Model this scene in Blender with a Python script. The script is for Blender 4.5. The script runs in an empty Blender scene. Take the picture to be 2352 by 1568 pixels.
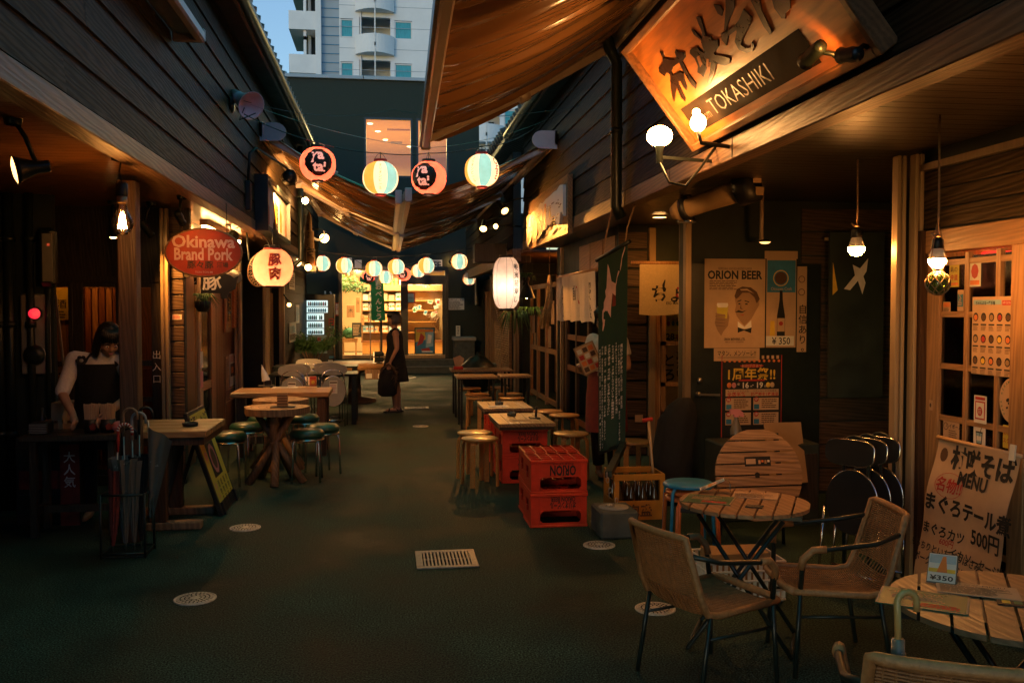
import bpy, math, random
from math import sin, cos, pi, radians as RAD
from mathutils import Vector as V, Matrix as MX, Quaternion
random.seed(7)
SC = bpy.context.scene
COL = SC.collection
CAM_H = 1.65
_psi, _th, FPX, CX, CY = 0.13434017, 0.03522352, 2100.0, 1176.0, 784.0   # the photograph read at 2352 x 1568
c_d = V((sin(_psi)*cos(_th), cos(_psi)*cos(_th), -sin(_th)))
c_r = V((cos(_psi), -sin(_psi), 0)); c_u = c_r.cross(c_d)
cam = bpy.data.objects.new('camera', bpy.data.cameras.new('camera')); COL.objects.link(cam)
cam.data.sensor_width = 36; cam.data.lens = FPX/2352*36; cam.data.clip_start = .05; cam.data.clip_end = 2000
cam.matrix_world = MX(((c_r.x, c_u.x, -c_d.x, 0), (c_r.y, c_u.y, -c_d.y, 0), (c_r.z, c_u.z, -c_d.z, CAM_H), (0, 0, 0, 1)))
SC.camera = cam
def PX(px, py, X=None, Y=None, Z=None):            # survey helper: a photo pixel on a known plane -> metres
    v = c_d*FPX + c_r*(px-CX) - c_u*(py-CY)
    t = X/v.x if X is not None else (Y/v.y if Y is not None else (Z-CAM_H)/v.z)
    return V((0, 0, CAM_H)) + v*t
W = bpy.data.worlds.new('World'); SC.world = W; W.use_nodes = True
nt = W.node_tree; bg = nt.nodes['Background']
sky = nt.nodes.new('ShaderNodeTexSky'); sky.sky_type = 'NISHITA'; sky.sun_disc = False
sky.sun_elevation = RAD(4.0); sky.sun_rotation = RAD(215); sky.air_density = 1.0; sky.dust_density = 1.0; sky.ozone_density = 2.3
tint = nt.nodes.new('ShaderNodeMix'); tint.data_type = 'RGBA'; tint.blend_type = 'MULTIPLY'; tint.inputs[0].default_value = 1
tc_ = nt.nodes.new('ShaderNodeTexCoord'); sp_ = nt.nodes.new('ShaderNodeSeparateXYZ'); nt.links.new(tc_.outputs['Generated'], sp_.inputs[0])
rp = nt.nodes.new('ShaderNodeValToRGB'); rp.color_ramp.elements[0].position = .34; rp.color_ramp.elements[0].color = (1.3, 1.25, 1.3, 1); rp.color_ramp.elements[1].position = .86; rp.color_ramp.elements[1].color = (.35, 3.6, 1.5, 1); e_ = rp.color_ramp.elements.new(.6); e_.color = (.36, .56, .38, 1)   # dusk: green zenith tint added out of view to fill the shadows
nt.links.new(sp_.outputs['Z'], rp.inputs[0]); nt.links.new(rp.outputs[0], tint.inputs[7])
nt.links.new(sky.outputs[0], tint.inputs[6]);
t2_ = nt.nodes.new('ShaderNodeMix'); t2_.data_type = 'RGBA'; t2_.blend_type = 'MULTIPLY'; t2_.inputs[0].default_value = 1
r2_ = nt.nodes.new('ShaderNodeValToRGB'); r2_.color_ramp.elements[0].position = .35; r2_.color_ramp.elements[0].color = (.62, .95, 1.5, 1); r2_.color_ramp.elements[1].position = .6; r2_.color_ramp.elements[1].color = (1, 1, 1, 1)   # added tint cooling the sky light from behind the camera
m2_ = nt.nodes.new('ShaderNodeMath'); m2_.operation = 'MULTIPLY_ADD'; m2_.inputs[1].default_value = .5; m2_.inputs[2].default_value = .5; nt.links.new(sp_.outputs['Y'], m2_.inputs[0]); nt.links.new(m2_.outputs[0], r2_.inputs[0])
nt.links.new(tint.outputs[2], t2_.inputs[6]); nt.links.new(r2_.outputs[0], t2_.inputs[7]); nt.links.new(t2_.outputs[2], bg.inputs[0])
bg.inputs[1].default_value = 0.15
SC.view_settings.view_transform = 'Standard'; SC.view_settings.look = 'None'
SC.view_settings.exposure = 1.05; SC.view_settings.gamma = 1.0
SC.cycles.max_bounces = 8; SC.cycles.diffuse_bounces = 2; SC.cycles.glossy_bounces = 3; SC.cycles.transmission_bounces = 6; SC.cycles.transparent_max_bounces = 12
SC.cycles.sample_clamp_indirect = 4.0; SC.cycles.caustics_reflective = False; SC.cycles.caustics_refractive = False
SC.cycles.use_adaptive_sampling = True; SC.cycles.adaptive_threshold = 0.015
SC.cycles.blur_glossy = 0.5
WARM = (1.0, 0.36, 0.06); WARMW = (1.0, 0.48, 0.14); LS = .32
MATS = {}
def nodes(name):
    m = bpy.data.materials.new(name); m.use_nodes = True; MATS[name] = m
    return m, m.node_tree, m.node_tree.nodes['Principled BSDF']
def N(t, typ, **kw):
    n = t.nodes.new('ShaderNode'+typ)
    for k, v in kw.items(): setattr(n, k, v)
    return n
def coords(t, sc):
    tc = N(t, 'TexCoord'); mp = N(t, 'Mapping'); mp.inputs['Scale'].default_value = sc
    t.links.new(tc.outputs['Object'], mp.inputs[0]); return mp.outputs[0]
def mat(name, col, rough=.6, metal=0, var=.25, scale=5, st=(1, 1, 1), bump=.1, coat=0, emit=0, ecol=None, trans=0, spec=.5, detail=5, rv=.15):
    m, t, b = nodes(name)
    co = coords(t, st)
    nz = N(t, 'TexNoise'); nz.inputs['Scale'].default_value = scale; nz.inputs['Detail'].default_value = detail; nz.inputs['Roughness'].default_value = .62
    t.links.new(co, nz.inputs['Vector'])
    mr = N(t, 'MapRange'); mr.inputs[1].default_value = .3; mr.inputs[2].default_value = .7; mr.inputs[3].default_value = 1-var; mr.inputs[4].default_value = 1+var
    t.links.new(nz.outputs[0], mr.inputs[0])
    mx = N(t, 'Mix', data_type='RGBA', blend_type='MULTIPLY'); mx.inputs[0].default_value = 1
    mx.inputs[6].default_value = (*col, 1); t.links.new(mr.outputs[0], mx.inputs[7]); t.links.new(mx.outputs[2], b.inputs['Base Color'])
    rr = N(t, 'MapRange'); rr.inputs[1].default_value = .3; rr.inputs[2].default_value = .7; rr.inputs[3].default_value = max(.02, rough-rv*rough); rr.inputs[4].default_value = min(1, rough+rv*rough)
    t.links.new(nz.outputs[0], rr.inputs[0]); t.links.new(rr.outputs[0], b.inputs['Roughness'])
    b.inputs['Metallic'].default_value = metal; b.inputs['Coat Weight'].default_value = coat; b.inputs['Coat Roughness'].default_value = .12
    b.inputs['Specular IOR Level'].default_value = spec
    if bump:
        bp = N(t, 'Bump'); bp.inputs['Strength'].default_value = bump; bp.inputs['Distance'].default_value = .02
        t.links.new(nz.outputs[0], bp.inputs['Height']); t.links.new(bp.outputs[0], b.inputs['Normal'])
    if emit:
        b.inputs['Emission Color'].default_value = (*(ecol or col), 1); b.inputs['Emission Strength'].default_value = emit
    if trans: b.inputs['Transmission Weight'].default_value = trans
    return m
def wood(name, col, st, rough=.5, var=.45, bump=.35, coat=0, ring=.5, scale=1, spec=.5, off=0):
    """timber: st scales the axes (small along the grain); rings of the cut show as distorted bands"""
    m, t, b = nodes(name); co = coords(t, st)
    if off: t.nodes['Mapping'].inputs['Location'].default_value = (off, off*1.7, off*.6)
    wv = N(t, 'TexWave', wave_type='BANDS', bands_direction='DIAGONAL'); wv.inputs['Scale'].default_value = 2.2*scale; wv.inputs['Distortion'].default_value = 9; wv.inputs['Detail'].default_value = 3; wv.inputs['Detail Scale'].default_value = .9
    nz = N(t, 'TexNoise'); nz.inputs['Scale'].default_value = 9*scale; nz.inputs['Detail'].default_value = 6
    n2 = N(t, 'TexNoise'); n2.inputs['Scale'].default_value = .7*scale; n2.inputs['Detail'].default_value = 2
    for q in (wv, nz, n2): t.links.new(co, q.inputs['Vector'])
    mm = N(t, 'Mix', data_type='FLOAT'); mm.inputs[0].default_value = ring
    t.links.new(nz.outputs[0], mm.inputs[2]); t.links.new(wv.outputs['Fac'], mm.inputs[3])
    ad = N(t, 'Math', operation='MULTIPLY_ADD'); ad.inputs[1].default_value = .6; t.links.new(n2.outputs[0], ad.inputs[0]); t.links.new(mm.outputs[0], ad.inputs[2])
    mr = N(t, 'MapRange'); mr.inputs[1].default_value = .45; mr.inputs[2].default_value = 1.1; mr.inputs[3].default_value = 1-var; mr.inputs[4].default_value = 1+var
    t.links.new(ad.outputs[0], mr.inputs[0])
    mx = N(t, 'Mix', data_type='RGBA', blend_type='MULTIPLY'); mx.inputs[0].default_value = 1; mx.inputs[6].default_value = (*col, 1)
    t.links.new(mr.outputs[0], mx.inputs[7]); t.links.new(mx.outputs[2], b.inputs['Base Color'])
    r2 = N(t, 'MapRange'); r2.inputs[3].default_value = rough*.8; r2.inputs[4].default_value = min(1, rough*1.25); t.links.new(nz.outputs[0], r2.inputs[0]); t.links.new(r2.outputs[0], b.inputs['Roughness'])
    bp = N(t, 'Bump'); bp.inputs['Strength'].default_value = bump; bp.inputs['Distance'].default_value = .006
    t.links.new(mm.outputs[0], bp.inputs['Height']); t.links.new(bp.outputs[0], b.inputs['Normal'])
    b.inputs['Coat Weight'].default_value = coat; b.inputs['Coat Roughness'].default_value = .15; b.inputs['Specular IOR Level'].default_value = spec
    return m
def lamp(name, col, strength):
    m, t, b = nodes(name); b.inputs['Base Color'].default_value = (.8, .8, .8, 1)
    b.inputs['Emission Color'].default_value = (*col, 1); b.inputs['Emission Strength'].default_value = strength*LS
    nz = N(t, 'TexNoise'); nz.inputs['Scale'].default_value = 20; t.links.new(nz.outputs[0], b.inputs['Roughness'])
    return m
def paper(name, col, tr=.6, ribs=60, rough=.9):
    """lantern paper over bamboo hoops: light inside really passes through it"""
    m, t, b = nodes(name); out = t.nodes['Material Output']
    co = coords(t, (1, 1, 1)); wv = N(t, 'TexWave', wave_type='BANDS', bands_direction='Z'); wv.inputs['Scale'].default_value = ribs; wv.inputs['Distortion'].default_value = .3
    nz = N(t, 'TexNoise'); nz.inputs['Scale'].default_value = 14; nz.inputs['Detail'].default_value = 5
    t.links.new(co, wv.inputs['Vector']); t.links.new(co, nz.inputs['Vector'])
    ad = N(t, 'Math', operation='ADD'); t.links.new(wv.outputs['Fac'], ad.inputs[0]); t.links.new(nz.outputs[0], ad.inputs[1])
    mr = N(t, 'MapRange'); mr.inputs[1].default_value = .4; mr.inputs[2].default_value = 1.5; mr.inputs[3].default_value = .68; mr.inputs[4].default_value = 1.15; t.links.new(ad.outputs[0], mr.inputs[0])
    mx = N(t, 'Mix', data_type='RGBA', blend_type='MULTIPLY'); mx.inputs[0].default_value = 1; mx.inputs[6].default_value = (*col, 1); t.links.new(mr.outputs[0], mx.inputs[7])
    bp = N(t, 'Bump'); bp.inputs['Strength'].default_value = .5; bp.inputs['Distance'].default_value = .004; t.links.new(wv.outputs['Fac'], bp.inputs['Height'])
    tl = N(t, 'BsdfTranslucent'); t.links.new(mx.outputs[2], tl.inputs[0]); t.links.new(mx.outputs[2], b.inputs['Base Color']); b.inputs['Roughness'].default_value = rough
    t.links.new(bp.outputs[0], b.inputs['Normal'])
    ms = N(t, 'MixShader'); ms.inputs[0].default_value = tr; t.links.new(b.outputs[0], ms.inputs[1]); t.links.new(tl.outputs[0], ms.inputs[2]); t.links.new(ms.outputs[0], out.inputs[0])
    return m
def glass(name, col=(1, 1, 1), rough=.02, alpha=.12, tint=1.0):
    """window pane: see-through with a clear reflection"""
    m, t, b = nodes(name); out = t.nodes['Material Output']
    tr = N(t, 'BsdfTransparent'); tr.inputs[0].default_value = (col[0]*tint, col[1]*tint, col[2]*tint, 1)
    gl = N(t, 'BsdfGlossy'); nz = N(t, 'TexNoise'); nz.inputs['Scale'].default_value = 3
    mr = N(t, 'MapRange'); mr.inputs[3].default_value = rough; mr.inputs[4].default_value = rough+.06; t.links.new(nz.outputs[0], mr.inputs[0]); t.links.new(mr.outputs[0], gl.inputs['Roughness'])
    fr = N(t, 'Fresnel'); fr.inputs[0].default_value = 1.5
    ms = N(t, 'MixShader'); t.links.new(fr.outputs[0], ms.inputs[0]); t.links.new(tr.outputs[0], ms.inputs[1]); t.links.new(gl.outputs[0], ms.inputs[2]); t.links.new(ms.outputs[0], out.inputs[0])
    return m
SIDING = wood('siding_cedar', (.058, .038, .019), (9, .7, 9), rough=.6, ring=.55, var=.5, bump=.6, spec=.1)
SIDS = [SIDING]+[wood('siding_cedar_%s' % n, c, (9, .7, 9), rough=.6, ring=.55, var=.5, bump=.6, spec=.1, off=o) for n, c, o in (('dark', (.042, .030, .016), 3.1), ('warm', (.066, .040, .019), 7.7), ('worn', (.054, .040, .024), 12.3))]
SIDINGX = wood('siding_cedar_cross', (.075, .045, .025), (.7, 9, 9), rough=.5, ring=.5)
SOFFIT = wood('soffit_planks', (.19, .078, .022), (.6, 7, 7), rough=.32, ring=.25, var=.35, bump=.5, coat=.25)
SOFFIT_SHADE = wood('shaded_soffit_planks', (.034, .024, .012), (.6, 7, 7), rough=.35, ring=.25, var=.35, bump=.5, coat=.2)  # soffit copy darkened to put the signboard side's shade into the colour
TRIM = wood('trim_board', (.17, .095, .055), (9, .6, 9), rough=.45, ring=.4)
POSTW = wood('post_timber', (.07, .036, .02), (10, 10, .7), rough=.45, ring=.3)
PINE = wood('pine_frame', (.36, .19, .08), (9, 9, .7), rough=.4, ring=.35, var=.3)
PINEX = wood('pine_rail', (.36, .19, .08), (9, .7, 9), rough=.4, ring=.35, var=.3)
TABLEW = wood('table_plank', (.40, .21, .08), (.8, 8, 8), rough=.38, ring=.4, var=.35, coat=.2)
TABLEY = wood('table_plank_long', (.30, .19, .10), (8, .8, 8), rough=.3, ring=.4, var=.4, coat=.3)
LOGW = wood('log_wood', (.22, .13, .07), (6, 6, .8), rough=.6, ring=.3)
SLICE = mat('log_slice', (.50, .30, .14), rough=.42, var=.35, scale=9, coat=.2, bump=.2)
PLYW = wood('birch_ply', (.52, .25, .07), (1, 7, 7), rough=.33, ring=.2, var=.2, coat=.25)
SLATW = wood('slat_wood', (.33, .19, .10), (.8, 8, 8), rough=.45, ring=.35, var=.35)
SLATY = wood('slat_wood_long', (.36, .19, .09), (7, .8, 7), rough=.4, ring=.35, var=.3)
BOARDW = wood('sign_board_wood', (.50, .165, .034), (7, .6, 7), rough=.38, ring=.35, var=.3, coat=.15, bump=.25)
BOARDF = wood('sign_board_frame', (.26, .12, .045), (6, 1, 6), rough=.4, ring=.3)
DOORB = wood('dark_door_wood', (.035, .026, .02), (8, 8, .8), rough=.35, ring=.3)
REDWD = wood('red_brown_wood', (.20, .075, .028), (8, 8, .8), rough=.4, ring=.3)
def asphalt():
    m, t, b = nodes('asphalt'); co = coords(t, (1, 1, 1))
    n1 = N(t, 'TexVoronoi'); n1.inputs['Scale'].default_value = 130
    n2 = N(t, 'TexNoise'); n2.inputs['Scale'].default_value = 1.3; n2.inputs['Detail'].default_value = 6
    n3 = N(t, 'TexNoise'); n3.inputs['Scale'].default_value = 110; n3.inputs['Detail'].default_value = 2
    for q in (n1, n2, n3): t.links.new(co, q.inputs['Vector'])
    mr = N(t, 'MapRange'); mr.inputs[1].default_value = .35; mr.inputs[2].default_value = .7; mr.inputs[3].default_value = .5; mr.inputs[4].default_value = 1.45; t.links.new(n2.outputs[0], mr.inputs[0])
    m2 = N(t, 'MapRange'); m2.inputs[1].default_value = .42; m2.inputs[2].default_value = .75; m2.inputs[3].default_value = .4; m2.inputs[4].default_value = 3.6; t.links.new(n3.outputs[0], m2.inputs[0])
    mu = N(t, 'Math', operation='MULTIPLY'); t.links.new(mr.outputs[0], mu.inputs[0]); t.links.new(m2.outputs[0], mu.inputs[1])
    mx = N(t, 'Mix', data_type='RGBA', blend_type='MULTIPLY'); mx.inputs[0].default_value = 1; mx.inputs[6].default_value = (.030, .052, .040, 1); t.links.new(mu.outputs[0], mx.inputs[7]); t.links.new(mx.outputs[2], b.inputs['Base Color'])
    r = N(t, 'MapRange'); r.inputs[1].default_value = .3; r.inputs[2].default_value = .7; r.inputs[3].default_value = .42; r.inputs[4].default_value = .8; t.links.new(n2.outputs[0], r.inputs[0]); t.links.new(r.outputs[0], b.inputs['Roughness'])
    bp = N(t, 'Bump'); b.inputs['Specular IOR Level'].default_value = .07; bp.inputs['Strength'].default_value = .7; bp.inputs['Distance'].default_value = .006; t.links.new(n1.outputs['Distance'], bp.inputs['Height']); t.links.new(bp.outputs[0], b.inputs['Normal'])
    return m
ASPH = asphalt()
CONC = mat('concrete', (.30, .29, .27), rough=.85, var=.3, scale=3, bump=.25)
CONCD = mat('dark_concrete', (.075, .085, .078), rough=.85, var=.35, scale=8, bump=.3)
PLAST = mat('tower_render', (.80, .79, .80), rough=.85, var=.06, scale=.8, bump=.05)
PLASTG = mat('tower_grey_panel', (.36, .41, .46), rough=.8, var=.08, scale=.8)
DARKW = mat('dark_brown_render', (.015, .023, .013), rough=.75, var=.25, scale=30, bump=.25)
DARKV = mat('dark_wall', (.020, .030, .025), rough=.6, var=.3, scale=6, bump=.1)
ROOFT = mat('roof_tile', (.10, .075, .06), rough=.6, var=.3, scale=4)
CURT = mat('blue_curtain', (.06, .36, .44), rough=.7, var=.3, scale=8, st=(6, 6, .3))
COVER = mat('iron_cover', (.55, .52, .47), rough=.45, metal=.35, var=.3, scale=40, bump=.3)
GRATE = mat('galvanised_grate', (.33, .31, .28), rough=.45, metal=.6, var=.3, scale=20)
PIT = mat('drain_pit', (.008, .008, .008), rough=.9)
BLACKM = mat('black_metal', (.013, .020, .018), rough=.35, var=.2, scale=12, bump=.03)
BLACKP = mat('black_plastic', (.014, .014, .015), rough=.45, var=.2, scale=12, bump=.03)
CHROME = mat('chrome', (.72, .70, .67), rough=.16, metal=1, var=.1, scale=6, bump=.02)
STEEL = mat('brushed_steel', (.42, .40, .37), rough=.32, metal=.9, var=.15, scale=10, st=(1, 1, .1))
ALU = mat('bronze_aluminium', (.30, .22, .14), rough=.35, metal=.55, var=.15, scale=10, st=(3, 3, .2), bump=.03)
ALUP = mat('pale_aluminium', (.44, .32, .19), rough=.38, metal=.25, var=.12, scale=10, st=(3, 3, .2), bump=.03)
BEIGEM = mat('beige_painted_metal', (.50, .36, .25), rough=.32, var=.1, scale=6, bump=.02, coat=.2)
PINKM = mat('mauve_painted_metal', (.58, .44, .42), rough=.4, var=.1, scale=6, bump=.02)
WHITEP = mat('white_plastic', (.72, .69, .66), rough=.35, var=.08, scale=6, bump=.02)
GREYP = mat('grey_plastic', (.30, .29, .27), rough=.5, var=.15, scale=6)
REDC = mat('crate_red', (.62, .045, .015), rough=.42, var=.2, scale=9, bump=.06)
YELC = mat('crate_yellow', (.45, .20, .025), rough=.45, var=.2, scale=9, bump=.06)
BLUEP = mat('blue_enamel', (.02, .20, .40), rough=.35, var=.15, scale=9)
ORGP = mat('orange_enamel', (.60, .14, .035), rough=.35, var=.15, scale=9)
GRNV = mat('green_vinyl', (.012, .058, .035), rough=.33, var=.25, scale=7, bump=.12, coat=.15)
INK = mat('black_ink', (.012, .012, .012), rough=.6)
INKR = mat('red_ink', (.45, .03, .02), rough=.6)
INKB = mat('brown_ink', (.10, .045, .02), rough=.6)
INKO = mat('orange_ink', (.75, .20, .04), rough=.6)
INKBL = mat('blue_ink', (.04, .20, .35), rough=.6)
INKGN = mat('green_ink', (.03, .16, .07), rough=.6)
INKY = mat('yellow_ink', (.75, .48, .05), rough=.6)
INKW = mat('white_paint', (.80, .74, .70), rough=.6)
INKP = mat('pink_ink', (.62, .22, .24), rough=.6)
INKLB = mat('pale_blue_ink', (.30, .48, .55), rough=.6)
PAPW = mat('white_paper', (.74, .70, .62), rough=.75, var=.06, scale=4, bump=.06)
PAPT = mat('tan_paper', (.56, .36, .21), rough=.75, var=.12, scale=4, bump=.08)
PAPY = mat('yellow_paper', (.62, .50, .06), rough=.6, var=.15, scale=4)
PAPG = mat('green_menu', (.03, .15, .07), rough=.3, var=.15, scale=6, coat=.4)
CARD = mat('cardboard', (.35, .22, .11), rough=.85, var=.12, scale=5)
CREAM = mat('cream_cloth', (.60, .47, .27), rough=.9, var=.1, scale=60, bump=.12)
WHITEC = mat('white_cloth', (.66, .60, .54), rough=.9, var=.1, scale=50, bump=.12)
GREENC = mat('green_cloth', (.020, .058, .042), rough=.9, var=.15, scale=40, bump=.15)
NOBORI = mat('bright_green_cloth', (.01, .24, .10), rough=.8, var=.15, scale=20)
BLACKC = mat('black_cloth', (.010, .010, .011), rough=.9, var=.3, scale=25, bump=.2)
REDCL = mat('red_cloth', (.22, .035, .025), rough=.9, var=.25, scale=20, bump=.15)
SKIN = mat('skin', (.46, .25, .155), rough=.5, var=.08, scale=10, bump=.03)
HAIR = mat('black_hair', (.012, .010, .009), rough=.4, var=.5, scale=40, st=(3, 3, .3), bump=.35)
LEAF = mat('leaf_green', (.07, .17, .045), rough=.5, var=.45, scale=8)
LEAFD = mat('dark_leaf', (.035, .10, .03), rough=.5, var=.4, scale=8)
STRAW = mat('straw', (.42, .30, .14), rough=.85, var=.35, scale=30)
WICKER = mat('wicker_cord', (.30, .145, .055), rough=.6, var=.3, scale=30, bump=.3)
WICKERD = mat('wicker_wrap', (.40, .19, .075), rough=.5, var=.25, scale=40, bump=.3)
VINYL = mat('clear_vinyl', (.24, .21, .17), rough=.25, var=.1, scale=8, trans=.35)
ROPE = mat('rope', (.40, .24, .14), rough=.9, var=.3, scale=60, bump=.4)
def awn():
    m, t, b = nodes('awning_vinyl'); out = t.nodes['Material Output']; co = coords(t, (.5, 3, .5))
    nz = N(t, 'TexNoise'); nz.inputs['Scale'].default_value = 7; nz.inputs['Detail'].default_value = 4; t.links.new(co, nz.inputs['Vector'])
    mr = N(t, 'MapRange'); mr.inputs[3].default_value = .9; mr.inputs[4].default_value = 1.1; t.links.new(nz.outputs[0], mr.inputs[0])
    mx = N(t, 'Mix', data_type='RGBA', blend_type='MULTIPLY'); mx.inputs[0].default_value = 1; mx.inputs[6].default_value = (.27, .125, .04, 1); t.links.new(mr.outputs[0], mx.inputs[7]); t.links.new(mx.outputs[2], b.inputs['Base Color'])
    b.inputs['Roughness'].default_value = .26; b.inputs['Coat Weight'].default_value = 1; b.inputs['Coat Roughness'].default_value = .14
    bp = N(t, 'Bump'); bp.inputs['Strength'].default_value = .12; bp.inputs['Distance'].default_value = .02; t.links.new(nz.outputs[0], bp.inputs['Height']); t.links.new(bp.outputs[0], b.inputs['Normal'])
    return m
AWN = awn()
PANE = glass('window_pane'); PANED = glass('dusty_pane', (.9, .85, .75), rough=.05); DEMIJ = glass('bulb_glass', (1, .93, .8), rough=.01)
FLOATG = mat('green_float_glass', (.16, .26, .05), rough=.08, var=.3, scale=8, trans=.7)
ID = MX.Identity(4)
MT = MX.Translation
def FR(o, right, up):                   # frame: local x = right, y = up, z = out of the face
    r = V(right).normalized(); u = V(up); u = (u-r*u.dot(r)).normalized(); n = r.cross(u); o = V(o)
    return MX(((r.x, u.x, n.x, o.x), (r.y, u.y, n.y, o.y), (r.z, u.z, n.z, o.z), (0, 0, 0, 1)))
def FF(o): return FR(o, (1, 0, 0), (0, 0, 1))          # faces the camera end of the alley
def FL(o): return FR(o, (0, 1, 0), (0, 0, 1))          # on the left wall, faces the alley
def FRW(o): return FR(o, (0, -1, 0), (0, 0, 1))        # on the right wall, faces the alley
def FU(o, a=0): return FR(o, (cos(a), sin(a), 0), (-sin(a), cos(a), 0))   # lies flat, faces up
def TR(x, y=0, z=0, rz=0, rx=0, ry=0): return MT((x, y, z)) @ MX.Rotation(rz, 4, 'Z') @ MX.Rotation(ry, 4, 'Y') @ MX.Rotation(rx, 4, 'X')
_TXT = {}
def glyph(s, w=0.0):
    k = (s, w)
    if k not in _TXT:
        c = bpy.data.curves.new('t', 'FONT'); c.body = s; c.resolution_u = 2; c.fill_mode = 'FRONT'; c.offset = w
        o = bpy.data.objects.new('t', c); COL.objects.link(o)
        m = bpy.data.meshes.new_from_object(o.evaluated_get(bpy.context.evaluated_depsgraph_get()))
        vs = [(v.co.x, v.co.y) for v in m.vertices]; fs = [tuple(p.vertices) for p in m.polygons]
        bpy.data.objects.remove(o); bpy.data.curves.remove(c); bpy.data.meshes.remove(m)
        _TXT[k] = (vs, fs)
    return _TXT[k]
class MB:
    def __init__(s): s.v = []; s.f = []; s.m = []; s.sm = []; s.mats = []
    def mi(s, m):
        if m not in s.mats: s.mats.append(m)
        return s.mats.index(m)
    def add(s, vs, fs, m, T=None, sm=False):
        b = len(s.v); k = s.mi(m)
        s.v += [(T @ V(p)) if T is not None else V(p) for p in vs]
        for f in fs: s.f.append(tuple(i+b for i in f)); s.m.append(k); s.sm.append(sm)
        return s
    def box(s, x0, x1, y0, y1, z0, z1, m, T=None, ch=0):
        if x0 > x1: x0, x1 = x1, x0
        if y0 > y1: y0, y1 = y1, y0
        if z0 > z1: z0, z1 = z1, z0
        if not ch:
            vs = [(x, y, z) for x in (x0, x1) for y in (y0, y1) for z in (z0, z1)]
            return s.add(vs, [(0, 1, 3, 2), (4, 6, 7, 5), (0, 4, 5, 1), (2, 3, 7, 6), (0, 2, 6, 4), (1, 5, 7, 3)], m, T)
        c = min(ch, (x1-x0)*.45, (y1-y0)*.45, (z1-z0)*.45); vs = []; ix = {}
        for a, (x, sx) in enumerate(((x0, 1), (x1, -1))):
            for b, (y, sy) in enumerate(((y0, 1), (y1, -1))):
                for d, (z, sz) in enumerate(((z0, 1), (z1, -1))):
                    ix[a, b, d] = len(vs); vs += [(x, y+sy*c, z+sz*c), (x+sx*c, y, z+sz*c), (x+sx*c, y+sy*c, z)]
        g = lambda a, b, d, k: ix[a, b, d]+k
        fs = []
        for a in (0, 1):
            q = [g(a, 0, 0, 0), g(a, 1, 0, 0), g(a, 1, 1, 0), g(a, 0, 1, 0)]; fs.append(q if a else q[::-1])
            q = [g(0, a, 0, 1), g(1, a, 0, 1), g(1, a, 1, 1), g(0, a, 1, 1)]; fs.append(q[::-1] if a else q)
            q = [g(0, 0, a, 2), g(1, 0, a, 2), g(1, 1, a, 2), g(0, 1, a, 2)]; fs.append(q if a else q[::-1])
        for b in (0, 1):
            for d in (0, 1):
                fs.append([g(0, b, d, 1), g(1, b, d, 1), g(1, b, d, 2), g(0, b, d, 2)])
                fs.append([g(b, 0, d, 0), g(b, 1, d, 0), g(b, 1, d, 2), g(b, 0, d, 2)])
                fs.append([g(b, d, 0, 0), g(b, d, 1, 0), g(b, d, 1, 1), g(b, d, 0, 1)])
        for k in ix.values(): fs.append([k, k+1, k+2])
        return s.add(vs, fs, m, T)
    def bar(s, p, q, w, h, m, up=(0, 0, 1), ch=0):
        p = V(p); q = V(q); d = q-p; L = d.length; d.normalize(); u = V(up)
        if abs(d.dot(u)) > .98: u = V((0, 1, 0))
        r = d.cross(u).normalized(); u = r.cross(d)
        T = MX(((r.x, d.x, u.x, p.x), (r.y, d.y, u.y, p.y), (r.z, d.z, u.z, p.z), (0, 0, 0, 1)))
        return s.box(-w/2, w/2, 0, L, -h/2, h/2, m, T, ch)
    def tube(s, pts, r, m, n=8, closed=False, cap=True, T=None):
        pts = [V(p) for p in pts]; K = len(pts); rs = r if isinstance(r, (list, tuple)) else [r]*K
        vs = []; ref = None
        for i, p in enumerate(pts):
            a = pts[i-1] if (i > 0 or closed) else p; b = pts[(i+1) % K] if (i < K-1 or closed) else p
            d = (b-a)
            if d.length < 1e-9: d = V((0, 0, 1))
            d.normalize()
            if ref is None: ref = V((0, 0, 1)) if abs(d.z) < .9 else V((1, 0, 0))
            x = ref-d*ref.dot(d)
            if x.length < 1e-6: x = d.orthogonal()
            x.normalize(); ref = x; y = d.cross(x)
            vs += [p+(x*cos(2*pi*k/n)+y*sin(2*pi*k/n))*rs[i] for k in range(n)]
        fs = []
        for i in range(K if closed else K-1):
            j = (i+1) % K
            for k in range(n): l = (k+1) % n; fs.append((i*n+k, i*n+l, j*n+l, j*n+k))
        if cap and not closed: fs.append(tuple(range(n))[::-1]); fs.append(tuple((K-1)*n+k for k in range(n)))
        return s.add(vs, fs, m, T, True)
    def lathe(s, prof, m, n=20, T=None, a0=0, a1=2*pi, mf=None, sm=True):
        full = abs(a1-a0-2*pi) < 1e-6; c = n if full else n+1; vs = []
        for r, z in prof:
            for k in range(c): a = a0+(a1-a0)*k/n; vs.append((r*cos(a), r*sin(a), z))
        for i in range(len(prof)-1):
            for k in range(n):
                l = (k+1) % c
                s_m = mf(k, i) if mf else m
                if i == 0 and k == 0: base = len(s.v); s.v += [(T @ V(p)) if T is not None else V(p) for p in vs]
                s.f.append((base+i*c+k, base+i*c+l, base+(i+1)*c+l, base+(i+1)*c+k)); s.m.append(s.mi(s_m)); s.sm.append(sm)
        return s
    def ball(s, c, r, m, n=12, T=None):
        r = (r, r, r) if not isinstance(r, (tuple, list)) else r
        T2 = MT(c) @ MX.Diagonal((*r, 1)); T2 = T @ T2 if T is not None else T2
        h = max(4, n//2)
        return s.lathe([(max(1e-4, sin(pi*i/h)), -cos(pi*i/h)) for i in range(h+1)], m, n, T2)
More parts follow.
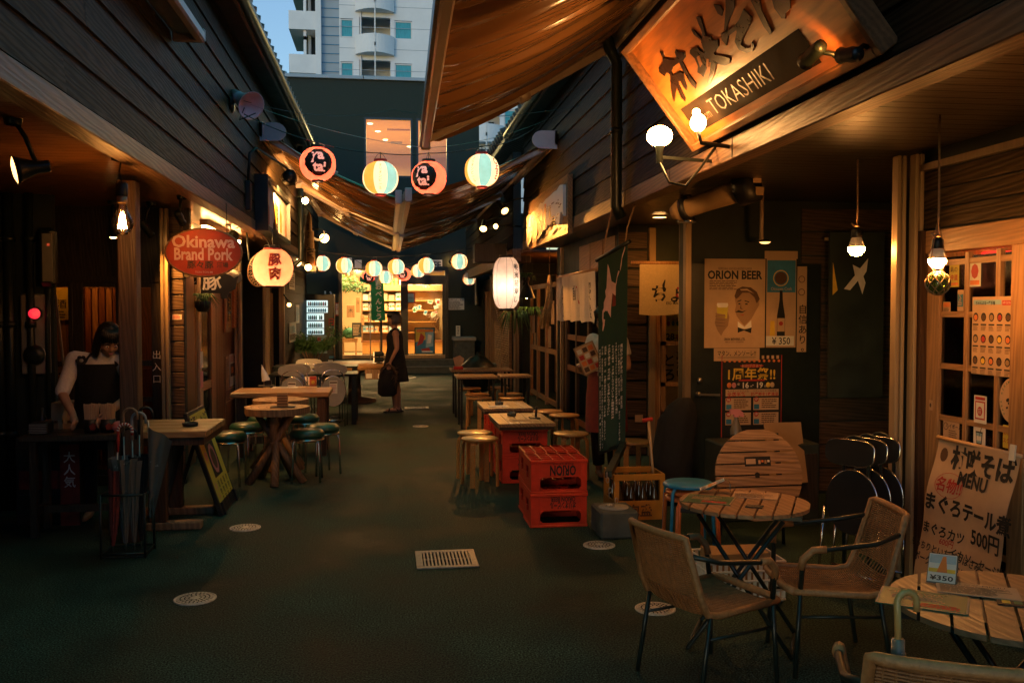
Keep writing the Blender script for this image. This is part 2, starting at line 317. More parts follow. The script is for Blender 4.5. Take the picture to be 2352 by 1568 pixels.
    def prism(s, pts, z0, z1, m, T=None, side=None):
        n = len(pts); vs = [(x, y, z0) for x, y in pts]+[(x, y, z1) for x, y in pts]
        ar = sum(pts[i][0]*pts[(i+1) % n][1]-pts[(i+1) % n][0]*pts[i][1] for i in range(n))
        f = list(range(n))
        if ar < 0: f = f[::-1]
        s.add(vs, [tuple(f[::-1]), tuple(i+n for i in f)], m, T)
        fs = []
        for a in range(n):
            i, j = f[a], f[(a+1) % n]; fs.append((i, j, j+n, i+n))
        b = len(s.v)-2*n; k = s.mi(side or m)
        for q in fs: s.f.append(tuple(i+b for i in q)); s.m.append(k); s.sm.append(False)
        return s
    def quad(s, x0, x1, y0, y1, z, m, T): return s.add([(x0, y0, z), (x1, y0, z), (x1, y1, z), (x0, y1, z)], [(0, 1, 2, 3)], m, T)
    def card(s, x0, x1, y0, y1, t, m, T): return s.box(x0, x1, y0, y1, 0, t, m, T)
    def poly(s, pts, z, m, T):
        n = len(pts); ar = sum(pts[i][0]*pts[(i+1) % n][1]-pts[(i+1) % n][0]*pts[i][1] for i in range(n))
        return s.add([(x, y, z) for x, y in pts], [tuple(range(n)) if ar > 0 else tuple(range(n))[::-1]], m, T)
    def text(s, t, h, m, T, x=0, y=0, al='c', vert=False, w=.0, wid=None, z=.0015, pit=1.05, fn=None, flip=False):
        """real glyph outlines laid z in front of a face; h = em height; wid squeezes to a width"""
        if vert:
            for i, c in enumerate(t): s.text(c, h, m, T, x, y-h*pit*(i+.5), 'c', False, w, None, z, fn=fn, flip=flip)
            return s
        vs, fs = glyph(t, w)
        if not vs: return s
        x0 = min(p[0] for p in vs); x1 = max(p[0] for p in vs); y0 = min(p[1] for p in vs); y1 = max(p[1] for p in vs)
        k = h; kx = (wid/(x1-x0)) if wid else k
        ox = {'c': (x0+x1)/2, 'l': x0, 'r': x1}[al]; oy = (y0+y1)/2
        q = [((a-ox)*kx, (b-oy)*k) for a, b in vs]
        if flip: q = [(-a, -b) for a, b in q]
        if fn: return s.add([fn(a+x, b+y) for a, b in q], fs, m, T)
        return s.add([(a+x, b+y, z) for a, b in q], fs, m, T)
    def lines(s, x0, x1, y0, y1, n, h, m, T, z=.001, seed=0, rag=.3):
        """rows of small print"""
        R = random.Random(seed)
        for i in range(n):
            y = y1-(y1-y0)*(i+.5)/n; x = x0; e = x1-(x1-x0)*R.random()*rag
            while x < e-.002:
                L = min(e-x, (x1-x0)*R.uniform(.06, .22)); s.quad(x, x+L*.86, y-h/2, y+h/2, z, m, T); x += L
        return s
    def sheet(s, nu, nv, fn, m, th=0, sm=True, T=None):
        P = [[V(fn(i/nu, j/nv)) for j in range(nv+1)] for i in range(nu+1)]
        vs = [p for row in P for p in row]; w = nv+1
        fs = [(i*w+j, (i+1)*w+j, (i+1)*w+j+1, i*w+j+1) for i in range(nu) for j in range(nv)]
        s.add(vs, fs, m, T, sm)
        if th:
            n = (P[1][0]-P[0][0]).cross(P[0][1]-P[0][0]).normalized()*th
            s.add([p-n for p in vs], [f[::-1] for f in fs], m, T, sm)
        return s
    def mesh(s, name):
        me = bpy.data.meshes.new(name); me.from_pydata([tuple(p) for p in s.v], [], s.f)
        for m in s.mats: me.materials.append(m)
        me.polygons.foreach_set('material_index', s.m); me.polygons.foreach_set('use_smooth', s.sm); me.update()
        return me
    def build(s, name, parent=None, local=False, label=None):
        if parent is not None and not local:
            inv = wmat(parent).inverted(); s.v = [inv @ p for p in s.v]
        o = bpy.data.objects.new(name, s.mesh(name)); COL.objects.link(o)
        if parent is not None: o.parent = parent
        if label: o['label'] = label
        return o
    def single(s, name, label, cat, loc=None, group=None, kind=None):
        """the whole thing is one mesh; its origin goes to loc"""
        if loc is None:
            n = len(s.v); loc = V((sum(p.x for p in s.v)/n, sum(p.y for p in s.v)/n, min(p.z for p in s.v)))
        loc = V(loc); s.v = [p-loc for p in s.v]
        o = s.build(name, None, True); o.location = loc
        tag(o, label, cat, group, kind); return o
def wmat(o):
    m = MT(o.location) @ o.rotation_euler.to_matrix().to_4x4()
    return (wmat(o.parent) @ m) if o.parent else m
def tag(o, label, cat, group=None, kind=None):
    if label: o['label'] = label
    if cat: o['category'] = cat
    if group: o['group'] = group
    if kind: o['kind'] = kind
    return o
def thing(name, label, cat, loc=(0, 0, 0), group=None, rz=0):
    o = bpy.data.objects.new(name, None); COL.objects.link(o); o.empty_display_size = .1
    o.location = V(loc); o.rotation_euler = (0, 0, rz); return tag(o, label, cat, group)
def dup(root, loc, rz=0, label=None, group=None, scale=1):
    def cp(o, par):
        c = o.copy(); COL.objects.link(c); c.parent = par
        for ch in list(o.children): cp(ch, c)
        return c
    r = cp(root, None); r.location = V(loc); r.rotation_euler = (0, 0, rz); r.scale = (scale,)*3
    if label: r['label'] = label
    if group: r['group'] = group
    return r
def fuse(mb, voxel, name, mats, smooth=4, parent=None):
    """one continuous skin over overlapping limbs"""
    o = bpy.data.objects.new('t', mb.mesh('t')); COL.objects.link(o)
    md = o.modifiers.new('r', 'REMESH'); md.mode = 'VOXEL'; md.voxel_size = voxel; md.use_smooth_shade = True
    m2 = o.modifiers.new('s', 'SMOOTH'); m2.iterations = smooth; m2.factor = .5
    bpy.context.view_layer.update()
    me = bpy.data.meshes.new_from_object(o.evaluated_get(bpy.context.evaluated_depsgraph_get())); bpy.data.objects.remove(o)
    me.name = name; me.materials.clear()
    for m in mats: me.materials.append(m)
    me.polygons.foreach_set('material_index', [0]*len(me.polygons)); me.polygons.foreach_set('use_smooth', [True]*len(me.polygons))
    if parent is not None: me.transform(wmat(parent).inverted())
    n = bpy.data.objects.new(name, me); COL.objects.link(n); n.parent = parent
    return n
def spot(name, loc, target, power, size=60, blend=.5, col=WARM, rad=.03, parent=None):
    d = bpy.data.lights.new(name, 'SPOT'); d.energy = power*LS; d.color = col; d.spot_size = RAD(size); d.spot_blend = blend; d.shadow_soft_size = rad
    o = bpy.data.objects.new(name, d); COL.objects.link(o); o.location = V(loc)
    o.rotation_euler = (V(target)-V(loc)).to_track_quat('-Z', 'Y').to_euler()
    if parent is not None:
        o.parent = parent; o.location = wmat(parent).inverted() @ V(loc)
    return o
def area(name, loc, target, power, sx, sy, col=WARMW, parent=None):
    d = bpy.data.lights.new(name, 'AREA'); d.shape = 'RECTANGLE'; d.size = sx; d.size_y = sy; d.energy = power; d.color = col
    o = bpy.data.objects.new(name, d); COL.objects.link(o); o.location = V(loc)
    o.rotation_euler = (V(target)-V(loc)).to_track_quat('-Z', 'Y').to_euler()
    if parent is not None: o.parent = parent; o.location = wmat(parent).inverted() @ V(loc)
    return o
def leaf_cloud(mb, c, r, n, ln, wd, m, seed=0, droop=.3, dirs=None):
    R = random.Random(seed)
    for i in range(n):
        d = V((R.gauss(0, 1), R.gauss(0, 1), R.gauss(0, 1))).normalized(); p = V(c)+V((d.x*r[0], d.y*r[1], d.z*r[2]))*R.random()**.4
        a = (d+V((R.gauss(0, .5), R.gauss(0, .5), R.gauss(0, .4)-droop))).normalized(); sd = a.orthogonal(); sd.rotate(Quaternion(a, R.random()*6.3)); L = ln*R.uniform(.6, 1.3); w = wd*R.uniform(.7, 1.2)
        up = a.cross(sd)*L*.12
        mb.add([p, p+a*L*.5+sd*w+up, p+a*L, p+a*L*.5-sd*w+up], [(0, 1, 2, 3)], m)
# ground
g = MB(); g.add([(-160, -120, 0), (160, -120, 0), (160, 200, 0), (-160, 200, 0)], [(0, 1, 2, 3)], ASPH)
g.single('ground', 'dark asphalt paving of the alley', 'ground', (0, 0, 0), kind='structure')
def cover(px, py, r, label, sx=1):
    p = PX(px, py, Z=0); m = MB()
    m.lathe([(r, 0), (r, .006), (r*.93, .008), (r*.93, .004), (r*.86, .004), (r*.86, .009)], COVER, 32)
    rs = [r*.86, r*.66, r*.46, r*.26]
    for k in range(3):                                   # rings of raised studs
        n = (26, 18, 11)[k]
        for i in range(n):
            a = 2*pi*i/n; b = 2*pi*(i+.72)/n; q = rs[k]; w = rs[k+1]+r*.05
            m.add([(q*cos(a), q*sin(a), .009), (q*cos(b), q*sin(b), .009), (w*cos(b), w*sin(b), .009), (w*cos(a), w*sin(a), .009)], [(0, 1, 2, 3)], COVER)
    m.lathe([(r*.86, .0055), (.001, .0055)], PIT, 24); m.lathe([(r*.26, .009), (.001, .009)], COVER, 16)
    o = m.single('manhole_cover', label, 'manhole cover', (0, 0, 0), 'small round covers in the asphalt'); o.location = p
cover(448, 1375, .118, 'pale round cover in the asphalt alone in the open before the umbrella stand')
cover(563, 1212, .115, 'pale round cover in the asphalt beside the yellow sandwich board')
cover(1505, 1398, .112, 'pale round cover in the asphalt under the front leg of the wicker chair')
cover(1376, 1252, .112, 'pale round cover in the asphalt in front of the red beer crates')
cover(966, 979, .11, 'small bright round cover in the middle of the alley before the standing woman')
m = MB(); m.lathe([(.40, 0), (.40, .006), (.33, .008), (.33, .002)], COVER, 40); m.lathe([(.33, .004), (.001, .004)], ASPH, 40)
o = m.single('manhole_cover', 'wide manhole with a pale ring near the shop steps', 'manhole cover', (0, 0, 0)); o.location = PX(918, 867, Z=0)
def grate(px, py, sx, sy, nb, label):
    p = PX(px, py, Z=0); m = MB(); fw = .045
    m.box(-sx/2, sx/2, -sy/2, -sy/2+fw, .001, .012, GRATE, ch=.003); m.box(-sx/2, sx/2, sy/2-fw, sy/2, .001, .012, GRATE, ch=.003)
    m.box(-sx/2, -sx/2+fw, -sy/2+fw, sy/2-fw, .001, .0115, GRATE, ch=.003); m.box(sx/2-fw, sx/2, -sy/2+fw, sy/2-fw, .001, .0115, GRATE, ch=.003)
    m.box(-sx/2+fw, sx/2-fw, -sy/2+fw, sy/2-fw, .001, .003, PIT)
    w = sx-2*fw
    for i in range(nb): x = -w/2+w*(i+.5)/nb; m.box(x-.006, x+.006, -sy/2+fw, sy/2-fw, .003, .011, GRATE)
    m.box(-w/2, w/2, -.004, .004, .003, .0095, GRATE)
    o = m.single('drain_grate', label, 'drain grate', (0, 0, 0), 'drain grates in the asphalt'); o.location = p
grate(1025, 1285, .40, .42, 13, 'square steel drain grate in the open asphalt before the red crates')
grate(957, 937, .40, .30, 11, 'steel drain grate beside the feet of the standing woman')
RBD = thing('rear_sky_block', 'added dark block behind the viewer, unseen, keeping low sky out of the alley', 'building', (0, -14, 0))  # unseen block added to cut low sky light from behind
m = MB(); m.box(-6, 7, -15, -14, 0, 7.5, mat('rear_block_dark', (.05, .04, .03), rough=.8)); m.build('wall', RBD); m = MB(); m.box(-6.1, 7.1, -15.1, -13.9, 7.5, 7.6, CONC); m.build('coping', RBD)
# the two rows of wooden shops
XL, XR, ZS = -1.54, 2.10, 2.60
def lap_siding(mb, x, side, y0, y1, z0, z1, hb, m, joints, seed):
    """overlapping horizontal boards; side = +1 faces +X"""
    R = random.Random(seed); z = z0
    while z < z1-.01:
        cuts = sorted([y0, y1]+[j+R.uniform(-.6, .6) for j in joints])
        for a, b in zip(cuts, cuts[1:]):
            w = R.uniform(-.002, .002); t = min(z+hb+.012, z1)
            xo = x+side*(.022+w); xt = x+side*.004
            mb.add([(xo, a+.002, z), (xo, b-.002, z), (xt, b-.002, t), (xt, a+.002, t), (x, a+.002, z), (x, b-.002, z)], [(0, 1, 2, 3) if side > 0 else (3, 2, 1, 0), (4, 5, 1, 0) if side > 0 else (0, 1, 5, 4)], R.choice(SIDS))
        z += hb
def soffit(mb, x0, x1, y0, y1, z, m, w=.11):
    n = int((y1-y0)/w); d = (y1-y0)/n
    for i in range(n): mb.box(x0, x1, y0+i*d+.003, y0+(i+1)*d-.003, z, z+.02, m)
    mb.box(x0, x1, y0, y1, z+.021, z+.04, DARKV)
def tile_roof(mb, xe, side, y0, y1, ze, L, slope, pitch=.27):
    dx = -side*L; dz = L*slope
    mb.add([(xe, y0, ze), (xe, y1, ze), (xe+dx, y1, ze+dz), (xe+dx, y0, ze+dz)], [(0, 1, 2, 3)], ROOFT)
    mb.add([(xe, y0, ze-.03), (xe, y1, ze-.03), (xe+dx, y1, ze+dz-.03), (xe+dx, y0, ze+dz-.03)], [(3, 2, 1, 0)], DARKV)
    y = y0+.1
    while y < y1:
        mb.tube([(xe+side*.05, y, ze+.015), (xe+dx, y, ze+dz+.02)], .075, ROOFT, 8); y += pitch
    mb.box(xe-.01, xe+.02, y0, y1, ze-.14, ze-.0, TRIM)
def gutter(mb, x, side, y0, y1, z):
    mb.tube([(x, y0, z), (x, y1, z)], .055, BLACKM, 10)
LA = thing('wooden_shop', 'wooden pork shop row with dark cedar fascia, deep soffit and pink lantern', 'shop building', (-3.0, 6.0, 0), 'wooden shops lining the alley')
m = MB(); lap_siding(m, XL, 1, -3, 16.05, 2.68, 4.42, .205, SIDING, (1.6, 4.6, 7.6, 11, 13.6), 3); m.box(XL-.12, XL, -3, 16.05, 2.6, 4.42, DARKV); m.build('siding', LA)
m = MB(); m.box(XL-.10, XL+.028, -3, 16.05, 2.555, 2.675, TRIM, ch=.006)
m.build('fascia_beam', LA)
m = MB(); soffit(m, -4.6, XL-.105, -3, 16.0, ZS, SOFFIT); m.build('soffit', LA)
m = MB(); tile_roof(m, -1.33, 1, -3, 16.2, 4.50, 4.0, .42); m.build('roof', LA)
m = MB(); m.add([(-1.36, -3, 4.44), (-1.36, 16.05, 4.44), (-1.66, 16.05, 4.44), (-1.66, -3, 4.44)], [(0, 1, 2, 3)], DARKV); m.build('eave', LA)
m = MB(); gutter(m, -1.27, 1, -3, 16.2, 4.42); m.build('gutter', LA)
YF = 8.95
m = MB(); m.box(-4.6, PX(124, 740, Y=8.05).x, 8.05, 8.12, 0, ZS, DARKV); m.box(-4.7, -4.6, -3, 9.1, 0, ZS, DARKV); m.build('wall', LA)
m = MB()
for k in range(9): m.box(-4.59, -4.56, -3, 8.05, .1+k*.28, .36+k*.28, SIDING)
m.build('wall_boards', LA)
def fx(px, Y): return PX(px, 740, Y=Y).x
def fz(py, Y): return PX(400, py, Y=Y).z
m = MB(); z1 = fz(648, YF)
m.box(-3.6, fx(437, YF), YF, YF+.09, z1+.05, ZS, DOORB)                       # wall above the doors
m.box(fx(385, YF), fx(424, YF), YF, YF+.09, 0, z1+.05, DARKV)
for k in range(17): m.box(fx(386, YF), fx(423, YF), YF-.018, YF-.002, .04+k*.146, .175+k*.146, SIDINGX, ch=.004)
m.box(-3.6, fx(384, YF), YF-.02, YF+.07, z1, z1+.05, DOORB); m.box(-3.6, fx(384, YF), YF-.02, YF+.07, 0, .10, DOORB)
m.build('front_wall', LA)
def slide_door(x0, x1, par, lab, rails, st=.09, Y=YF, zt=None, mt=DOORB, pane=PANED):
    zt = zt or z1; m = MB(); m.box(x0, x0+st, Y-.01, Y+.03, .1, zt, mt, ch=.004); m.box(x1-st, x1, Y-.01, Y+.03, .1, zt, mt, ch=.004)
    for r in [.1]+rails+[zt-.05]: m.box(x0+st, x1-st, Y-.006, Y+.026, r, r+.05, mt)
    d = m.build('door', par, label=lab)
    q = MB(); q.box(x0+st, x1-st, Y+.008, Y+.013, .15, zt-.05, pane); q.build('pane', d)
    return d
x_a, x_b, x_c, x_d = fx(112, YF), fx(168, YF), fx(290, YF), fx(371, YF)
slide_door(x_a, x_b, LA, 'dark glazed sliding door with lit papers behind', [1.12], st=.04)
slide_door(x_b, x_c, LA, 'dark glazed sliding door behind the apron woman', [1.12])
d3 = slide_door(x_c, x_d, LA, 'dark sliding door with a vertical entrance label', [.78, 1.12])
m = MB(); m.text('出入口', .085, INKW, FF((x_d-.045, YF-.012, fz(800, YF))), vert=True, pit=1.35); m.build('lettering', d3)
m = MB(); m.box(-4.4, -2.2, 11.4, 11.45, 0, ZS, REDWD); m.box(-4.4, -2.2, YF+.1, 11.4, -.0, .09, PINEX); m.box(-4.45, -4.4, YF+.1, 11.4, 0, ZS, REDWD); m.box(-2.2, -2.15, YF+.1, 11.4, 0, ZS, REDWD); m.build('interior', LA)
m = MB()
for i in range(7): x = fx(182+i*16, 9.5); m.box(x, x+.05, 9.48, 9.52, .1, 1.9, (PINE, REDWD)[i % 2])
m.box(-3.1, -2.25, 9.47, 9.53, 1.86, 1.93, PINEX); m.box(-3.1, -2.25, 9.47, 9.53, 1.02, 1.06, REDWD); m.build('lattice_screen', LA)
m = MB(); x0, x1 = fx(127, 9.15), fx(152, 9.15)
m.box(x0-.15, x1+.12, 9.16, 9.18, .5, 1.92, PINE); T = FF((x0, 9.155, 0))
m.card(0, .12, 1.55, 1.85, .003, PAPY, T); m.text('酒', .09, INK, T, .06, 1.70, z=.004); m.lines(.02, .1, 1.56, 1.64, 3, .012, INK, T, .004)
m.card(.01, .09, .75, 1.1, .003, PAPT, T); m.lines(.02, .085, .78, 1.06, 7, .02, INK, T, .004, 4); m.build('posters', LA)
t = MB(); t.ball((fx(140, 9.0)-.1, 9.05, 2.2), .05, lamp('interior_bulb', WARM, 260), 10); t.build('bulb', LA)
t = MB(); t.ball((-2.6, 10.4, 2.3), .05, lamp('interior_bulb_dim', WARM, 16), 10); t.build('bulb', LA)
def post(px, py, w, d, m_, par, nm='post', zt=ZS-.05, X=None):
    p = PX(px, py, Z=0) if X is None else V((X, py, 0)); q = MB(); q.box(p.x-w/2, p.x+w/2, p.y-d/2, p.y+d/2, 0, zt, m_, ch=.006); return q.build(nm, par)
post(0, 6.78, .125, .13, POSTW, LA, X=fx(299, 6.78))
def rail_post(x, y, par, w=.07, d=.07):
    q = MB(); q.box(x-w/2, x-w*.1, y-d/2, y+d/2, 0, ZS-.02, ALUP, ch=.005); q.box(x+w*.1, x+w/2, y-d/2, y+d/2, 0, ZS-.02, ALUP, ch=.005); q.box(x-w*.1, x+w*.1, y-d*.2, y+d/2, 0, ZS-.025, ALU)
    return q.build('shutter_rail', par)
rail_post(fx(380, 8.85), 8.85, LA)
XP = -2.10
def ly(px, X=XP): return PX(px, 740, X=X).y
def lz(px, py, X=XP): return PX(px, py, X=X).z
m = MB(); ya, yb = ly(424), ly(440); m.box(XP-.09, XP+.03, YF+.1, yb, 0, ZS-.03, REDWD)
m.build('corner_post', LA)
yd0, yd1, yd2 = ly(447), ly(492), ly(552)
m = MB()                                                            # boarded wall under and beside the door
n = 12
for i in range(n): y = yd1+(yd2-yd1)*i/n; m.box(XP-.03, XP-.004, y+.003, y+(yd2-yd1)/n-.003, .0, 2.0, REDWD)
m.box(XP-.05, XP-.03, yd1, yd2, 0, 2.0, DARKV); m.box(XP-.06, XP+.01, yb, yd2, 2.0, 2.08, PINEX)
m.box(XP-.05, XP-.02, yb, yd2, 2.3, ZS, DARKV)
m.build('boarded_wall', LA)
m = MB(); m.box(XP-.05, XP+.012, yd0, yd0+.22, .05, 1.92, PINE, ch=.004); m.box(XP-.05, XP+.012, yd1-.24, yd1, .05, 1.92, PINE, ch=.004)
for z in (.05, .72, 1.84): m.box(XP-.045, XP+.006, yd0+.22, yd1-.24, z, z+.09, PINEX)
d = m.build('door', LA, label='pine framed glass door of the pork shop'); q = MB(); q.box(XP-.02, XP-.014, yd0+.22, yd1-.24, .14, 1.84, PANED); q.build('pane', d)
m = MB(); m.box(-4.2, -4.15, YF+.1, 13.2, 0, ZS, PINE); m.box(-4.15, XP, 13.2, 13.25, 0, ZS, PINE); m.box(-4.15, XP-.1, 11.5, 13.2, .0, .03, PINEX)
m.box(-3.9, -3.2, 12.0, 12.8, 0, .9, WHITEP, ch=.02); m.build('pork_shop_interior', LA)
m = MB(); m.box(-1.98, -1.9, 10.1, 12.4, 2.54, 2.6, WHITEP); m.box(-1.965, -1.915, 10.12, 12.38, 2.51, 2.54, lamp('fluorescent', WARMW, 150)); m.build('strip_light', LA)
m = MB(); T = FL((XP+.015, 0, 0)); m.card(ly(452), ly(548), 2.12, 2.34, .01, PAPW, T); m.text('豚しゃぶ・沖縄そば・泡盛', .15, INK, T, (ly(452)+ly(548))/2, 2.23, w=.02, z=.012); m.build('sign_board', LA)
rail_post(-2.03, 12.85, LA, .09, .09)
m = MB(); m.box(-2.75, -2.7, 13.3, 16.0, 0, ZS, DARKV); m.box(-2.7, -2.0, 16.0, 16.08, 0, ZS, DARKV); m.box(-2.75, -2.0, 13.0, 13.06, 0, ZS, DARKV); m.build('wall', LA)
m = MB()
for y in (13.5, 14.2, 14.9, 15.5): m.box(-2.69, -2.66, y, y+.5, .2, 1.9, REDWD)
m.build('shutter', LA)
rail_post(-2.08, 16.02, LA, .08, .08)
m = MB(); m.tube([(-1.47, 15.95, 4.4), (-1.47, 15.95, 2.5), (-1.6, 15.95, 2.38), (-2.0, 15.95, 2.36)], .05, BLACKM, 10); m.build('downpipe', LA)
LB = thing('wooden_shop', 'farther wooden shop with lit cedar wall and pinned notices beside vending machine', 'shop building', (-2.6, 19.0, 0), 'wooden shops lining the alley')
m = MB(); lap_siding(m, -1.75, 1, 16.6, 23.6, 2.62, 4.3, .2, SIDING, (18.5, 21), 9); m.box(-1.9, -1.75, 16.6, 23.6, 2.55, 4.3, DARKV); m.build('siding', LB)
m = MB(); tile_roof(m, -1.33, 1, 16.4, 23.7, 4.50, 4.0, .42); m.build('roof', LB)
m = MB(); m.box(-3.9, -1.8, 16.6, 23.6, 2.56, 2.6, SOFFIT); m.build('soffit', LB)
m = MB(); lap_siding(m, -2.05, 1, 17.9, 23.5, .0, 2.5, .2, SIDING, (19.5,), 12); m.box(-2.2, -2.05, 17.9, 23.5, 0, 2.56, DARKV); m.build('wall', LB)
m = MB(); m.box(-2.25, -2.2, 16.1, 17.9, 0, 2.5, DOORB)
for y in (16.3, 16.9, 17.4): m.box(-2.2, -2.16, y, y+.35, .15, 1.95, PINE)
m.build('door', LB, label='narrow pine and glass door')
rail_post(-2.0, 17.75, LB, .1, .1)
RA = thing('wooden_shop', 'wooden shop with the tilted signboard over two deep recessed bays', 'shop building', (3.6, 6.0, 0), 'wooden shops lining the alley')
m = MB(); lap_siding(m, XR, -1, -3, 14.1, 2.70, 4.32, .205, SIDING, (2.2, 5, 8.4, 11), 5); m.box(XR, XR+.12, -3, 14.1, 2.62, 4.32, DARKV); m.build('siding', RA)
m = MB(); m.box(XR-.028, XR+.10, -3, 14.1, 2.56, 2.695, TRIM, ch=.006)
for y in (5.35, 6.6, 7.9): m.box(XR-.031, XR-.026, y, y+.012, 2.57, 2.69, INK)
m.build('fascia_beam', RA)
m = MB(); soffit(m, XR+.105, 5.2, -3, 14.0, ZS, SOFFIT_SHADE); m.build('soffit', RA)
m = MB(); tile_roof(m, 1.88, -1, -3, 14.3, 4.42, 4.0, .42); m.build('roof', RA)
m = MB(); m.add([(1.9, -3, 4.36), (1.9, 14.1, 4.36), (2.2, 14.1, 4.36), (2.2, -3, 4.36)], [(3, 2, 1, 0)], DARKV); m.build('eave', RA)
m = MB(); gutter(m, 1.83, -1, -3, 14.2, 4.34); m.build('gutter', RA)
m = MB(); pp = PX(1420, 470, X=2.03); pt = PX(1408, 160, X=2.03)
m.tube([(1.85, pp.y, 4.3), (1.95, pp.y, pt.z+.12), (2.01, pp.y, pt.z), (2.01, pp.y, pp.z-.02), (2.06, pp.y, pp.z-.12)], .052, BLACKM, 12); m.tube([(2.01, pp.y, 3.2), (2.01, pp.y, 3.25)], .06, BLACKM, 12); m.build('downpipe', RA)
XN = 3.20
m = MB(); m.box(XN, XN+.1, 5.18, 5.30, 0, ZS, DARKV); m.box(XN+.02, XN+.1, 2.0, 5.18, 2.12, ZS, DARKV)
for k in range(3): m.box(XN, XN+.02, -1, 5.18, 2.13+k*.115, 2.235+k*.115, SIDING)
m.box(XN-.03, XN+.02, -1, 5.2, 2.475, 2.515, ALU); m.build('wall', RA)
m = MB(); m.box(XN-.02, XN+.06, -1, PX(2130, 700, X=XN).y, 1.98, 2.115, PINEX, ch=.005); m.build('lintel', RA)
def ry(px, X=XN): return PX(px, 760, X=X).y
def rz(px, py, X=XN): return PX(px, py, X=X).z
m = MB(); yA, yB = ry(2133), ry(2420)
zr = [rz(2215, 600), rz(2215, 722), rz(2215, 845), rz(2215, 968), rz(2215, 1080), .62, .34]
ys = [ry(2147), ry(2219), ry(2291), ry(2350), ry(2420)]
m.box(XN-.012, XN+.035, ys[0]-.055, ys[0]+.065, .03, 1.98, PINE, ch=.004)
for y in ys[1:3]: m.box(XN-.004, XN+.028, y-.018, y+.018, .1, 1.97, PINE, ch=.003)
m.box(XN-.03, XN+.05, ys[3]-.06, ys[3]+.06, .03, 1.98, PINE, ch=.004)
m.box(XN-.012, XN+.035, ys[4]-.06, ys[3]-.06, .03, .15, PINEX)
for z in zr: m.box(XN, XN+.025, ys[3]+.06, ys[0]-.055, z-.016, z+.016, PINEX)
LD = m.build('lattice_door', RA, label='pine lattice sliding door covered with notices'); q = MB(); q.box(XN+.01, XN+.014, ys[3]+.06, ys[0]-.055, .15, 1.95, PANE); q.build('pane', LD)
m = MB(); m.box(XN-.01, XN+.04, -1, ys[3]-.06, 0, 2.0, PINE); m.build('front_panel', RA)
m = MB(); m.box(XN-.035, XN+.03, ys[0]+.09, 5.18, 0, 2.12, POSTW); m.build('door_post', RA)
m = MB(); m.box(5.1, 5.15, 0, 5.3, 0, ZS, PINE); m.box(XN+.05, 5.1, 5.26, 5.3, 0, ZS, PINE); m.box(XN+.05, 5.1, 0, 5.26, .01, .05, CONC); m.box(4.0, 4.1, 3.4, 4.6, 1.2, 2.2, PINE); m.build('interior', RA)
m = MB(); m.ball((4.2, 4.3, 2.35), .06, lamp('shop_bulb', WARM, 260), 10); m.build('bulb', RA)
for x, y in ((3.09, 5.235), (3.165, 5.17)): rail_post(x, y, RA, .058, .07)
YA = 7.7
m = MB(); m.box(2.54, 4.5, YA, YA+.1, 0, ZS, DARKV); m.box(4.5, 4.6, 5.3, YA+.1, 0, ZS, DARKV); m.box(XN+.1, 4.5, 5.30, 5.36, 0, ZS, DARKV)
for k in range(12):
    m.box(3.62, 4.49, YA-.02, YA-.002, .03+k*.21, .225+k*.21, SIDINGX)
m.build('alcove_wall', RA)
m = MB(); xa, xb = fx(1582, YA), fx(1660, YA); m.box(xa, fx(1880, YA), YA-.045, YA-.005, .02, 2.05, BLACKM, ch=.004); dd = m.build('door', RA, label='black steel door with lever handle')
q = MB(); T = FF((fx(1596, YA), YA-.046, PX(1596, 903, Y=YA).z)); q.tube([(0, YA-.05, 0), (0, YA-.1, 0)], .02, STEEL, 10, T=TR(fx(1598, YA), 0, PX(1598, 903, Y=YA).z)); q.bar((fx(1596, YA), YA-.1, PX(1598, 903, Y=YA).z), (fx(1645, YA), YA-.1, PX(1598, 905, Y=YA).z), .018, .018, STEEL); q.tube([(fx(1604, YA), YA-.045, 1.0), (fx(1604, YA), YA-.06, 1.0)], .024, STEEL, 12, T=TR(0, 0, PX(1600, 873, Y=YA).z-1.0)); q.build('handle', dd)
m = MB(); m.box(fx(1568, YA), fx(1582, YA), YA-.07, YA+.12, 0, ZS-.04, ALU, ch=.005); m.build('corner_post', RA)
m = MB(); Ym = 7.3; T = FF((fx(1960, Ym), Ym, PX(1960, 640, Y=Ym).z)); k = Ym/2100
def mp(x, y): return ((x-1960)*k, (640-y)*k)
m.box(fx(1905, Ym), fx(2030, Ym), Ym+.002, Ym+.03, .9, 2.3, DARKV)
m.poly([mp(1934, 665), mp(1962, 632), mp(1956, 606), mp(1975, 615), mp(1996, 590), mp(1992, 622), mp(1984, 634), mp(1990, 650), mp(1982, 678), mp(1970, 645), mp(1950, 668)], .003, INKW, T)
m.poly([mp(1905, 600), mp(1918, 668), mp(1905, 680)], .003, INKY, T); m.build('mural_panel', RA)
YC = 10.0
m = MB(); x0 = fx(1420, YC); m.box(x0, 3.7, YC+.02, YC+.1, 0, ZS, DARKV); m.box(3.7, 3.8, YA+.1, YC+.1, 0, ZS, DARKV)
for k in range(12): m.box(x0, fx(1484, YC), YC-.02, YC+.018, .02+k*.21, .2+k*.21, SIDINGX)
m.box(fx(1504, YC), fx(1514, YC), YC-.01, YC+.02, 0, 2.0, PINE); m.build('bay_wall', RA)
m = MB(); m.box(fx(1488, YC), fx(1503, YC), YC-.05, YC+.0, 0, ZS-.04, ALUP, ch=.005); m.build('post', RA)
m = MB(); xw0, xw1 = fx(1518, YC), fx(1600, YC)
for z in (.45, .78, 1.24, 1.86): m.box(xw0, xw1, YC-.03, YC+.02, z, z+.05, PINE)
m.box(xw0, xw0+.05, YC-.03, YC+.02, .1, 1.9, PINE); w = m.build('window', RA, label='lit pine window of the chocotto bay')
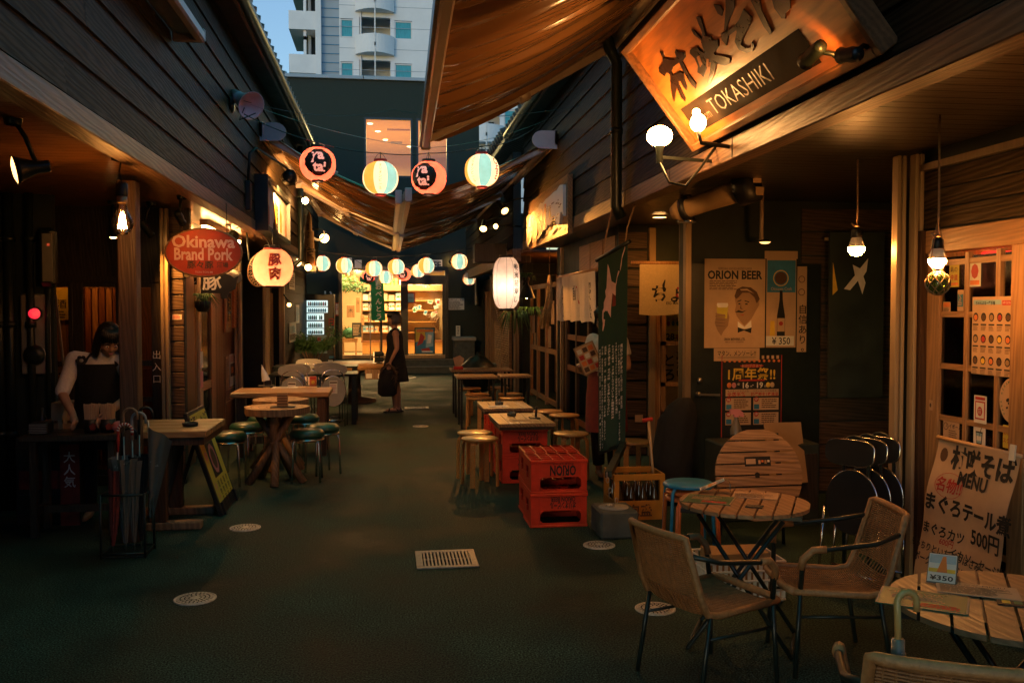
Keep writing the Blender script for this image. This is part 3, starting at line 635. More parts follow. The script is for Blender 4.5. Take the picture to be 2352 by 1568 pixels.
q = MB(); q.box(xw0+.05, xw1, YC-.012, YC-.008, .5, 1.86, PANED); q.build('pane', w)
m = MB(); m.box(xw0-.02, 3.7, YC+.012, YC+.019, .3, 1.95, PAPT); T = FF((xw0, YC+.006, 0))
m.card(.06, .3, 1.42, 1.76, .003, PAPY, T); m.text('28日', .09, INK, T, .12, 1.32, w=.02, z=.004)
for i in range(8):
    a = .07+.055*(i % 4); b = 1.48+.14*(i//4)
    m.ball((a+.02, b+.06, .004), (.016, .02, .003), SKIN, 8, T); m.ball((a+.02, b+.01, .004), (.02, .03, .003), (INKR, INKBL, INKGN, INKP)[i % 4], 8, T)
m.card(.06, .3, 1.28, 1.4, .004, PAPY, T); m.text('28', .10, INK, T, .11, 1.34, w=.03, z=.006); m.text('日', .06, INKR, T, .2, 1.34, w=.02, z=.006)
m.text('とろ', .16, INK, T, .1, 1.16, vert=True, w=.02, z=.004); m.card(.17, .3, .86, 1.2, .004, PAPT, T); m.text('真たい', .1, INK, T, .23, 1.18, vert=True, w=.02, z=.006); m.build('notices', RA)
t = MB(); t.ball((fx(1545, 9.75), 9.75, 1.98), .035, lamp('bay_bulb', WARM, 90), 10); t.build('bulb', RA)
m = MB(); m.card(-.045, .045, -.04, .04, .01, PAPT, FF((fx(1467, YC), YC-.022, PX(1467, 960, Y=YC).z))); m.build('switch_plate', RA)
XW = 2.62
m = MB(); m.box(XW, XW+.08, 10.15, 14.0, 2.0, ZS, DARKV); m.box(XW+.5, XW+.55, 10.15, 14.0, 0, ZS, DOORB); m.box(XW, XW+.5, 10.1, 10.16, 0, ZS, DARKV); m.box(XW, XW+.55, 14.02, 14.1, 0, ZS, DARKV)
m.build('wall', RA)
m = MB()
for y in (10.3, 11.0, 11.9, 12.7, 13.4): m.box(XW+.02, XW+.06, y, y+.1, 0, 2.0, POSTW)
for z in (.02, .75, 1.2): m.box(XW+.025, XW+.055, 10.2, 13.5, z, z+.08, REDWD)
m.build('sliding_doors', RA)
rail_post(2.70, 13.95, RA, .1, .1); rail_post(2.60, 13.6, RA, .05, .06)
m = MB(); T = FRW((XW-.01, 0, 0)); m.box(XW-.03, XW-.002, 10.3, 12.3, 2.14, 2.5, SLATY)
for y in (10.9, 11.6): m.box(XW-.04, XW-.028, y, y+.05, 2.14, 2.5, SLATW)
m.build('transom_panel', RA)
RB = thing('wooden_shop', 'farther wooden shop with low fascia, louvred panel and lit doorway', 'shop building', (3.0, 18.0, 0), 'wooden shops lining the alley')
m = MB(); lap_siding(m, 2.02, -1, 14.8, 23.8, 2.66, 4.2, .2, SIDING, (17, 20), 15); m.box(2.02, 2.15, 14.8, 23.8, 2.55, 4.2, DARKV); m.build('siding', RB)
m = MB(); m.box(1.98, 2.12, 14.6, 23.8, 2.42, 2.62, TRIM); m.build('fascia_beam', RB)
m = MB(); tile_roof(m, 1.84, -1, 14.4, 23.9, 4.42, 4.0, .42); m.build('roof', RB)
m = MB(); m.box(2.12, 5, 14.4, 23.8, 2.56, 2.6, SOFFIT); m.build('soffit', RB)
m = MB(); m.box(2.66, 2.74, 18.1, 24.2, 0, 2.56, DARKV); m.box(3.3, 3.35, 14.3, 18.1, 0, 2.56, PINE); m.box(2.66, 3.3, 18.05, 18.12, 0, 2.56, DARKV); m.build('wall', RB)
rail_post(2.50, 17.85, RB, .1, .1)
m = MB()
for y, w in ((14.5, .12), (15.6, .1), (16.5, .1), (17.3, .1)): m.box(2.7, 2.75, y, y+w, 0, 2.1, PINE)
for z in (.05, .9, 2.02): m.box(2.705, 2.745, 14.5, 17.4, z, z+.08, PINEX)
for y, z, s in ((14.9, 1.4, .3), (15.2, 1.0, .28), (16.0, 1.3, .3), (16.9, 1.2, .3), (16.8, .95, .2)): m.box(2.715, 2.72, y, y+s, z, z+s*1.3, PAPT)
m.build('door', RB, label='lit pine doorway with notices')
m = MB(); m.ball((3.0, 15.2, 2.3), .05, lamp('doorway_bulb', WARM, 220), 10); m.build('bulb', RB)
m = MB(); xs = 2.44
for k in range(36): m.box(xs-.02, xs+.03, 18.4, 20.9, .1+k*.05, .132+k*.05, SLATY)
m.box(xs-.03, xs+.03, 18.3, 18.4, .02, 2.0, SLATW); m.box(xs-.03, xs+.03, 19.6, 19.68, .02, 2.0, SLATW); m.build('louvre_panel', RB)
m = MB(); m.box(2.5, 2.6, 21.3, 24.0, 0, 2.4, DOORB)
for k in range(6): m.box(2.47, 2.5, 21.4+k*.4, 21.46+k*.4, .1, 2.1, PINE)
m.build('lattice_door', RB)
# end of the alley: dark building with the lit shop
YB = 24.2
EB = thing('end_building', 'dark brown rendered building closing the alley with lit upstairs window', 'building', (0, YB, 0))
def bx(px): return PX(px, 740, Y=YB).x
def bz(py, Y=YB): return PX(900, py, Y=Y).z
zt = bz(186); xl, xr = -3.6, bx(1101)
X0, X1 = bx(778), bx(1030); Zd0, Zd1 = .36, bz(612)
U0, U1, U2, U3 = bx(839), bx(949), bx(958), bx(1031); UZ0, UZ1 = bz(408), bz(271)
m = MB()
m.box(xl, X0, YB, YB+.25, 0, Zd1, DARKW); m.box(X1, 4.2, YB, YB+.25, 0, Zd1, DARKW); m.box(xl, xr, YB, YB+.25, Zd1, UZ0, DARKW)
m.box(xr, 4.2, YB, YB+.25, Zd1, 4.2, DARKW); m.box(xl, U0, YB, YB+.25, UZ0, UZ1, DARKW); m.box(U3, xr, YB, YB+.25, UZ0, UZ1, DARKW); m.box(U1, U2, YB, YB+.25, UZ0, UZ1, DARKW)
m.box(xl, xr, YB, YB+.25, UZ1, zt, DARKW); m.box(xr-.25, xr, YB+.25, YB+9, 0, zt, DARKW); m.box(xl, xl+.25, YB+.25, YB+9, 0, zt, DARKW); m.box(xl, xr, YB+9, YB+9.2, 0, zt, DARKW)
m.box(X0, X1, YB, YB+.25, .0, Zd0, DARKW)
m.build('wall', EB)
m = MB(); m.box(xl-.06, xr+.06, YB-.08, YB+.3, zt, zt+.09, PLASTG, ch=.01); m.box(-.62, -.6, YB-.085, YB-.075, zt, zt+.09, INK); m.box(xl+.25, xr-.25, YB+.3, YB+9, zt-.1, zt-.02, CONCD); m.build('coping', EB)
def frame_win(x0, x1, z0, z1, fw, Y, mm, nm, par, pane=PANE, ty=.06):
    m = MB(); m.box(x0, x0+fw, Y-ty, Y+.02, z0, z1, mm); m.box(x1-fw, x1, Y-ty, Y+.02, z0, z1, mm); m.box(x0+fw, x1-fw, Y-ty, Y+.02, z0, z0+fw, mm); m.box(x0+fw, x1-fw, Y-ty, Y+.02, z1-fw, z1, mm)
    w = m.build(nm, par); q = MB(); q.box(x0+fw, x1-fw, Y-.02, Y-.014, z0+fw, z1-fw, pane); q.build('pane', w); return w
frame_win(U0, U1, UZ0, UZ1, .05, YB+.05, BLACKM, 'window', EB); frame_win(U2, U3, UZ0, UZ1, .05, YB+.05, BLACKM, 'window', EB)
ROOMW = mat('room_wall', (.72, .52, .24), rough=.9, var=.05)
m = MB(); zc = UZ1+.22; y1 = YB+7.5
m.box(U0-1.5, U3+.6, YB+.25, y1, zc, zc+.05, ROOMW); m.box(U0-1.5, U3+.6, y1, y1+.05, UZ0-.6, zc, ROOMW); m.box(U0-1.5, U3+.6, YB+.25, y1, UZ0-.65, UZ0-.6, PINEX); m.box(U0-1.55, U0-1.5, YB+.25, y1, UZ0-.6, zc, ROOMW); m.box(U3+.6, U3+.65, YB+.25, y1, UZ0-.6, zc, ROOMW)
m.box(bx(885)-.1, bx(885)+.35, YB+1.0, YB+1.35, zc-.015, zc, GREYP); m.box(bx(900)-.1, bx(930)+.3, YB+2.6, YB+3.2, zc-.05, zc, ROOMW); m.box(.1, .45, YB+4.6, YB+4.9, zc-.012, zc, GREYP)
m.box(U0-1.5, U3+.6, y1-.03, y1, UZ0-.1, UZ0-.06, WHITEP); m.build('upper_room', EB)
DL = lamp('downlight', (1, .78, .45), 14)
m = MB()
for px, d in ((850, 1.9), (868, 3.0), (885, 4.3), (1012, 1.9), (1024, 3.0), (940, 5.4), (990, 4.2)):
    x = PX(px, 300, Y=YB+d).x; m.lathe([(.075, zc-.012), (.001, zc-.012)], DL, 12, MT((x, YB+d, 0)))
m.build('downlight', EB)
area('room_light', ((U0+U3)/2, YB+3, zc-.3), ((U0+U3)/2, YB+3, 0), 300, 2.4, 4, (1, .76, .27), EB)
m = MB(); m.box(U3-.1, U3+.12, y1-.06, y1-.03, UZ0+.5, UZ0+.75, lamp('exit_sign_green', (.1, .8, .35), 1.6)); m.build('exit_lamp', EB)
FW = .09; xm = bx(926)
m = MB(); m.box(X0, X0+FW, YB-.05, YB+.2, Zd0, Zd1, BLACKM); m.box(X1-FW, X1, YB-.05, YB+.2, Zd0, Zd1, BLACKM); m.box(X0+FW, X1-FW, YB-.05, YB+.2, Zd1-.1, Zd1, BLACKM); m.box(X0+FW, X1-FW, YB-.05, YB+.2, Zd0, Zd0+.09, ALU)
m.box(xm-.06, xm+.06, YB-.03, YB+.16, Zd0+.09, Zd1-.1, BLACKM); zh = bz(653); m.box(xm+.06, X1-FW, YB-.03, YB+.16, zh, zh+.24, BLACKM)
m.box(xm+.06, xm+.13, YB+.0, YB+.06, Zd0+.09, zh, BLACKM); m.box(X1-FW-.07, X1-FW, YB+.0, YB+.06, Zd0+.09, zh, BLACKM); m.box(bx(873), bx(873)+.06, YB, YB+.06, Zd0+.09, Zd1-.1, BLACKM)
SF = m.build('shop_front', EB); q = MB(); q.box(X0+FW, xm-.06, YB+.05, YB+.056, Zd0+.09, Zd1-.1, PANE); q.box(xm+.13, X1-FW-.07, YB+.03, YB+.036, Zd0+.09, zh, PANE); q.build('pane', SF)
m = MB(); y1 = YB+4.2; zc2 = Zd1+.1
SHOPW = mat('shop_wall', (.62, .46, .26), rough=.8, var=.08)
SHOPF = mat('shop_floor', (.62, .50, .34), rough=.35, var=.1)
m.box(xl+.5, X1+1, YB+.25, y1, Zd0-.1, Zd0-.02, SHOPF); m.box(xl+.5, X1+1, y1, y1+.05, Zd0, zc2, SHOPW); m.box(xl+.5, X1+1, YB+.25, y1, zc2, zc2+.05, SHOPW); m.box(xl+.5, xl+.55, YB+.25, y1, Zd0, zc2, SHOPW); m.box(X1+1, X1+1.05, YB+.25, y1, Zd0, zc2, SHOPW)
m.build('shop_room', EB)
area('shop_light', (0, YB+1.4, zc2-.15), (0, YB+1.6, 0), 290, 2.8, 1.8, (1, .63, .25), EB)
YS = YB+1.5
def sx(px, Y=YS): return PX(px, 740, Y=Y).x
def sz(py, Y=YS): return PX(900, py, Y=Y).z
m = MB(); zt2 = sz(786); m.box(sx(832), sx(1030), YS, YS+.5, Zd0+.05, zt2, PLYW); m.box(sx(830), sx(1030), YS-.03, YS+.5, zt2, zt2+.05, REDWD)
for px in (872, 905): m.box(sx(px)-.006, sx(px)+.006, YS-.004, YS, Zd0+.1, zt2, INK)
m.box(sx(832), sx(1030), YS-.002, YS+.02, Zd0-.02, Zd0+.05, DARKV); m.single('shop_counter', 'plywood counter with drawers inside the lit shop', 'counter')
m = MB(); YQ = YS+.55
for py in (668, 690, 712, 738, 762): z = sz(py, YQ); m.box(sx(832, YQ), sx(1000, YQ), YQ-.35, YQ, z-.02, z, PLYW)
m.box(sx(830, YQ), sx(1030, YQ), YQ-.4, YQ+.02, sz(668, YQ), sz(655, YQ), PINEX); m.box(sx(830, YQ), sx(833, YQ), YQ-.35, YQ, zt2, sz(655, YQ), PINE); m.box(sx(832, YQ), sx(1030, YQ), YQ+.005, YQ+.03, zt2, sz(655, YQ), SHOPW)
m.single('display_shelf', 'tall display shelf on the counter of the lit shop', 'shelf')
R = random.Random(4); cols = [PAPW, PAPW, WHITEP, PAPT, PAPT, INKLB, PAPY, INKGN]
nb = 0
def pack(x0, x1, z0, z1, y, mt, ac, label):
    global nb
    m = MB(); m.box(x0, x1, y-.16, y, z0, z1, mt, ch=.004); T = FF((x0, y-.161, z0)); w, h = x1-x0, z1-z0
    if ac: m.quad(w*.1, w*.55, h*.35, h*.6, .001, ac, T); m.lathe([(min(w, h)*.2, .001), (.0005, .001)], INKO, 10, T @ MT((w*.8, h*.5, 0)))
    m.single('packaged_goods', label, 'goods box', (x0, y, z0), 'packaged goods on the shop shelf'); nb += 1
colx = [(834, 845), (847, 871), (876, 892), (893, 905), (907, 926)]
names = ['narrow white', 'white', 'mixed', 'cream', 'wide pale']
pos = ['first', 'second', 'third', 'fourth', 'fifth']
for ci, (a, b) in enumerate(((834, 846), (848, 858), (861, 870), (876, 890), (893, 906), (909, 925))):
    for ri, py in enumerate((690, 712, 738, 762)):
        z0 = sz(py, YQ); h = (sz((668, 690, 712, 738)[ri], YQ)-z0)*R.uniform(.55, .88)
        if ci == 4 and ri == 1: h *= 1.05
        mt = R.choice(cols); cn = {PAPW: 'white', WHITEP: 'cream white', PAPT: 'tan', INKLB: 'pale blue', PAPY: 'yellow', INKGN: 'green'}[mt]
        pack(sx(a, YQ), sx(b, YQ), z0, z0+h, YQ-.12, mt, R.choice((INKO, INKGN, INKBL, None)), '%s carton, %s along the shop shelf from the doorway side, %s tier' % (cn, ('first', 'second', 'third', 'fourth', 'fifth', 'sixth')[ci], ('top', 'second', 'third', 'lowest')[ri]))
for i, px in enumerate((883, 892, 901, 910)):
    z0 = sz(655, YQ); x = sx(px, YQ); m = MB(); m.lathe([(.045, 0), (.045, .17), (.04, .18), (.04, .2), (.001, .2)], (PAPY), 12); m.lathe([(.0465, .05), (.0465, .13)], INKGN, 12); m.lathe([(.046, .17), (.046, .2), (.001, .201)], BLACKM, 12)
    o = m.single('jar', 'yellow labelled jar with black lid, %s above the shop shelf from the doorway side' % ('first', 'second', 'third', 'fourth')[i], 'jar', (0, 0, 0), 'jars on the shop shelf top'); o.location = (x, YQ-.2, z0)
for i, (a, b, h) in enumerate(((918, 948, .26), (955, 972, .2), (990, 1015, .22))):
    pack(sx(a, YQ), sx(b, YQ), sz(655, YQ), sz(655, YQ)+h, YQ-.1, (PAPW, WHITEP, PAPW)[i], (INKO, None, INKGN)[i], ('long white carton on top of the shop shelf', 'short cream carton on top of the shop shelf behind the sliding door', 'white carton with green print on top of the shop shelf')[i])
m = MB()
for k in range(9):
    a = V((sx(1010), YS+.3, sz(760)+k*.05)); b = V((sx(945+k*7), YS+.25, sz(690+k*8))); m.tube([a, (a+b)/2+V((0, 0, .1)), b], [.02, .014, .006], LOGW, 6)
m.single('driftwood', 'driftwood branches holding photo cards behind the shop door', 'driftwood')
R = random.Random(9)
for i in range(13):
    x = sx(945+R.random()*70); z = sz(690+R.random()*75); m = MB(); T = FF((x, YS+.1-.01*i, z)) @ MX.Rotation(R.uniform(-.4, .4), 4, 'Z')
    w, h = (.13, .09) if i % 2 else (.09, .13); m.card(-w/2, w/2, -h/2, h/2, .003, PAPW, T); m.quad(-w*.4, w*.4, -h*.3, h*.4, .004, (INKBL, INKLB, INKR, INKGN, PAPT)[i % 5], T)
    m.single('photo_card', 'small %s photo card clipped to the driftwood behind the shop door' % ('blue', 'pale blue', 'red', 'green', 'tan')[i % 5], 'photo card', None, 'photo cards on the driftwood: %s' % ('blue', 'pale blue', 'red', 'green', 'tan')[i % 5])
m = MB(); leaf_cloud(m, (sx(800), YS-.2, sz(650)), (.25, .2, .2), 260, .12, .02, LEAF, 3, .5); leaf_cloud(m, (sx(825), YS-.2, sz(660)), (.2, .2, .12), 120, .1, .02, LEAFD, 5, .5); m.single('hanging_plant', 'leafy green plant hanging high above the green chair in the lit shop', 'plant')
for i, (px, py, w, h) in enumerate(((805, 715, .22, .34), (822, 700, .1, .42), (832, 735, .1, .3))):
    m = MB(); T = FF((sx(px), YS+.2, sz(py))); m.box(-w/2, w/2, -h/2, h/2, 0, .02, PINE, T, ch=.004); m.text(('木', '土産', '手')[i], w*.6, INK, T, 0, .02, vert=True if i == 1 else False, z=.022) if i != 1 else m.text('土産', w*.6, INK, T, 0, h*.35, vert=True, z=.022)
    m.single('wooden_plaque', ('square pale wooden plaque hanging above the green chair in the lit shop', 'tall narrow wooden plaque hanging beside the square one in the shop', 'small wooden plaque near the shop shelf')[i], 'plaque')
m = MB(); T = FF((sx(820), YS-.2, sz(757))); m.box(-.13, .13, -.2, .2, 0, .02, BLACKM, T); m.lines(-.1, .1, -.15, .15, 8, .015, PAPT, T, .021, 3); m.single('notice_board', 'small dark notice board standing above the green chair in the lit shop', 'board')
m = MB(); m.ball((sx(803), YS, sz(765)), (.2, .18, .16), INKGN, 14); m.box(sx(803)-.2, sx(803)+.22, YS-.15, YS+.15, sz(785), sz(776), PINE)
for dx in (-.17, .17): m.box(sx(803)+dx-.02, sx(803)+dx+.02, YS-.05, YS, Zd0-.02, sz(785), PINE)
m.single('green_chair', 'green cushioned wooden chair inside the lit shop', 'chair')
m = MB(); Yp = YB-.12; x0, x1 = PX(952, 750, Y=Yp).x, PX(999, 750, Y=Yp).x; z0, z1 = PX(900, 814, Y=Yp).z, PX(900, 752, Y=Yp).z
T = FF((x0, Yp, z0)); w, h = x1-x0, z1-z0
m.box(0, w, 0, h, -.03, 0, BLACKM, T); m.quad(.03, w-.03, .03, h-.03, .001, INKBL, T); m.poly([(.03, h*.45), (w*.55, h*.55), (w*.5, h-.04), (.03, h-.04)], .002, INKY, T); m.poly([(w*.55, h*.25), (w*.9, h*.3), (w-.04, h*.85), (w*.55, h*.8)], .002, INKLB, T)
m.poly([(w*.1, h*.3), (w*.4, h*.42), (w*.5, h*.66), (w*.3, h*.8), (w*.22, h*.55)], .003, INKR, T); m.poly([(w*.6, h*.4), (w*.8, h*.42), (w*.85, h*.7), (w*.66, h*.75)], .003, INKW, T); m.poly([(w*.4, .06), (w*.8, .08), (w*.7, h*.25), (w*.3, h*.2)], .003, INKR, T)
m.quad(.05, w-.05, h-.12, h-.05, .004, INKO, T); m.quad(w*.35, w-.06, .05, .09, .004, INKW, T)
m.single('poster_board', 'black framed colourful poster board leaning on the shop door', 'poster board')
m = MB(); T = FF((PX(944, 680, Y=YB+.02).x, YB+.02, bz(684))); m.box(-.11, .11, -.14, .14, 0, .015, INKR, T); m.box(-.08, .08, -.11, .11, .015, .018, PAPW, T); m.text('営業中', .045, INKR, T, 0, 0, z=.02); m.single('framed_notice', 'red framed notice on the shop sliding door', 'notice')
m = MB(); xs0, xs1 = bx(700), bx(1043)
m.box(xs0, xs1, YB-.70, YB-.34, 0, .17, CONCD, ch=.012); m.box(xs0, xs1, YB-.35, YB-.002, 0, .335, CONCD, ch=.012); m.box(xs0, xs1, YB-.715, YB-.62, .172, .182, CONC); m.box(xs0, xs1, YB-.365, YB-.27, .337, .347, CONC)
m.single('concrete_steps', 'two low concrete steps in front of the lit shop', 'steps', (.3, YB-.5, 0))
m = MB(); xa, xb = PX(1043, 800, Y=YB-.5).x, PX(1089, 800, Y=YB-.5).x; m.box(xa, xb, YB-.75, YB-.01, 0, .84, CONCD, ch=.01); m.box(xa-.03, xb+.03, YB-.78, YB-.01, .84, .93, CONC, ch=.01); m.single('concrete_plinth', 'grey concrete plinth with a pale cap beside the shop steps', 'plinth')
m = MB(); T = FF((bx(1048), YB-.002, bz(698))); m.card(-.21, .21, -.15, .15, .004, PAPW, T); m.text('沖縄そば・定食', .06, INK, T, 0, .115, z=.006); m.lines(-.19, .19, -.14, .08, 9, .012, INK, T, .006, 2); m.single('wall_notice', 'white printed notice on the dark wall right of the shop door', 'notice')
m = MB(); T = FF((PX(1052, 778, Y=YB-.4).x, YB-.4, .95)); m.box(-.055, .055, 0, .27, 0, .03, PAPW, T); m.text('喫煙所', .07, INK, T, 0, .25, vert=True, z=.032); m.single('upright_sign', 'small upright sign standing on the concrete plinth', 'sign')
m = MB(); T = FF((bx(1002), YB-.002, bz(610))); m.card(-.16, .16, -.16, .16, .01, PAPW, T); m.text('FE', .22, INK, T, .03, .03, w=.03, z=.012); m.lines(-.13, .13, -.14, -.1, 1, .03, INK, T, .012); m.card(-.6, -.17, -.25, -.05, .008, PAPT, T); m.single('cafe_sign', 'white sign lettered FE above the shop door behind the lanterns', 'sign')
m = MB(); T = FF((bx(755), YB-.003, bz(677))); m.text('い', .24, INKW, T, 0, 0, w=.04, z=.003); m.single('wall_lettering', 'white brushed letter on the dark wall above the vending machine', 'lettering')
m = MB(); T = FF((bx(774), YB-.003, bz(710))); m.card(-.04, .05, -.17, .17, .006, INKR, T); m.card(-.028, .038, -.14, .14, .007, PAPW, T); m.text('禁煙', .06, INKR, T, .005, .1, vert=True, z=.008); m.single('wall_notice', 'narrow red notice strip between vending machine and shop door', 'notice')
m = MB(); q = V((bx(805), YB-.06, bz(598))); m.box(q.x-.05, q.x+.05, q.y, YB-.005, q.z-.06, q.z+.06, WHITEP, ch=.008); m.box(q.x+.12, q.x+.3, YB-.12, YB-.005, q.z-.22, q.z+.0, WHITEP, ch=.01); m.tube([(q.x, q.y+.02, q.z-.06), (q.x+.02, q.y, q.z-.25), (q.x+.12, q.y, q.z-.33), (q.x+.2, q.y, q.z-.2)], .01, WHITEP, 6); m.single('socket_box', 'white outlet box with looped cable above the shop front', 'outlet')
def wall_lamp(px, py, Y, label, st=40, r=.055, aim=None):
    p = PX(px, py, Y=Y); t = thing('wall_lamp', label, 'wall lamp', p)
    m = MB(); m.lathe([(.01, .10), (.05, .09), (.08, .02), (.075, 0), (.045, .07)], BLACKM, 14, MT(p) @ MX.Rotation(pi*.5, 4, 'X')); m.tube([p+V((0, .02, .05)), p+V((0, .12, .12))], .012, BLACKM, 6); m.build('shade', t)
    m = MB(); m.ball(p, r, lamp('wall_bulb', WARMW, st), 12); m.build('bulb', t); return t
wall_lamp(1037, 601, YB-.12, 'round shaded wall lamp right of the shop door, flaring', 60)
def vend():
    p = PX(735, 838, Y=23.3); p.z = 0; t = thing('vending_machine', 'dark drink vending machine with six lit rows of bottles', 'vending machine', p)
    x0, x1 = PX(701, 740, Y=23.3).x, PX(767, 740, Y=23.3).x; zt = 2.03; y0, y1 = 23.3, 24.0
    m = MB(); m.box(x0, x1, y0, y1, .05, zt, BLACKM, ch=.015); m.box(x0+.03, x1-.03, y0+.05, y1-.05, 0, .05, BLACKP); m.build('cabinet', t)
    LITE = lamp('vending_backlight', (.72, 1.0, .98), 1.5); xr_ = PX(753, 740, Y=23.3).x; cc = (INKR, INKGN, INKBL, BLACKP, INKLB, INKB, INKBL, INKGN)
    R = random.Random(2)
    for r, (ya, yb) in enumerate(((690, 703), (705, 718), (720, 735), (738, 753), (755, 768), (770, 784))):
        za, zb = PX(720, yb, Y=23.3).z, PX(720, ya, Y=23.3).z; xe = xr_ if r < 2 else PX(744, 740, Y=23.3).x
        m = MB(); m.box(x0+.04, xe, y0-.004, y0+.012, za, zb, LITE);
        w = m.build('lit_row', t); n = 10 if r < 2 else 8
        for k in range(n):
            if R.random() < .18 and r > 1: continue
            x = x0+.07+(xe-x0-.1)*(k+.5)/n; h = (zb-za)*.72; b = MB(); cm = R.choice(cc) if r != 1 else INKBL
            b.lathe([(.019, 0), (.019, h*.65), (.009, h*.82), (.009, h), (.001, h)], cm, 8, MT((x, y0-.025, za+.012))); b.build('bottle', w)
    m = MB(); xa = PX(755, 740, Y=23.3).x; T = FF((xa, y0-.002, 0))
    m.card(.0, .13, 1.25, 1.42, .008, INKR, T); m.card(.02, .11, 1.28, 1.33, .01, BLACKP, T); m.card(.02, .11, 1.35, 1.39, .01, BLACKP, T); m.card(0, .13, 1.17, 1.22, .006, INKBL, T); m.card(.01, .06, 1.18, 1.21, .008, PAPW, T); m.card(.02, .12, .95, 1.1, .006, GREYP, T); m.card(0, .13, .42, .48, .006, INKBL, T); m.card(-.02, .1, .28, .38, .005, PAPW, T); m.build('payment_panel', t)
    m = MB(); m.box(x0+.08, xr_-.06, y0-.02, y0-.002, .32, .52, BLACKP, ch=.01); m.box(x0+.05, xr_-.02, y0-.006, y0-.001, .55, 1.0, INKLB); m.build('delivery_slot', t)
vend()
def shrub():
    p = PX(720, 850, Z=0); p.y = 20.6; p = PX(718, 740, Y=20.6); p.z = 0
    t = thing('potted_shrub', 'feathery green shrub in a pot before the vending machine', 'plant', p)
    m = MB(); m.lathe([(.12, 0), (.16, .28), (.17, .3), (.14, .3), (.12, .26), (.001, .26)], BLACKP, 18, MT(p)); m.build('pot', t)
    b = MB(); lf = MB(); R = random.Random(6)
    for k in range(20):
        a = R.uniform(-.5, 3.6); l = R.uniform(.45, 1.0); e = p+V((cos(a)*l*.85, -sin(a)*.3, .75+l*R.uniform(-.1, .6))); mid = p+V((cos(a)*l*.3, -.1, .8)); b.tube([p+V((0, 0, .25)), mid, e], [.012, .008, .003], LOGW, 5)
        for j in range(9):
            q = mid.lerp(e, j/8); leaf_cloud(lf, q, (.05, .05, .03), 14, .12, .008, LEAF, k*20+j, .15)
    b.build('branches', t); lf.build('foliage', t)
shrub()
# apartment tower, distant roof
YT = 61.0
TW = thing('apartment_tower', 'tall white apartment tower with curved balconies against the dusk sky', 'apartment tower', (4, YT, 0))
def tx(px): return PX(px, 200, Y=YT).x
def tz(py): return PX(850, py, Y=YT).z
m = MB(); zt = tz(-260)
bays = []
for off in (0, 251): bays.append([c+off for c in (783, 812, 826, 897, 907, 947)])
m.box(tx(726), tx(739), YT-.3, YT+12, 0, zt, PLAST); m.box(tx(1240), tx(1246), YT, YT+12, 0, zt, PLAST)
rows = [k*98.6 for k in range(-3, 4)]
def strip(x0, x1, holes):
    zs = [0]+sum(([tz(b), tz(a)] for a, b in sorted(holes, key=lambda h: -h[1])), [])+[zt]
    for a, b in zip(zs[::2], zs[1::2]): m.box(x0, x1, YT, YT+.3, a, b, PLAST)
edges = [tx(780)]
for B in bays:
    x = [tx(c) for c in B]
    m.box(edges[-1], x[0], YT, YT+.3, 0, zt, PLAST); strip(x[0], x[1], [(45+r, 89+r) for r in rows]); m.box(x[1], x[2], YT, YT+.3, 0, zt, PLAST); strip(x[2], x[3], [(40+r, 118+r) for r in rows]); m.box(x[3], x[4], YT, YT+.3, 0, zt, PLAST); strip(x[4], x[5], [(45+r, 86+r) for r in rows]); edges.append(x[5])
m.box(edges[-1], tx(1240), YT, YT+.3, 0, zt, PLAST); m.box(tx(740), tx(1240), YT+2.0, YT+12, 0, zt, PLAST)
for r in rows:
    z = tz(118+r)
    for B in bays: m.box(tx(B[2]), tx(B[3]), YT, YT+2, z-.12, z, PLAST)
m.build('wall', TW)
m = MB(); m.box(tx(739), tx(780), YT+.06, YT+.3, 0, zt, PLASTG)
for k in range(40):
    z = tz(180)-2+k*.58
    if z < zt: m.box(tx(739), tx(780), YT+.02, YT+.07, z, z+.05, INKBL)
m.build('grey_panel', TW)
m = MB()
for k in range(14): z = tz(15+k*49); m.box(tx(780), tx(1240), YT-.012, YT-.002, z, z+.03, PLASTG)
m.build('joint_lines', TW)
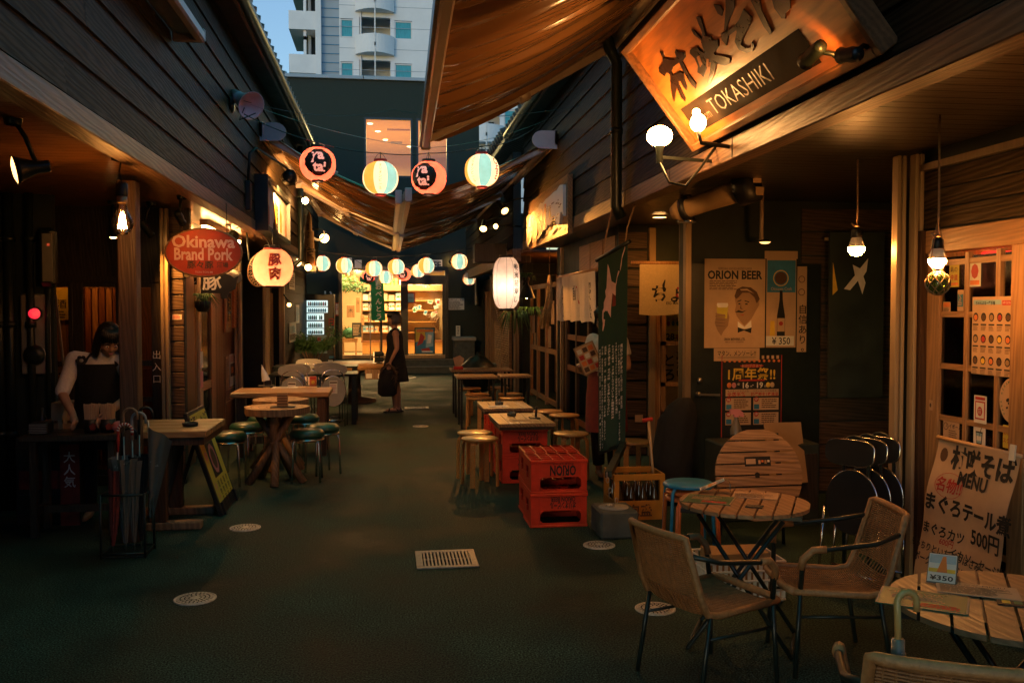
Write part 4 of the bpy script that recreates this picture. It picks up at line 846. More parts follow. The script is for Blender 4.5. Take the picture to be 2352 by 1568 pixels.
for r in rows[1:]:
    for B in bays:
        for a, b in ((0, 1), (4, 5)):
            x0, x1 = tx(B[a]), tx(B[b]); z0, z1 = tz(88+r), tz(46+r); q = MB(); f = .07
            for u in ((x0, x0+f, z0, z1), (x1-f, x1, z0, z1), (x0+f, x1-f, z0, z0+f), (x0+f, x1-f, z1-f, z1)): q.box(u[0], u[1], YT+.05, YT+.12, u[2], u[3], WHITEP)
            w = q.build('window', TW); q = MB(); q.box(x0+f, x1-f, YT+.1, YT+.14, z0+f, z1-f, CURT); q.build('pane', w)
        x0, x1 = tx(B[2]), tx(B[3]); zb, zt_ = tz(118+r), tz(86+r); q = MB(); L = x1-x0+.5; c = (x0+x1)/2; P = []; n = 12
        for i in range(n+1): s = i/n*2-1; P.append((c+s*L/2, YT-.25-.75*(1-s*s)))
        P2 = [(c+s_*L/2, YT-.02) for s_ in (1, -1)]
        q.prism(P+P2, zb-.28, zt_, PLAST); q.box(c-.02, c+.06, YT-1.03, YT-.98, zb+.1, zt_+2.2, WHITEP); q.build('balcony', TW)
        q = MB(); q.box(tx(B[2]+52), tx(B[2]+65), YT+1.9, YT+1.98, zb, tz(62+r), BLACKM); q.box(tx(B[2]+49), tx(B[2]+68), YT+1.93, YT+1.99, zb, tz(60+r), WHITEP); q.build('balcony_door', TW); q = MB(); q.tube([(x0+.1, YT-.05, zb), (x0+.1, YT-.05, zb+3)], .06, WHITEP, 6); q.build('drainpipe', TW)
    q = MB(); z0, z1 = tz(76+r), tz(34+r); q.box(tx(665), tx(727), YT-.2, YT+.0, z0, z1, PLAST); q.box(tx(665), tx(665)+.2, YT, YT+5, z0, z1, PLAST); q.box(tx(665)+.2, tx(727), YT, YT+5, z0, z0+.2, PLAST); q.build('corner_balcony', TW)
    q = MB(); q.box(tx(698), tx(726), YT+1.5, YT+6, z0, z0+2.9, DARKV); q.box(tx(698), tx(704), YT-.0, YT+.4, z0-.6, z0+2.4, PLAST); q.box(tx(704)+.05, tx(712), YT+1.1, YT+1.5, z0, z0+2.9, PLASTG); q.build('dark_recess_block', TW)  # dark-coloured block stands in for the open dark recess by the balcony
HB = thing('tiled_house', 'small blue-grey tiled roof far behind beside the white tower', 'house', (-8, 45, 0))
YH = 45.0
def hx(px): return PX(px, 170, Y=YH).x
def hz(py): return PX(640, py, Y=YH).z
m = MB(); m.box(hx(560), hx(640), YH, YH+4, 0, hz(162), DARKW); m.build('wall', HB)
m = MB(); m.add([(hx(540), YH-1, hz(166)), (hx(659), YH-1, hz(181)), (hx(636), YH+2, hz(146)), (hx(540), YH+2, hz(144))], [(0, 1, 2, 3)], PLASTG); m.add([(hx(659), YH-1, hz(181)), (hx(659), YH+5, hz(181)), (hx(636), YH+2, hz(146))], [(0, 1, 2)], CURT)
for k in range(9): p = V((hx(637), YH+1.9, hz(148))).lerp(V((hx(659), YH-1, hz(180))), k/8); m.ball(p, .12, PLASTG, 6)
m.build('roof', HB)
# awnings
def awning(label, xw, zw, b0, b1, y0, y1, seed, rip=.035, gap=.0):
    """vinyl on a roller at the wall (xw, zw), front bar from b0 to b1"""
    t = thing('awning', label, 'awning', (xw, (y0+y1)/2, zw), 'retractable awnings over the alley'); sd = 1 if b0[0] > xw else -1
    b0, b1 = V(b0), V(b1); R = random.Random(seed); ph = [R.random()*6.3 for _ in range(8)]
    def fn(u, v):
        y = y0+.06+(y1-y0-.12)*u; p = V((xw+sd*.06, y, zw)); q = b0.lerp(b1, (y-b0.y)/(b1.y-b0.y)); q.y = y
        r = p.lerp(q, v); w = sum(sin(y*(17+13*k)+ph[k]+v*1.1*(k-3))*(1/(1+.28*k)) for k in range(8))
        r.z += rip*w*(.22+.78*v)*(1 if v < .98 else .2)-.10*sin(pi*v)
        return r
    MB().sheet(int((y1-y0)*48), 14, fn, AWN, .004).build('fabric', t)
    m = MB(); m.bar(b0, b1, .07, .15, BEIGEM, ch=.012); d = (b1-b0).normalized(); o = V((sd*.045, 0, -.01)); m.bar(b0+o, b1+o, .025, .10, ALU)
    for b, s in ((b0, -1), (b1, 1)): m.bar(b, b+d*.03*s, .085, .17, PINKM, ch=.01)
    m.build('front_bar', t)
    m = MB(); m.tube([(xw+sd*.05, y0+.05, zw), (xw+sd*.05, y1-.05, zw)], .065, BEIGEM, 12); m.box(xw, xw+sd*.03, y0, y1, zw-.08, zw+.1, BEIGEM); m.build('roller', t)
    for y in (y0, y1-.025):
        m = MB(); n = 8; P = [(0, -.11), (.19, -.11)]+[(.19+.12*cos(a), .0+.11*sin(a)) for a in [(-pi/2+pi*(i+1)/n) for i in range(n-1)]]+[(.19, .11), (0, .11)]
        m.prism([(sd*a, b) for a, b in P], 0, .025, PINKM, FR((xw, y+.025, zw-.02), (1, 0, 0), (0, 0, 1))); m.build('end_cap', t)
    for y, f in ((y0+.12, .06), (y1-.12, .94)):
        a = V((xw+sd*.1, y, zw-.10)); c = b0.lerp(b1, f)+V((0, 0, -.06)); e = a.lerp(c, .48)+V((0, 0, -.035))
        m = MB(); m.bar(a, e, .055, .075, BEIGEM, ch=.012); m.tube([e-(e-a).normalized()*.05, e+(c-e).normalized()*.05], .06, BEIGEM, 10); m.bar(e, c, .045, .06, BEIGEM, ch=.01); m.build('arm', t)
    return t
bb1 = PX(978, 322, Z=3.15); bb0 = PX(1024, 0, Z=3.15); dd_ = (bb1-bb0)/(bb1.y-bb0.y); bb0 = bb0-dd_*1.9
awning('large brown vinyl awning overhead beside the tilted wooden signboard', 2.06, 4.08, bb0, bb1, bb0.y, bb1.y+.02, 2, .020)
for s, y0, y1, nm in ((-1, 11.35, 15.7, 'first'), (-1, 16.0, 20.4, 'second'), (1, 11.1, 16.0, 'first'), (1, 16.4, 20.8, 'second')):
    xw = -1.52 if s < 0 else 2.06; xb = .13 if s < 0 else .245; zb = 3.02
    awning('brown striped awning, %s on the %s side beyond the front lantern string' % (nm, 'pork shop' if s < 0 else 'birch bark sign'), xw, 3.80 if s < 0 else 3.74, (xb, y0, zb), (xb-.01, y1, zb), y0, y1, int(y0*10), .018)
# lanterns
PW_ = paper('lantern_white', (.95, .86, .72)); PO_ = paper('lantern_orange', (.92, .36, .08)); PB_ = paper('lantern_blue', (.20, .52, .72)); PR_ = paper('lantern_red', (.94, .19, .14)); PK_ = paper('lantern_pork', (.95, .47, .28), tr=.7); PL_ = paper('lantern_long_white', (.92, .80, .74), ribs=45)
LB1 = lamp('lantern_bulb', (1, .70, .40), 130); LB2 = lamp('lantern_bulb_dim', (1, .70, .40), 120); LBR = lamp('lantern_bulb_red', (1, .52, .28), 220)
GLOWP = lamp('lantern_letter_glow', (1.0, .30, .18), 1.35)  # letters glow on their own, standing in for paper lit from inside
def shell_r(z, R=.171, H=.165): u = max(-1, min(1, z/H)); return R*(max(0, 1-abs(u)**2.3))**.5
def lantern(kind):
    t = thing('paper_lantern', '', 'lantern', (0, 0, 0)); H = .165; zs = [-.155+.31*i/22 for i in range(23)]; n = 32
    prof = [(shell_r(z), z) for z in zs]
    sm = MB()
    if kind == 'beer': sm.lathe(prof, PW_, n, mf=lambda k, i: (PO_, PW_, PB_, PW_)[(k//4) % 4])
    else: sm.lathe(prof, PR_, n)
    def on(a0, dr=.0022):
        def f(x, y): r = shell_r(y)+dr; a = a0+x/.171; return (r*cos(a), r*sin(a), y)
        return f
    if kind == 'beer':
        for c in (6, 22):
            a = 2*pi*c/n; sm.text('オリオンビール', .037, INKO, None, 0, .125, vert=True, pit=.98, w=.01, fn=on(a))
        for c in (14, 30):
            a = 2*pi*c/n
            vs, fs = glyph('Orion', .03); k = .085; sm.add([on(a)(-(q-.35)*k, -(p-1.35)*k) for p, q in vs], fs, INKR)
    else:
        for a in (0.0, pi):
            P = [(0, 0)]+[(.140*cos(2*pi*i/28)*(1+.05*sin(3*i)), .130*sin(2*pi*i/28)*(1+.04*cos(2.3*i))) for i in range(28)]
            for rr in (1.0,):
                for i in range(28):
                    a1, a2 = P[1+i], P[1+(i+1) % 28]
                    for u0, u1 in ((0, .35), (.35, .7), (.7, 1)):
                        sm.add([on(a, .0018)(*[c*u for c in q]) for q, u in ((a1, u0), (a1, u1), (a2, u1), (a2, u0))], [(0, 1, 2, 3)], INK)
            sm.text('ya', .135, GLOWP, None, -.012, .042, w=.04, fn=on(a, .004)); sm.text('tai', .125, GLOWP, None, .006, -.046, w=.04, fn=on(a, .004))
    sm.build('shade', t, True)
    m = MB(); cm = INKR if kind == 'beer' else BLACKP
    m.lathe([(.062, .15), (.064, .15), (.064, .18), (.060, .18), (.060, .15)], cm, 20); m.lathe([(.05, -.172), (.054, -.172), (.054, -.152), (.05, -.152), (.05, -.172)], cm, 20); m.build('rim', t, True)
    m = MB(); m.tube([(.06, 0, .18), (.03, 0, .225), (0, 0, .235), (-.03, 0, .225), (-.06, 0, .18)], .0025, BLACKM, 5); m.tube([(0, 0, .06), (0, 0, .25)], .004, BLACKM, 5); m.build('hanger', t, True)
    m = MB(); m.ball((0, 0, .0), .035, LB1 if kind == 'beer' else LBR, 10); m.build('bulb', t, True)
    return t
beer = lantern('beer'); yat = lantern('yatai'); used = {}
def hang(kind, px, py, Y, rz, label, sc=1):
    p = PX(px, py, Y=Y); src = beer if kind == 'beer' else yat; g = 'striped paper beer lanterns' if kind == 'beer' else 'red yatai paper lanterns'
    if kind not in used: used[kind] = 1; o = src; o.location = p; o.rotation_euler = (0, 0, rz); o['label'] = label; o['group'] = g; o.scale = (sc,)*3
    else: o = dup(src, p, rz, label, g, sc)
    return o
F0 = -pi/2
hang('yatai', 730, 377, 9.0, F0+.12, 'red yatai lantern at the left end of the front string, facing the camera')
hang('beer', 874, 409, 9.0, F0-RAD(67.5), 'orange, white and blue lantern, white panel forward, between the two red front lanterns')
hang('yatai', 985, 409, 9.0, F0-.42, 'red yatai lantern in front of the upstairs window, turned left')
hang('beer', 1107, 392, 9.05, F0-RAD(112.5)+.1, 'blue fronted beer lantern at the right end of the front string')
far = [('beer', 740, 605, 19.6, .3, 'half hidden blue lantern at the left end of the far string, behind the sign'), ('beer', 791, 610, 19.3, -.05, 'red and blue lantern above the left edge of the shop front'), ('beer', 859, 617, 19, .25, 'yellow white and blue lantern above the green flag'),
       ('beer', 887, 637, 22.8, .75, 'smallest pale blue lantern hanging low in front of the shop shelves'), ('beer', 910, 613, 19, .1, 'white and blue lantern above the standing woman'), ('beer', 961, 622, 22.6, .6, 'pale blue lantern partly behind its yellow neighbour'),
       ('beer', 979, 610, 19, .0, 'yellow and white lantern beside the white sign'), ('beer', 1055, 601, 19, .78, 'blue and white lantern at the right end of the far string'), ('beer', 1078, 640, 23, .7, 'blue lantern half hidden behind the louvred shop fascia'),
       ('yatai', 846, 636, 23, .1, 'small red yatai lantern just left of the green flag top'), ('yatai', 928, 630, 23, -.3, 'small red yatai lantern right of the green flag, near the door post')]
for k, px, py, Y, d, lab in far: hang(k, px, py, Y, F0-(RAD(67.5)+d if k == 'beer' else -d), lab)
def cable(name, pts, r, label, mt=BLACKM, sub=10):
    P = [V(p) for p in pts]; out = []
    for i in range(len(P)-1):
        L = (P[i+1]-P[i]).length
        for k in range(sub): u = k/sub; q = P[i].lerp(P[i+1], u); q.z -= L*.035*4*u*(1-u); out.append(q)
    out.append(P[-1]); m = MB(); m.tube(out, r, mt, 6); return m.single(name, label, 'cable', out[0])
cable('lantern_cable', [PX(560, 262, Y=8.9), PX(730, 328, Y=9), PX(874, 352, Y=9), PX(985, 352, Y=9), PX(1107, 336, Y=9.05), PX(1262, 262, X=2.05)], .005, 'black lantern cable strung across the alley with the front four lanterns')
cable('support_wire', [PX(575, 240, Y=9.2), PX(985, 340, Y=9.1), PX(1300, 255, X=2.05)], .0025, 'thin steel wire above the front lantern cable', STEEL)
cable('support_wire', [PX(560, 232, Y=9.2), PX(900, 252, Y=12), PX(1330, 243, X=2.05)], .003, 'highest thin wire crossing in front of the dark end building', BLACKM)
P = [PX(px, py-27, Y=19) for px, py in ((700, 592), (740, 605), (791, 610), (859, 617), (910, 613), (979, 610), (1055, 601), (1110, 590))]
cable('lantern_cable', P, .008, 'black cable of the far lantern string before the shop front', BLACKM, 6)
P = [PX(px, py-22, Y=22.8) for px, py in ((790, 600), (846, 636), (887, 637), (928, 630), (961, 622), (1078, 640))]
cable('lantern_cable', P, .006, 'second black lantern cable closest to the shop front', BLACKM, 6)
def big_lantern():
    p = PX(627, 615, X=-1.36); t = thing('paper_lantern', 'large pink paper lantern lettered pork meat beside the oval red sign', 'lantern', p)
    R, H = .235, .225; f = lambda z: R*(1-abs(z/H)**2.2*.86)**.5
    m = MB(); m.lathe([(f(-.215+.43*i/24), -.215+.43*i/24) for i in range(25)], PK_, 36, MT(p))
    def on(a0, dr):
        def g_(x, y): r = f(y)+dr; a = a0+x/R; return (p.x+r*cos(a), p.y+r*sin(a), p.z+y)
        return g_
    a = F0+.22
    for c, y in (('豚', .085), ('肉', -.075)): m.text(c, .16, INKO, None, 0, y, w=.05, fn=on(a, .0015)); m.text(c, .155, INKR, None, 0, y, w=.015, fn=on(a, .003))
    m.build('shade', t)
    m = MB(); m.lathe([(.10, .2), (.105, .2), (.105, .235), (.10, .235), (.10, .2)], INKR, 20, MT(p)); m.build('rim', t); m = MB(); m.lathe([(.085, -.235), (.09, -.235), (.09, -.205), (.085, -.205), (.085, -.235)], BLACKP, 20, MT(p)); m.build('rim', t)
    m = MB()
    for k in range(6): x = -.09+.036*k; m.tube([p+V((x, 0, .23)), p+V((x, 0, .27))], .003, BLACKM, 5)
    m.tube([p+V((-.09, 0, .27)), p+V((.09, 0, .27))], .004, BLACKM, 5); m.tube([p+V((0, 0, .27)), V((p.x, p.y, ZS))], .006, BLACKM, 6); m.build('hanger', t)
    m = MB(); m.ball(p+V((-.03, 0, -.06)), .04, LBR, 10); m.build('bulb', t)
big_lantern()
def long_lantern():
    p = PX(1163, 650, Y=13.4); t = thing('paper_lantern', 'tall white paper lantern with black vertical brush writing', 'lantern', p)
    R, H = .198, .375; f = lambda z: R*(max(0., 1-abs(z/H)**4*.72))**.5
    m = MB(); m.lathe([(f(-H+2*H*i/30), -H+2*H*i/30) for i in range(31)], PL_, 36, MT(p))
    def on(a0, dr):
        def g_(x, y): r = f(y)+dr; a = a0+x/R; return (p.x+r*cos(a), p.y+r*sin(a), p.z+y)
        return g_
    m.text('蝦夷前寿し', .098, INK, None, 0, .29, vert=True, pit=1.2, w=.015, fn=on(F0+.72, .002))
    for a in (F0-.9, F0-.1, F0+.42, F0-1.35): m.tube([on(a, .001)(0, -H+2*H*i/20) for i in range(21)], .0022, INKB, 4)
    m.build('shade', t)
    m = MB(); m.lathe([(.1, H-.005), (.108, H-.005), (.108, H+.035), (.1, H+.035), (.1, H)], BLACKP, 20, MT(p)); m.build('rim', t); m = MB(); m.lathe([(.1, -H-.035), (.106, -H-.035), (.106, -H+.005), (.1, -H+.005), (.1, -H-.035)], BLACKP, 20, MT(p)); m.build('rim', t)
    m = MB(); m.tube([p+V((0, 0, H+.03)), V((p.x, p.y, 2.62))], .006, BLACKM, 6); m.build('hanger', t)
    m = MB(); m.ball(p+V((0, 0, -.05)), .045, lamp('lantern_bulb_white', (1, .76, .54), 130), 10); m.build('bulb', t)
long_lantern()
# lamps
def hang_wire(m, p, z, r=.004, mt=BLACKM): m.tube([p, V((p.x, p.y, z))], r, mt, 6)
def edison():
    p = PX(281, 512, Y=6.0); t = thing('filament_bulb', 'large clear filament bulb hanging in front of the dark timber post', 'light bulb', p); T = MT(p)
    m = MB(); m.lathe([(.001, -.075), (.03, -.071), (.053, -.05), (.066, -.018), (.064, .012), (.05, .045), (.034, .075), (.029, .10), (.029, .128)], DEMIJ, 24, T); m.build('glass', t)
    m = MB(); m.lathe([(.03, .125), (.031, .135), (.03, .165), (.012, .17)], ALU, 14, T); m.lathe([(.034, .165), (.036, .17), (.036, .24), (.02, .255), (.001, .258)], BLACKP, 14, T); m.build('socket', t)
    m = MB(); FIL = lamp('filament', (1, .42, .10), 900); n = 4
    for k in range(n):
        a = 2*pi*k/n; m.tube([p+V((.010*cos(a), .010*sin(a), .055)), p+V((.024*cos(a), .024*sin(a), -.035))], .0034, FIL, 5)
    m.build('filament', t)
    m = MB(); m.tube([p+V((0, 0, .255)), p+V((-.012, 0, .32)), p+V((.0, 0, .40)), V((p.x-.01, p.y, ZS-.03))], .005, BLACKM, 6); m.lathe([(.05, 0), (.05, -.025), (.02, -.035)], BLACKP, 14, MT((p.x-.01, p.y, ZS))); m.build('cord', t)
edison()
def par_lamp(px, py, Y, aim, label, zmount=ZS, r=.075, power=0, st=14, nm='flood_lamp', mount=None, rear=1.0):
    p = PX(px, py, Y=Y); d = (V(aim)-p).normalized(); q = d.to_track_quat('Z', 'Y').to_matrix().to_4x4(); T = MT(p) @ q
    t = thing(nm, label, 'spot lamp', p)
    m = MB(); m.lathe([(.03, -.16*rear), (.034, -.10*rear), (r*.8, -.03), (r, 0), (r*.94, -.004)], BLACKM, 18, T); m.lathe([(.001, -.17*rear), (.03, -.165*rear), (.03, -.1*rear)], BLACKM, 12, T); m.build('housing', t)
    m = MB(); m.lathe([(r*.94, -.006), (r*.6, .004), (.001, .008)], lamp('lamp_face_%d' % int(st*10), WARMW, st), 18, T); m.build('lens', t)
    mp_ = V(mount) if mount else V((p.x, p.y, zmount))
    m = MB(); b = p-d*.11*rear; m.tube([b, (b+mp_)/2+V((0, 0, .03)), mp_], .012, BLACKM, 6); m.lathe([(.04, -.03), (.045, 0)], BLACKM, 12, MT(mp_)) if not mount else None; m.build('bracket', t)
    if power: spot('beam', p+d*.015, aim, power, 75, .7, WARM, .05, t)
    return t
par_lamp(32, 391, 4.9, tuple(PX(32, 391, Y=4.9)+V((-1, -.5, -.25))), 'clamp flood lamp with lit reflector under the soffit above the alarm panel', st=9, power=0, r=.075)
for px, py, Y, lab in ((260, 546, 8.5, 'flat small downlight behind the filament bulb'), (348, 541, 8.5, 'small spot lamp between the dark post and the pale rail'), (419, 512, 8.0, 'small spot lamp just left of the oval red sign')):
    par_lamp(px, py, Y, (-1.68, 8.5, 2.13) if px > 400 else (-1.1, 9.7, .7) if px > 300 else (PX(px, py, Y=Y).x+.1, Y-.3, 0), lab, r=.035, st=30, nm='small_spot', power=(9 if px > 400 else 150) if px > 300 else 5)
def globe(px, py, Y, r, st, label, arm, col=WARMW, nm='globe_lamp', X=None):
    p = PX(px, py, Y=Y) if X is None else PX(px, py, X=X); t = thing(nm, label, 'lamp', p)
    m = MB(); m.ball(p, r, lamp('globe_%d' % int(st), col, st), 14); m.build('globe', t)
    m = MB(); m.tube([p+V(a) for a in arm], .014, BLACKM, 8); m.lathe([(r*.55, 0), (r*.5, r*.5), (r*.3, r*.7)], BLACKM, 12, MT(p+V(arm[0])*.75)); m.build('arm', t); return t
globe(701, 461, 15.2, .055, 130, 'bare bulb flaring below an awning bracket near the lit picture sign', [(-.03, .0, .05), (-.1, .02, .08), (-.16, .05, .05)])
globe(745, 547, 20.5, .10, 34, 'round globe lamp beside the crescent lamp ring', [(0, 0, .11), (-.05, 0, .2), (-.3, .02, .2)])
p = PX(731, 537, Y=20.3); m = MB(); m.tube([p+V((.13*cos(a), 0, .13*sin(a))) for a in [RAD(150+i*240/24) for i in range(25)]], [.006+.018*sin(pi*i/24) for i in range(25)], lamp('crescent_glow', WARMW, 1.2), 8); m.tube([p+V((-.1, 0, .07)), p+V((-.4, .02, .1))], .01, BLACKM, 6); m.single('crescent_lamp', 'crescent shaped ring lamp left of the round globe', 'lamp')
globe(683, 602, 18.2, .075, 40, 'upper of two bare bulbs on the cedar wall behind the pork lantern', [(-.02, 0, .07), (-.06, 0, .12), (-.15, 0, .1)])
globe(708, 614, 19.6, .07, 40, 'lower of two bare bulbs on the cedar wall behind the pork lantern', [(-.02, 0, .07), (-.06, 0, .12), (-.25, 0, .1)])
def cyl_spot(px, py, Y, aim, label, power, st=22, r=.06, wall=None, size=70, rear=1.5):
    t = par_lamp(px, py, Y, aim, label, r=r, st=st, nm='spot_lamp', mount=wall, rear=rear)
    p = PX(px, py, Y=Y); d = (V(aim)-p).normalized(); spot('beam', p+d*.02, aim, power, size, .6, WARM, .04, t); return t
cyl_spot(1110, 526, 15.0, (1.1, 12.0, .6), 'lit spot lamp pointing down at the tables beyond the red crates', 340, wall=(2.0, 15.0, 3.2), size=46)
cyl_spot(1160, 485, 13.0, (2.42, 11.4, 1.75), 'narrow tilted spot lamp above the birch bark sign', 260, st=10, wall=(2.05, 13.0, 3.25))
cyl_spot(1139, 520, 13.6, (2.05, 12.2, 2.85), 'small spot lamp aimed at the birch bark sign', 200, r=.04, wall=(2.0, 13.8, 2.9), size=50)
p = PX(1210, 668, Y=14.6); t = thing('bell_lamp', 'black bell shaped iron lamp at the lit pine doorway', 'lamp', p); T = MT(p)
m = MB(); m.lathe([(.15, -.12), (.14, -.11), (.085, .02), (.07, .07), (.03, .10), (.025, .14), (.001, .145)], BLACKM, 18, T); m.build('shade', t); m = MB(); m.ball(p+V((0, 0, -.08)), .045, lamp('bell_bulb', WARMW, 200), 10); m.build('bulb', t); m = MB(); m.tube([p+V((0, 0, .14)), p+V((.02, 0, .24)), p+V((.1, 0, .26)), p+V((.5, .05, .26))], .01, BLACKM, 6); m.build('arm', t)
p = PX(1515, 313, X=1.72); t = thing('globe_lamp', 'bright white globe lamp flaring beside the tilted wooden sign', 'lamp', p)
m = MB(); m.ball(p, (.082, .082, .066), lamp('globe_main', (1, .46, .13), 200), 18); m.build('globe', t)
m = MB(); m.lathe([(.03, -.06), (.022, -.10), (.022, -.17)], BLACKM, 12, MT(p)); m.tube([p+V((0, 0, -.16)), p+V((.05, -.05, -.30)), p+V((.13, -.14, -.33)), p+V((.24, -.12, -.2)), p+V((.36, -.05, -.06))], .009, BLACKM, 8); m.bar(p+V((-.0, .02, -.13)), p+V((.37, .02, -.15)), .02, .02, BLACKM); m.build('arm', t)
par_lamp(1850, 142, 4.05, (1.95, 5.2, 2.6), 'black spot lamp head in front of the tilted wooden sign', r=.042, st=.05, mount=(2.06, 3.9, 2.72), nm='spot_lamp'); cyl_spot(1932, 128, 3.75, (1.72, 5.0, 3.0), 'spot lamp with glowing side at the near end of the tilted sign', 14, st=9, r=.036, wall=(2.06, 3.7, 2.75), size=95, rear=.7)
p = PX(1515, 497, Z=ZS-.02); t = thing('downlight', 'flat lit downlight in the soffit beside the unlit chrome lamp', 'lamp', p); m = MB(); m.lathe([(.075, 0), (.08, -.012), (.07, -.012)], BLACKM, 20, MT(p)); m.build('rim', t); m = MB(); m.lathe([(.07, -.010), (.001, -.010)], lamp('soffit_downlight', WARMW, 14), 20, MT(p)); m.build('lens', t)
spot('beam', p+V((0, 0, -.03)), (3.05, 9.55, 1.75), 44, 120, .9, WARM, .06, t)
def pendant(px, py, Y, r, label, st, zt=ZS, extra=None):
    p = PX(px, py, Y=Y); t = thing('pendant_bulb', label, 'light bulb', p); T = MT(p)
    m = MB(); m.lathe([(.001, -r), (r*.6, -r*.82), (r*.95, -r*.35), (r, .0), (r*.98, r*.12)], lamp('led_dome_%d' % int(st), (1, .38, .08), st*11), 20, T); m.build('dome', t)
    m = MB(); n = 20; m.lathe([(r*.98, r*.12), (r*.9, r*.3), (r*.55, r*1.25), (r*.5, r*1.35)], WHITEP, n, T)
    for k in range(n): a = 2*pi*k/n; m.tube([p+V((r*.93*cos(a), r*.93*sin(a), r*.25)), p+V((r*.58*cos(a), r*.58*sin(a), r*1.22))], r*.035, WHITEP, 4)
    m.build('heat_sink', t)
    m = MB(); m.lathe([(r*.6, r*1.3), (r*.66, r*1.4), (r*.62, r*2.3), (r*.3, r*2.6)], BLACKP, 14, T); m.build('socket', t)
    m = MB(); m.tube([p+V((0, 0, r*2.5)), p+V((.004, 0, .25)), V((p.x, p.y, zt))], .006, ROPE, 6); m.tube([p+V((-.012, -.005, r*2.7)), p+V((-.04, -.005, r*3.0))], .006, ROPE, 5); m.tube([p+V((.01, -.004, r*2.65)), p+V((-.03, -.004, r*2.8))], .007, ROPE, 5); m.build('cord', t)
    return t, p
pendant(1967, 570, 5.5, .052, 'bare domed bulb on a rope before the white bird mural', 42)
t, p = pendant(2153, 597, 4.2, .043, 'domed bulb on a rope carrying a netted glass float, beside the lattice door', 55)
def glass_float():
    q = p+V((.004, 0, -.115)); r = .057; t2 = thing('glass_float', 'green glass fishing float in a rope net under the bulb', 'glass float', q)
    m = MB(); m.ball(q, (r, r, r*.98), FLOATG, 18); m.build('glass', t2)
    m = MB()
    for s in (1, -1):
        for k in range(8):
            P = [];
            for i in range(13):
                th = pi*(.04+.9*i/12); a = 2*pi*k/8+s*i*.19; P.append(q+V((1.03*r*sin(th)*cos(a), 1.03*r*sin(th)*sin(a), 1.03*r*cos(th))))
            m.tube(P, .0022, ROPE, 5)
    for k in range(4): a = 2*pi*k/4+.4; m.tube([q+V((.02*cos(a), .02*sin(a), r*.98)), p+V((.05*cos(a), .05*sin(a), 0)), p+V((.024*cos(a), .024*sin(a), .1)), p+V((.0, 0, .19))], .0024, ROPE, 5)
    m.build('net', t2)
glass_float()
p = PX(1578, 508, Y=6.9); t = thing('reflector_lamp', 'unlit chrome bell lamp under the soffit above the black door', 'lamp', p); m = MB(); m.lathe([(.075, -.01), (.078, 0), (.06, .03), (.035, .055), (.03, .07)], CHROME, 22, MT(p)); m.lathe([(.074, -.008), (.001, .01)], WHITEP, 18, MT(p)); m.build('reflector', t); m = MB(); m.lathe([(.033, .065), (.036, .075), (.034, .2), (.001, .205)], BLACKP, 14, MT(p)); m.box(p.x-.015, p.x+.012, p.y-.04, p.y-.034, p.z+.11, p.z+.19, PAPT); m.build('socket', t)
p = PX(1757, 556, Y=7.3); t = thing('dome_downlight', 'small lit dome lamp above the beer bottle poster', 'lamp', p); m = MB(); m.lathe([(.05, 0), (.04, .02), (.001, .03)], BLACKM, 16, MT(p)); hang_wire(m, p+V((-.03, 0, .02)), ZS, .018, BEIGEM); m.build('housing', t); m = MB(); m.lathe([(.046, .0), (.03, -.012), (.001, -.016)], lamp('dome_lens', WARMW, 5), 16, MT(p)); m.build('lens', t); spot('beam', p+V((0, 0, -.03)), (p.x-.2, p.y-.1, 0), 18, 100, .8, WARM, .05, t)
p0, p1 = PX(1545, 490, Y=6.9), PX(1700, 437, Y=6.5); t = thing('exhaust_duct', 'wrapped tan duct with a black fan end under the soffit above the black door', 'duct', (p0+p1)/2)
m = MB(); d = p1-p0; m.tube([p0, p0+d*.12, p0+d*.13, p0+d*.55, p1], [.05, .085, .07, .075, .085], CARD, 16); m.build('pipe', t); m = MB(); m.tube([p1-d*.02, p1+d*.22], .12, BLACKP, 18); m.box(p1.x+.05, p1.x+.11, p1.y-.125, p1.y-.115, p1.z+.04, p1.z+.1, PAPT); m.box(p1.x+.07, p1.x+.13, p1.y-.125, p1.y-.115, p1.z-.05, p1.z+.01, CARD); m.tube([p1+V((.05, 0, .1)), V((p1.x+.05, p1.y, ZS))], .015, BLACKM, 6); m.build('fan_end', t); m = MB(); m.tube([p0+d*.16, p0+d*.24], .09, BLACKP, 14); m.build('clamp_ring', t)
# loudspeaker, fluorescent fixture, gooseneck lamp
p = PX(566, 236, X=-1.36); t = thing('horn_loudspeaker', 'grey horn loudspeaker on the fascia above the pork lantern pointing down the alley', 'loudspeaker', p); d = V((.55, -.62, -.42)).normalized(); T = MT(p) @ d.to_track_quat('Z', 'Y').to_matrix().to_4x4()
HORN = mat('horn_mauve', (.75, .62, .62), rough=.45, var=.08)
m = MB(); m.lathe([(.001, -.25), (.055, -.25), (.06, -.16), (.064, -.155), (.064, -.13), (.06, -.125), (.075, -.06), (.105, .03), (.135, .09), (.14, .095), (.13, .09), (.09, .0), (.02, -.1), (.001, -.1)], HORN, 24, T); m.build('horn', t); m = MB(); m.tube([p-d*.15, p-d*.2+V((-.05, .05, -.05)), V((XL+.01, p.y+.1, p.z-.05))], .015, BLACKM, 8); m.lathe([(.09, 0), (.07, .02), (.001, .03)], BLACKM, 14, MT((XL+.025, p.y+.1, p.z)) @ MX.Rotation(pi/2, 4, 'Y')); m.tube([p+V((-.02, 0, -.05)), p+V((-.06, -.05, -.18)), p+V((.1, -.1, -.12))], .006, BLACKM, 6); m.build('bracket', t)
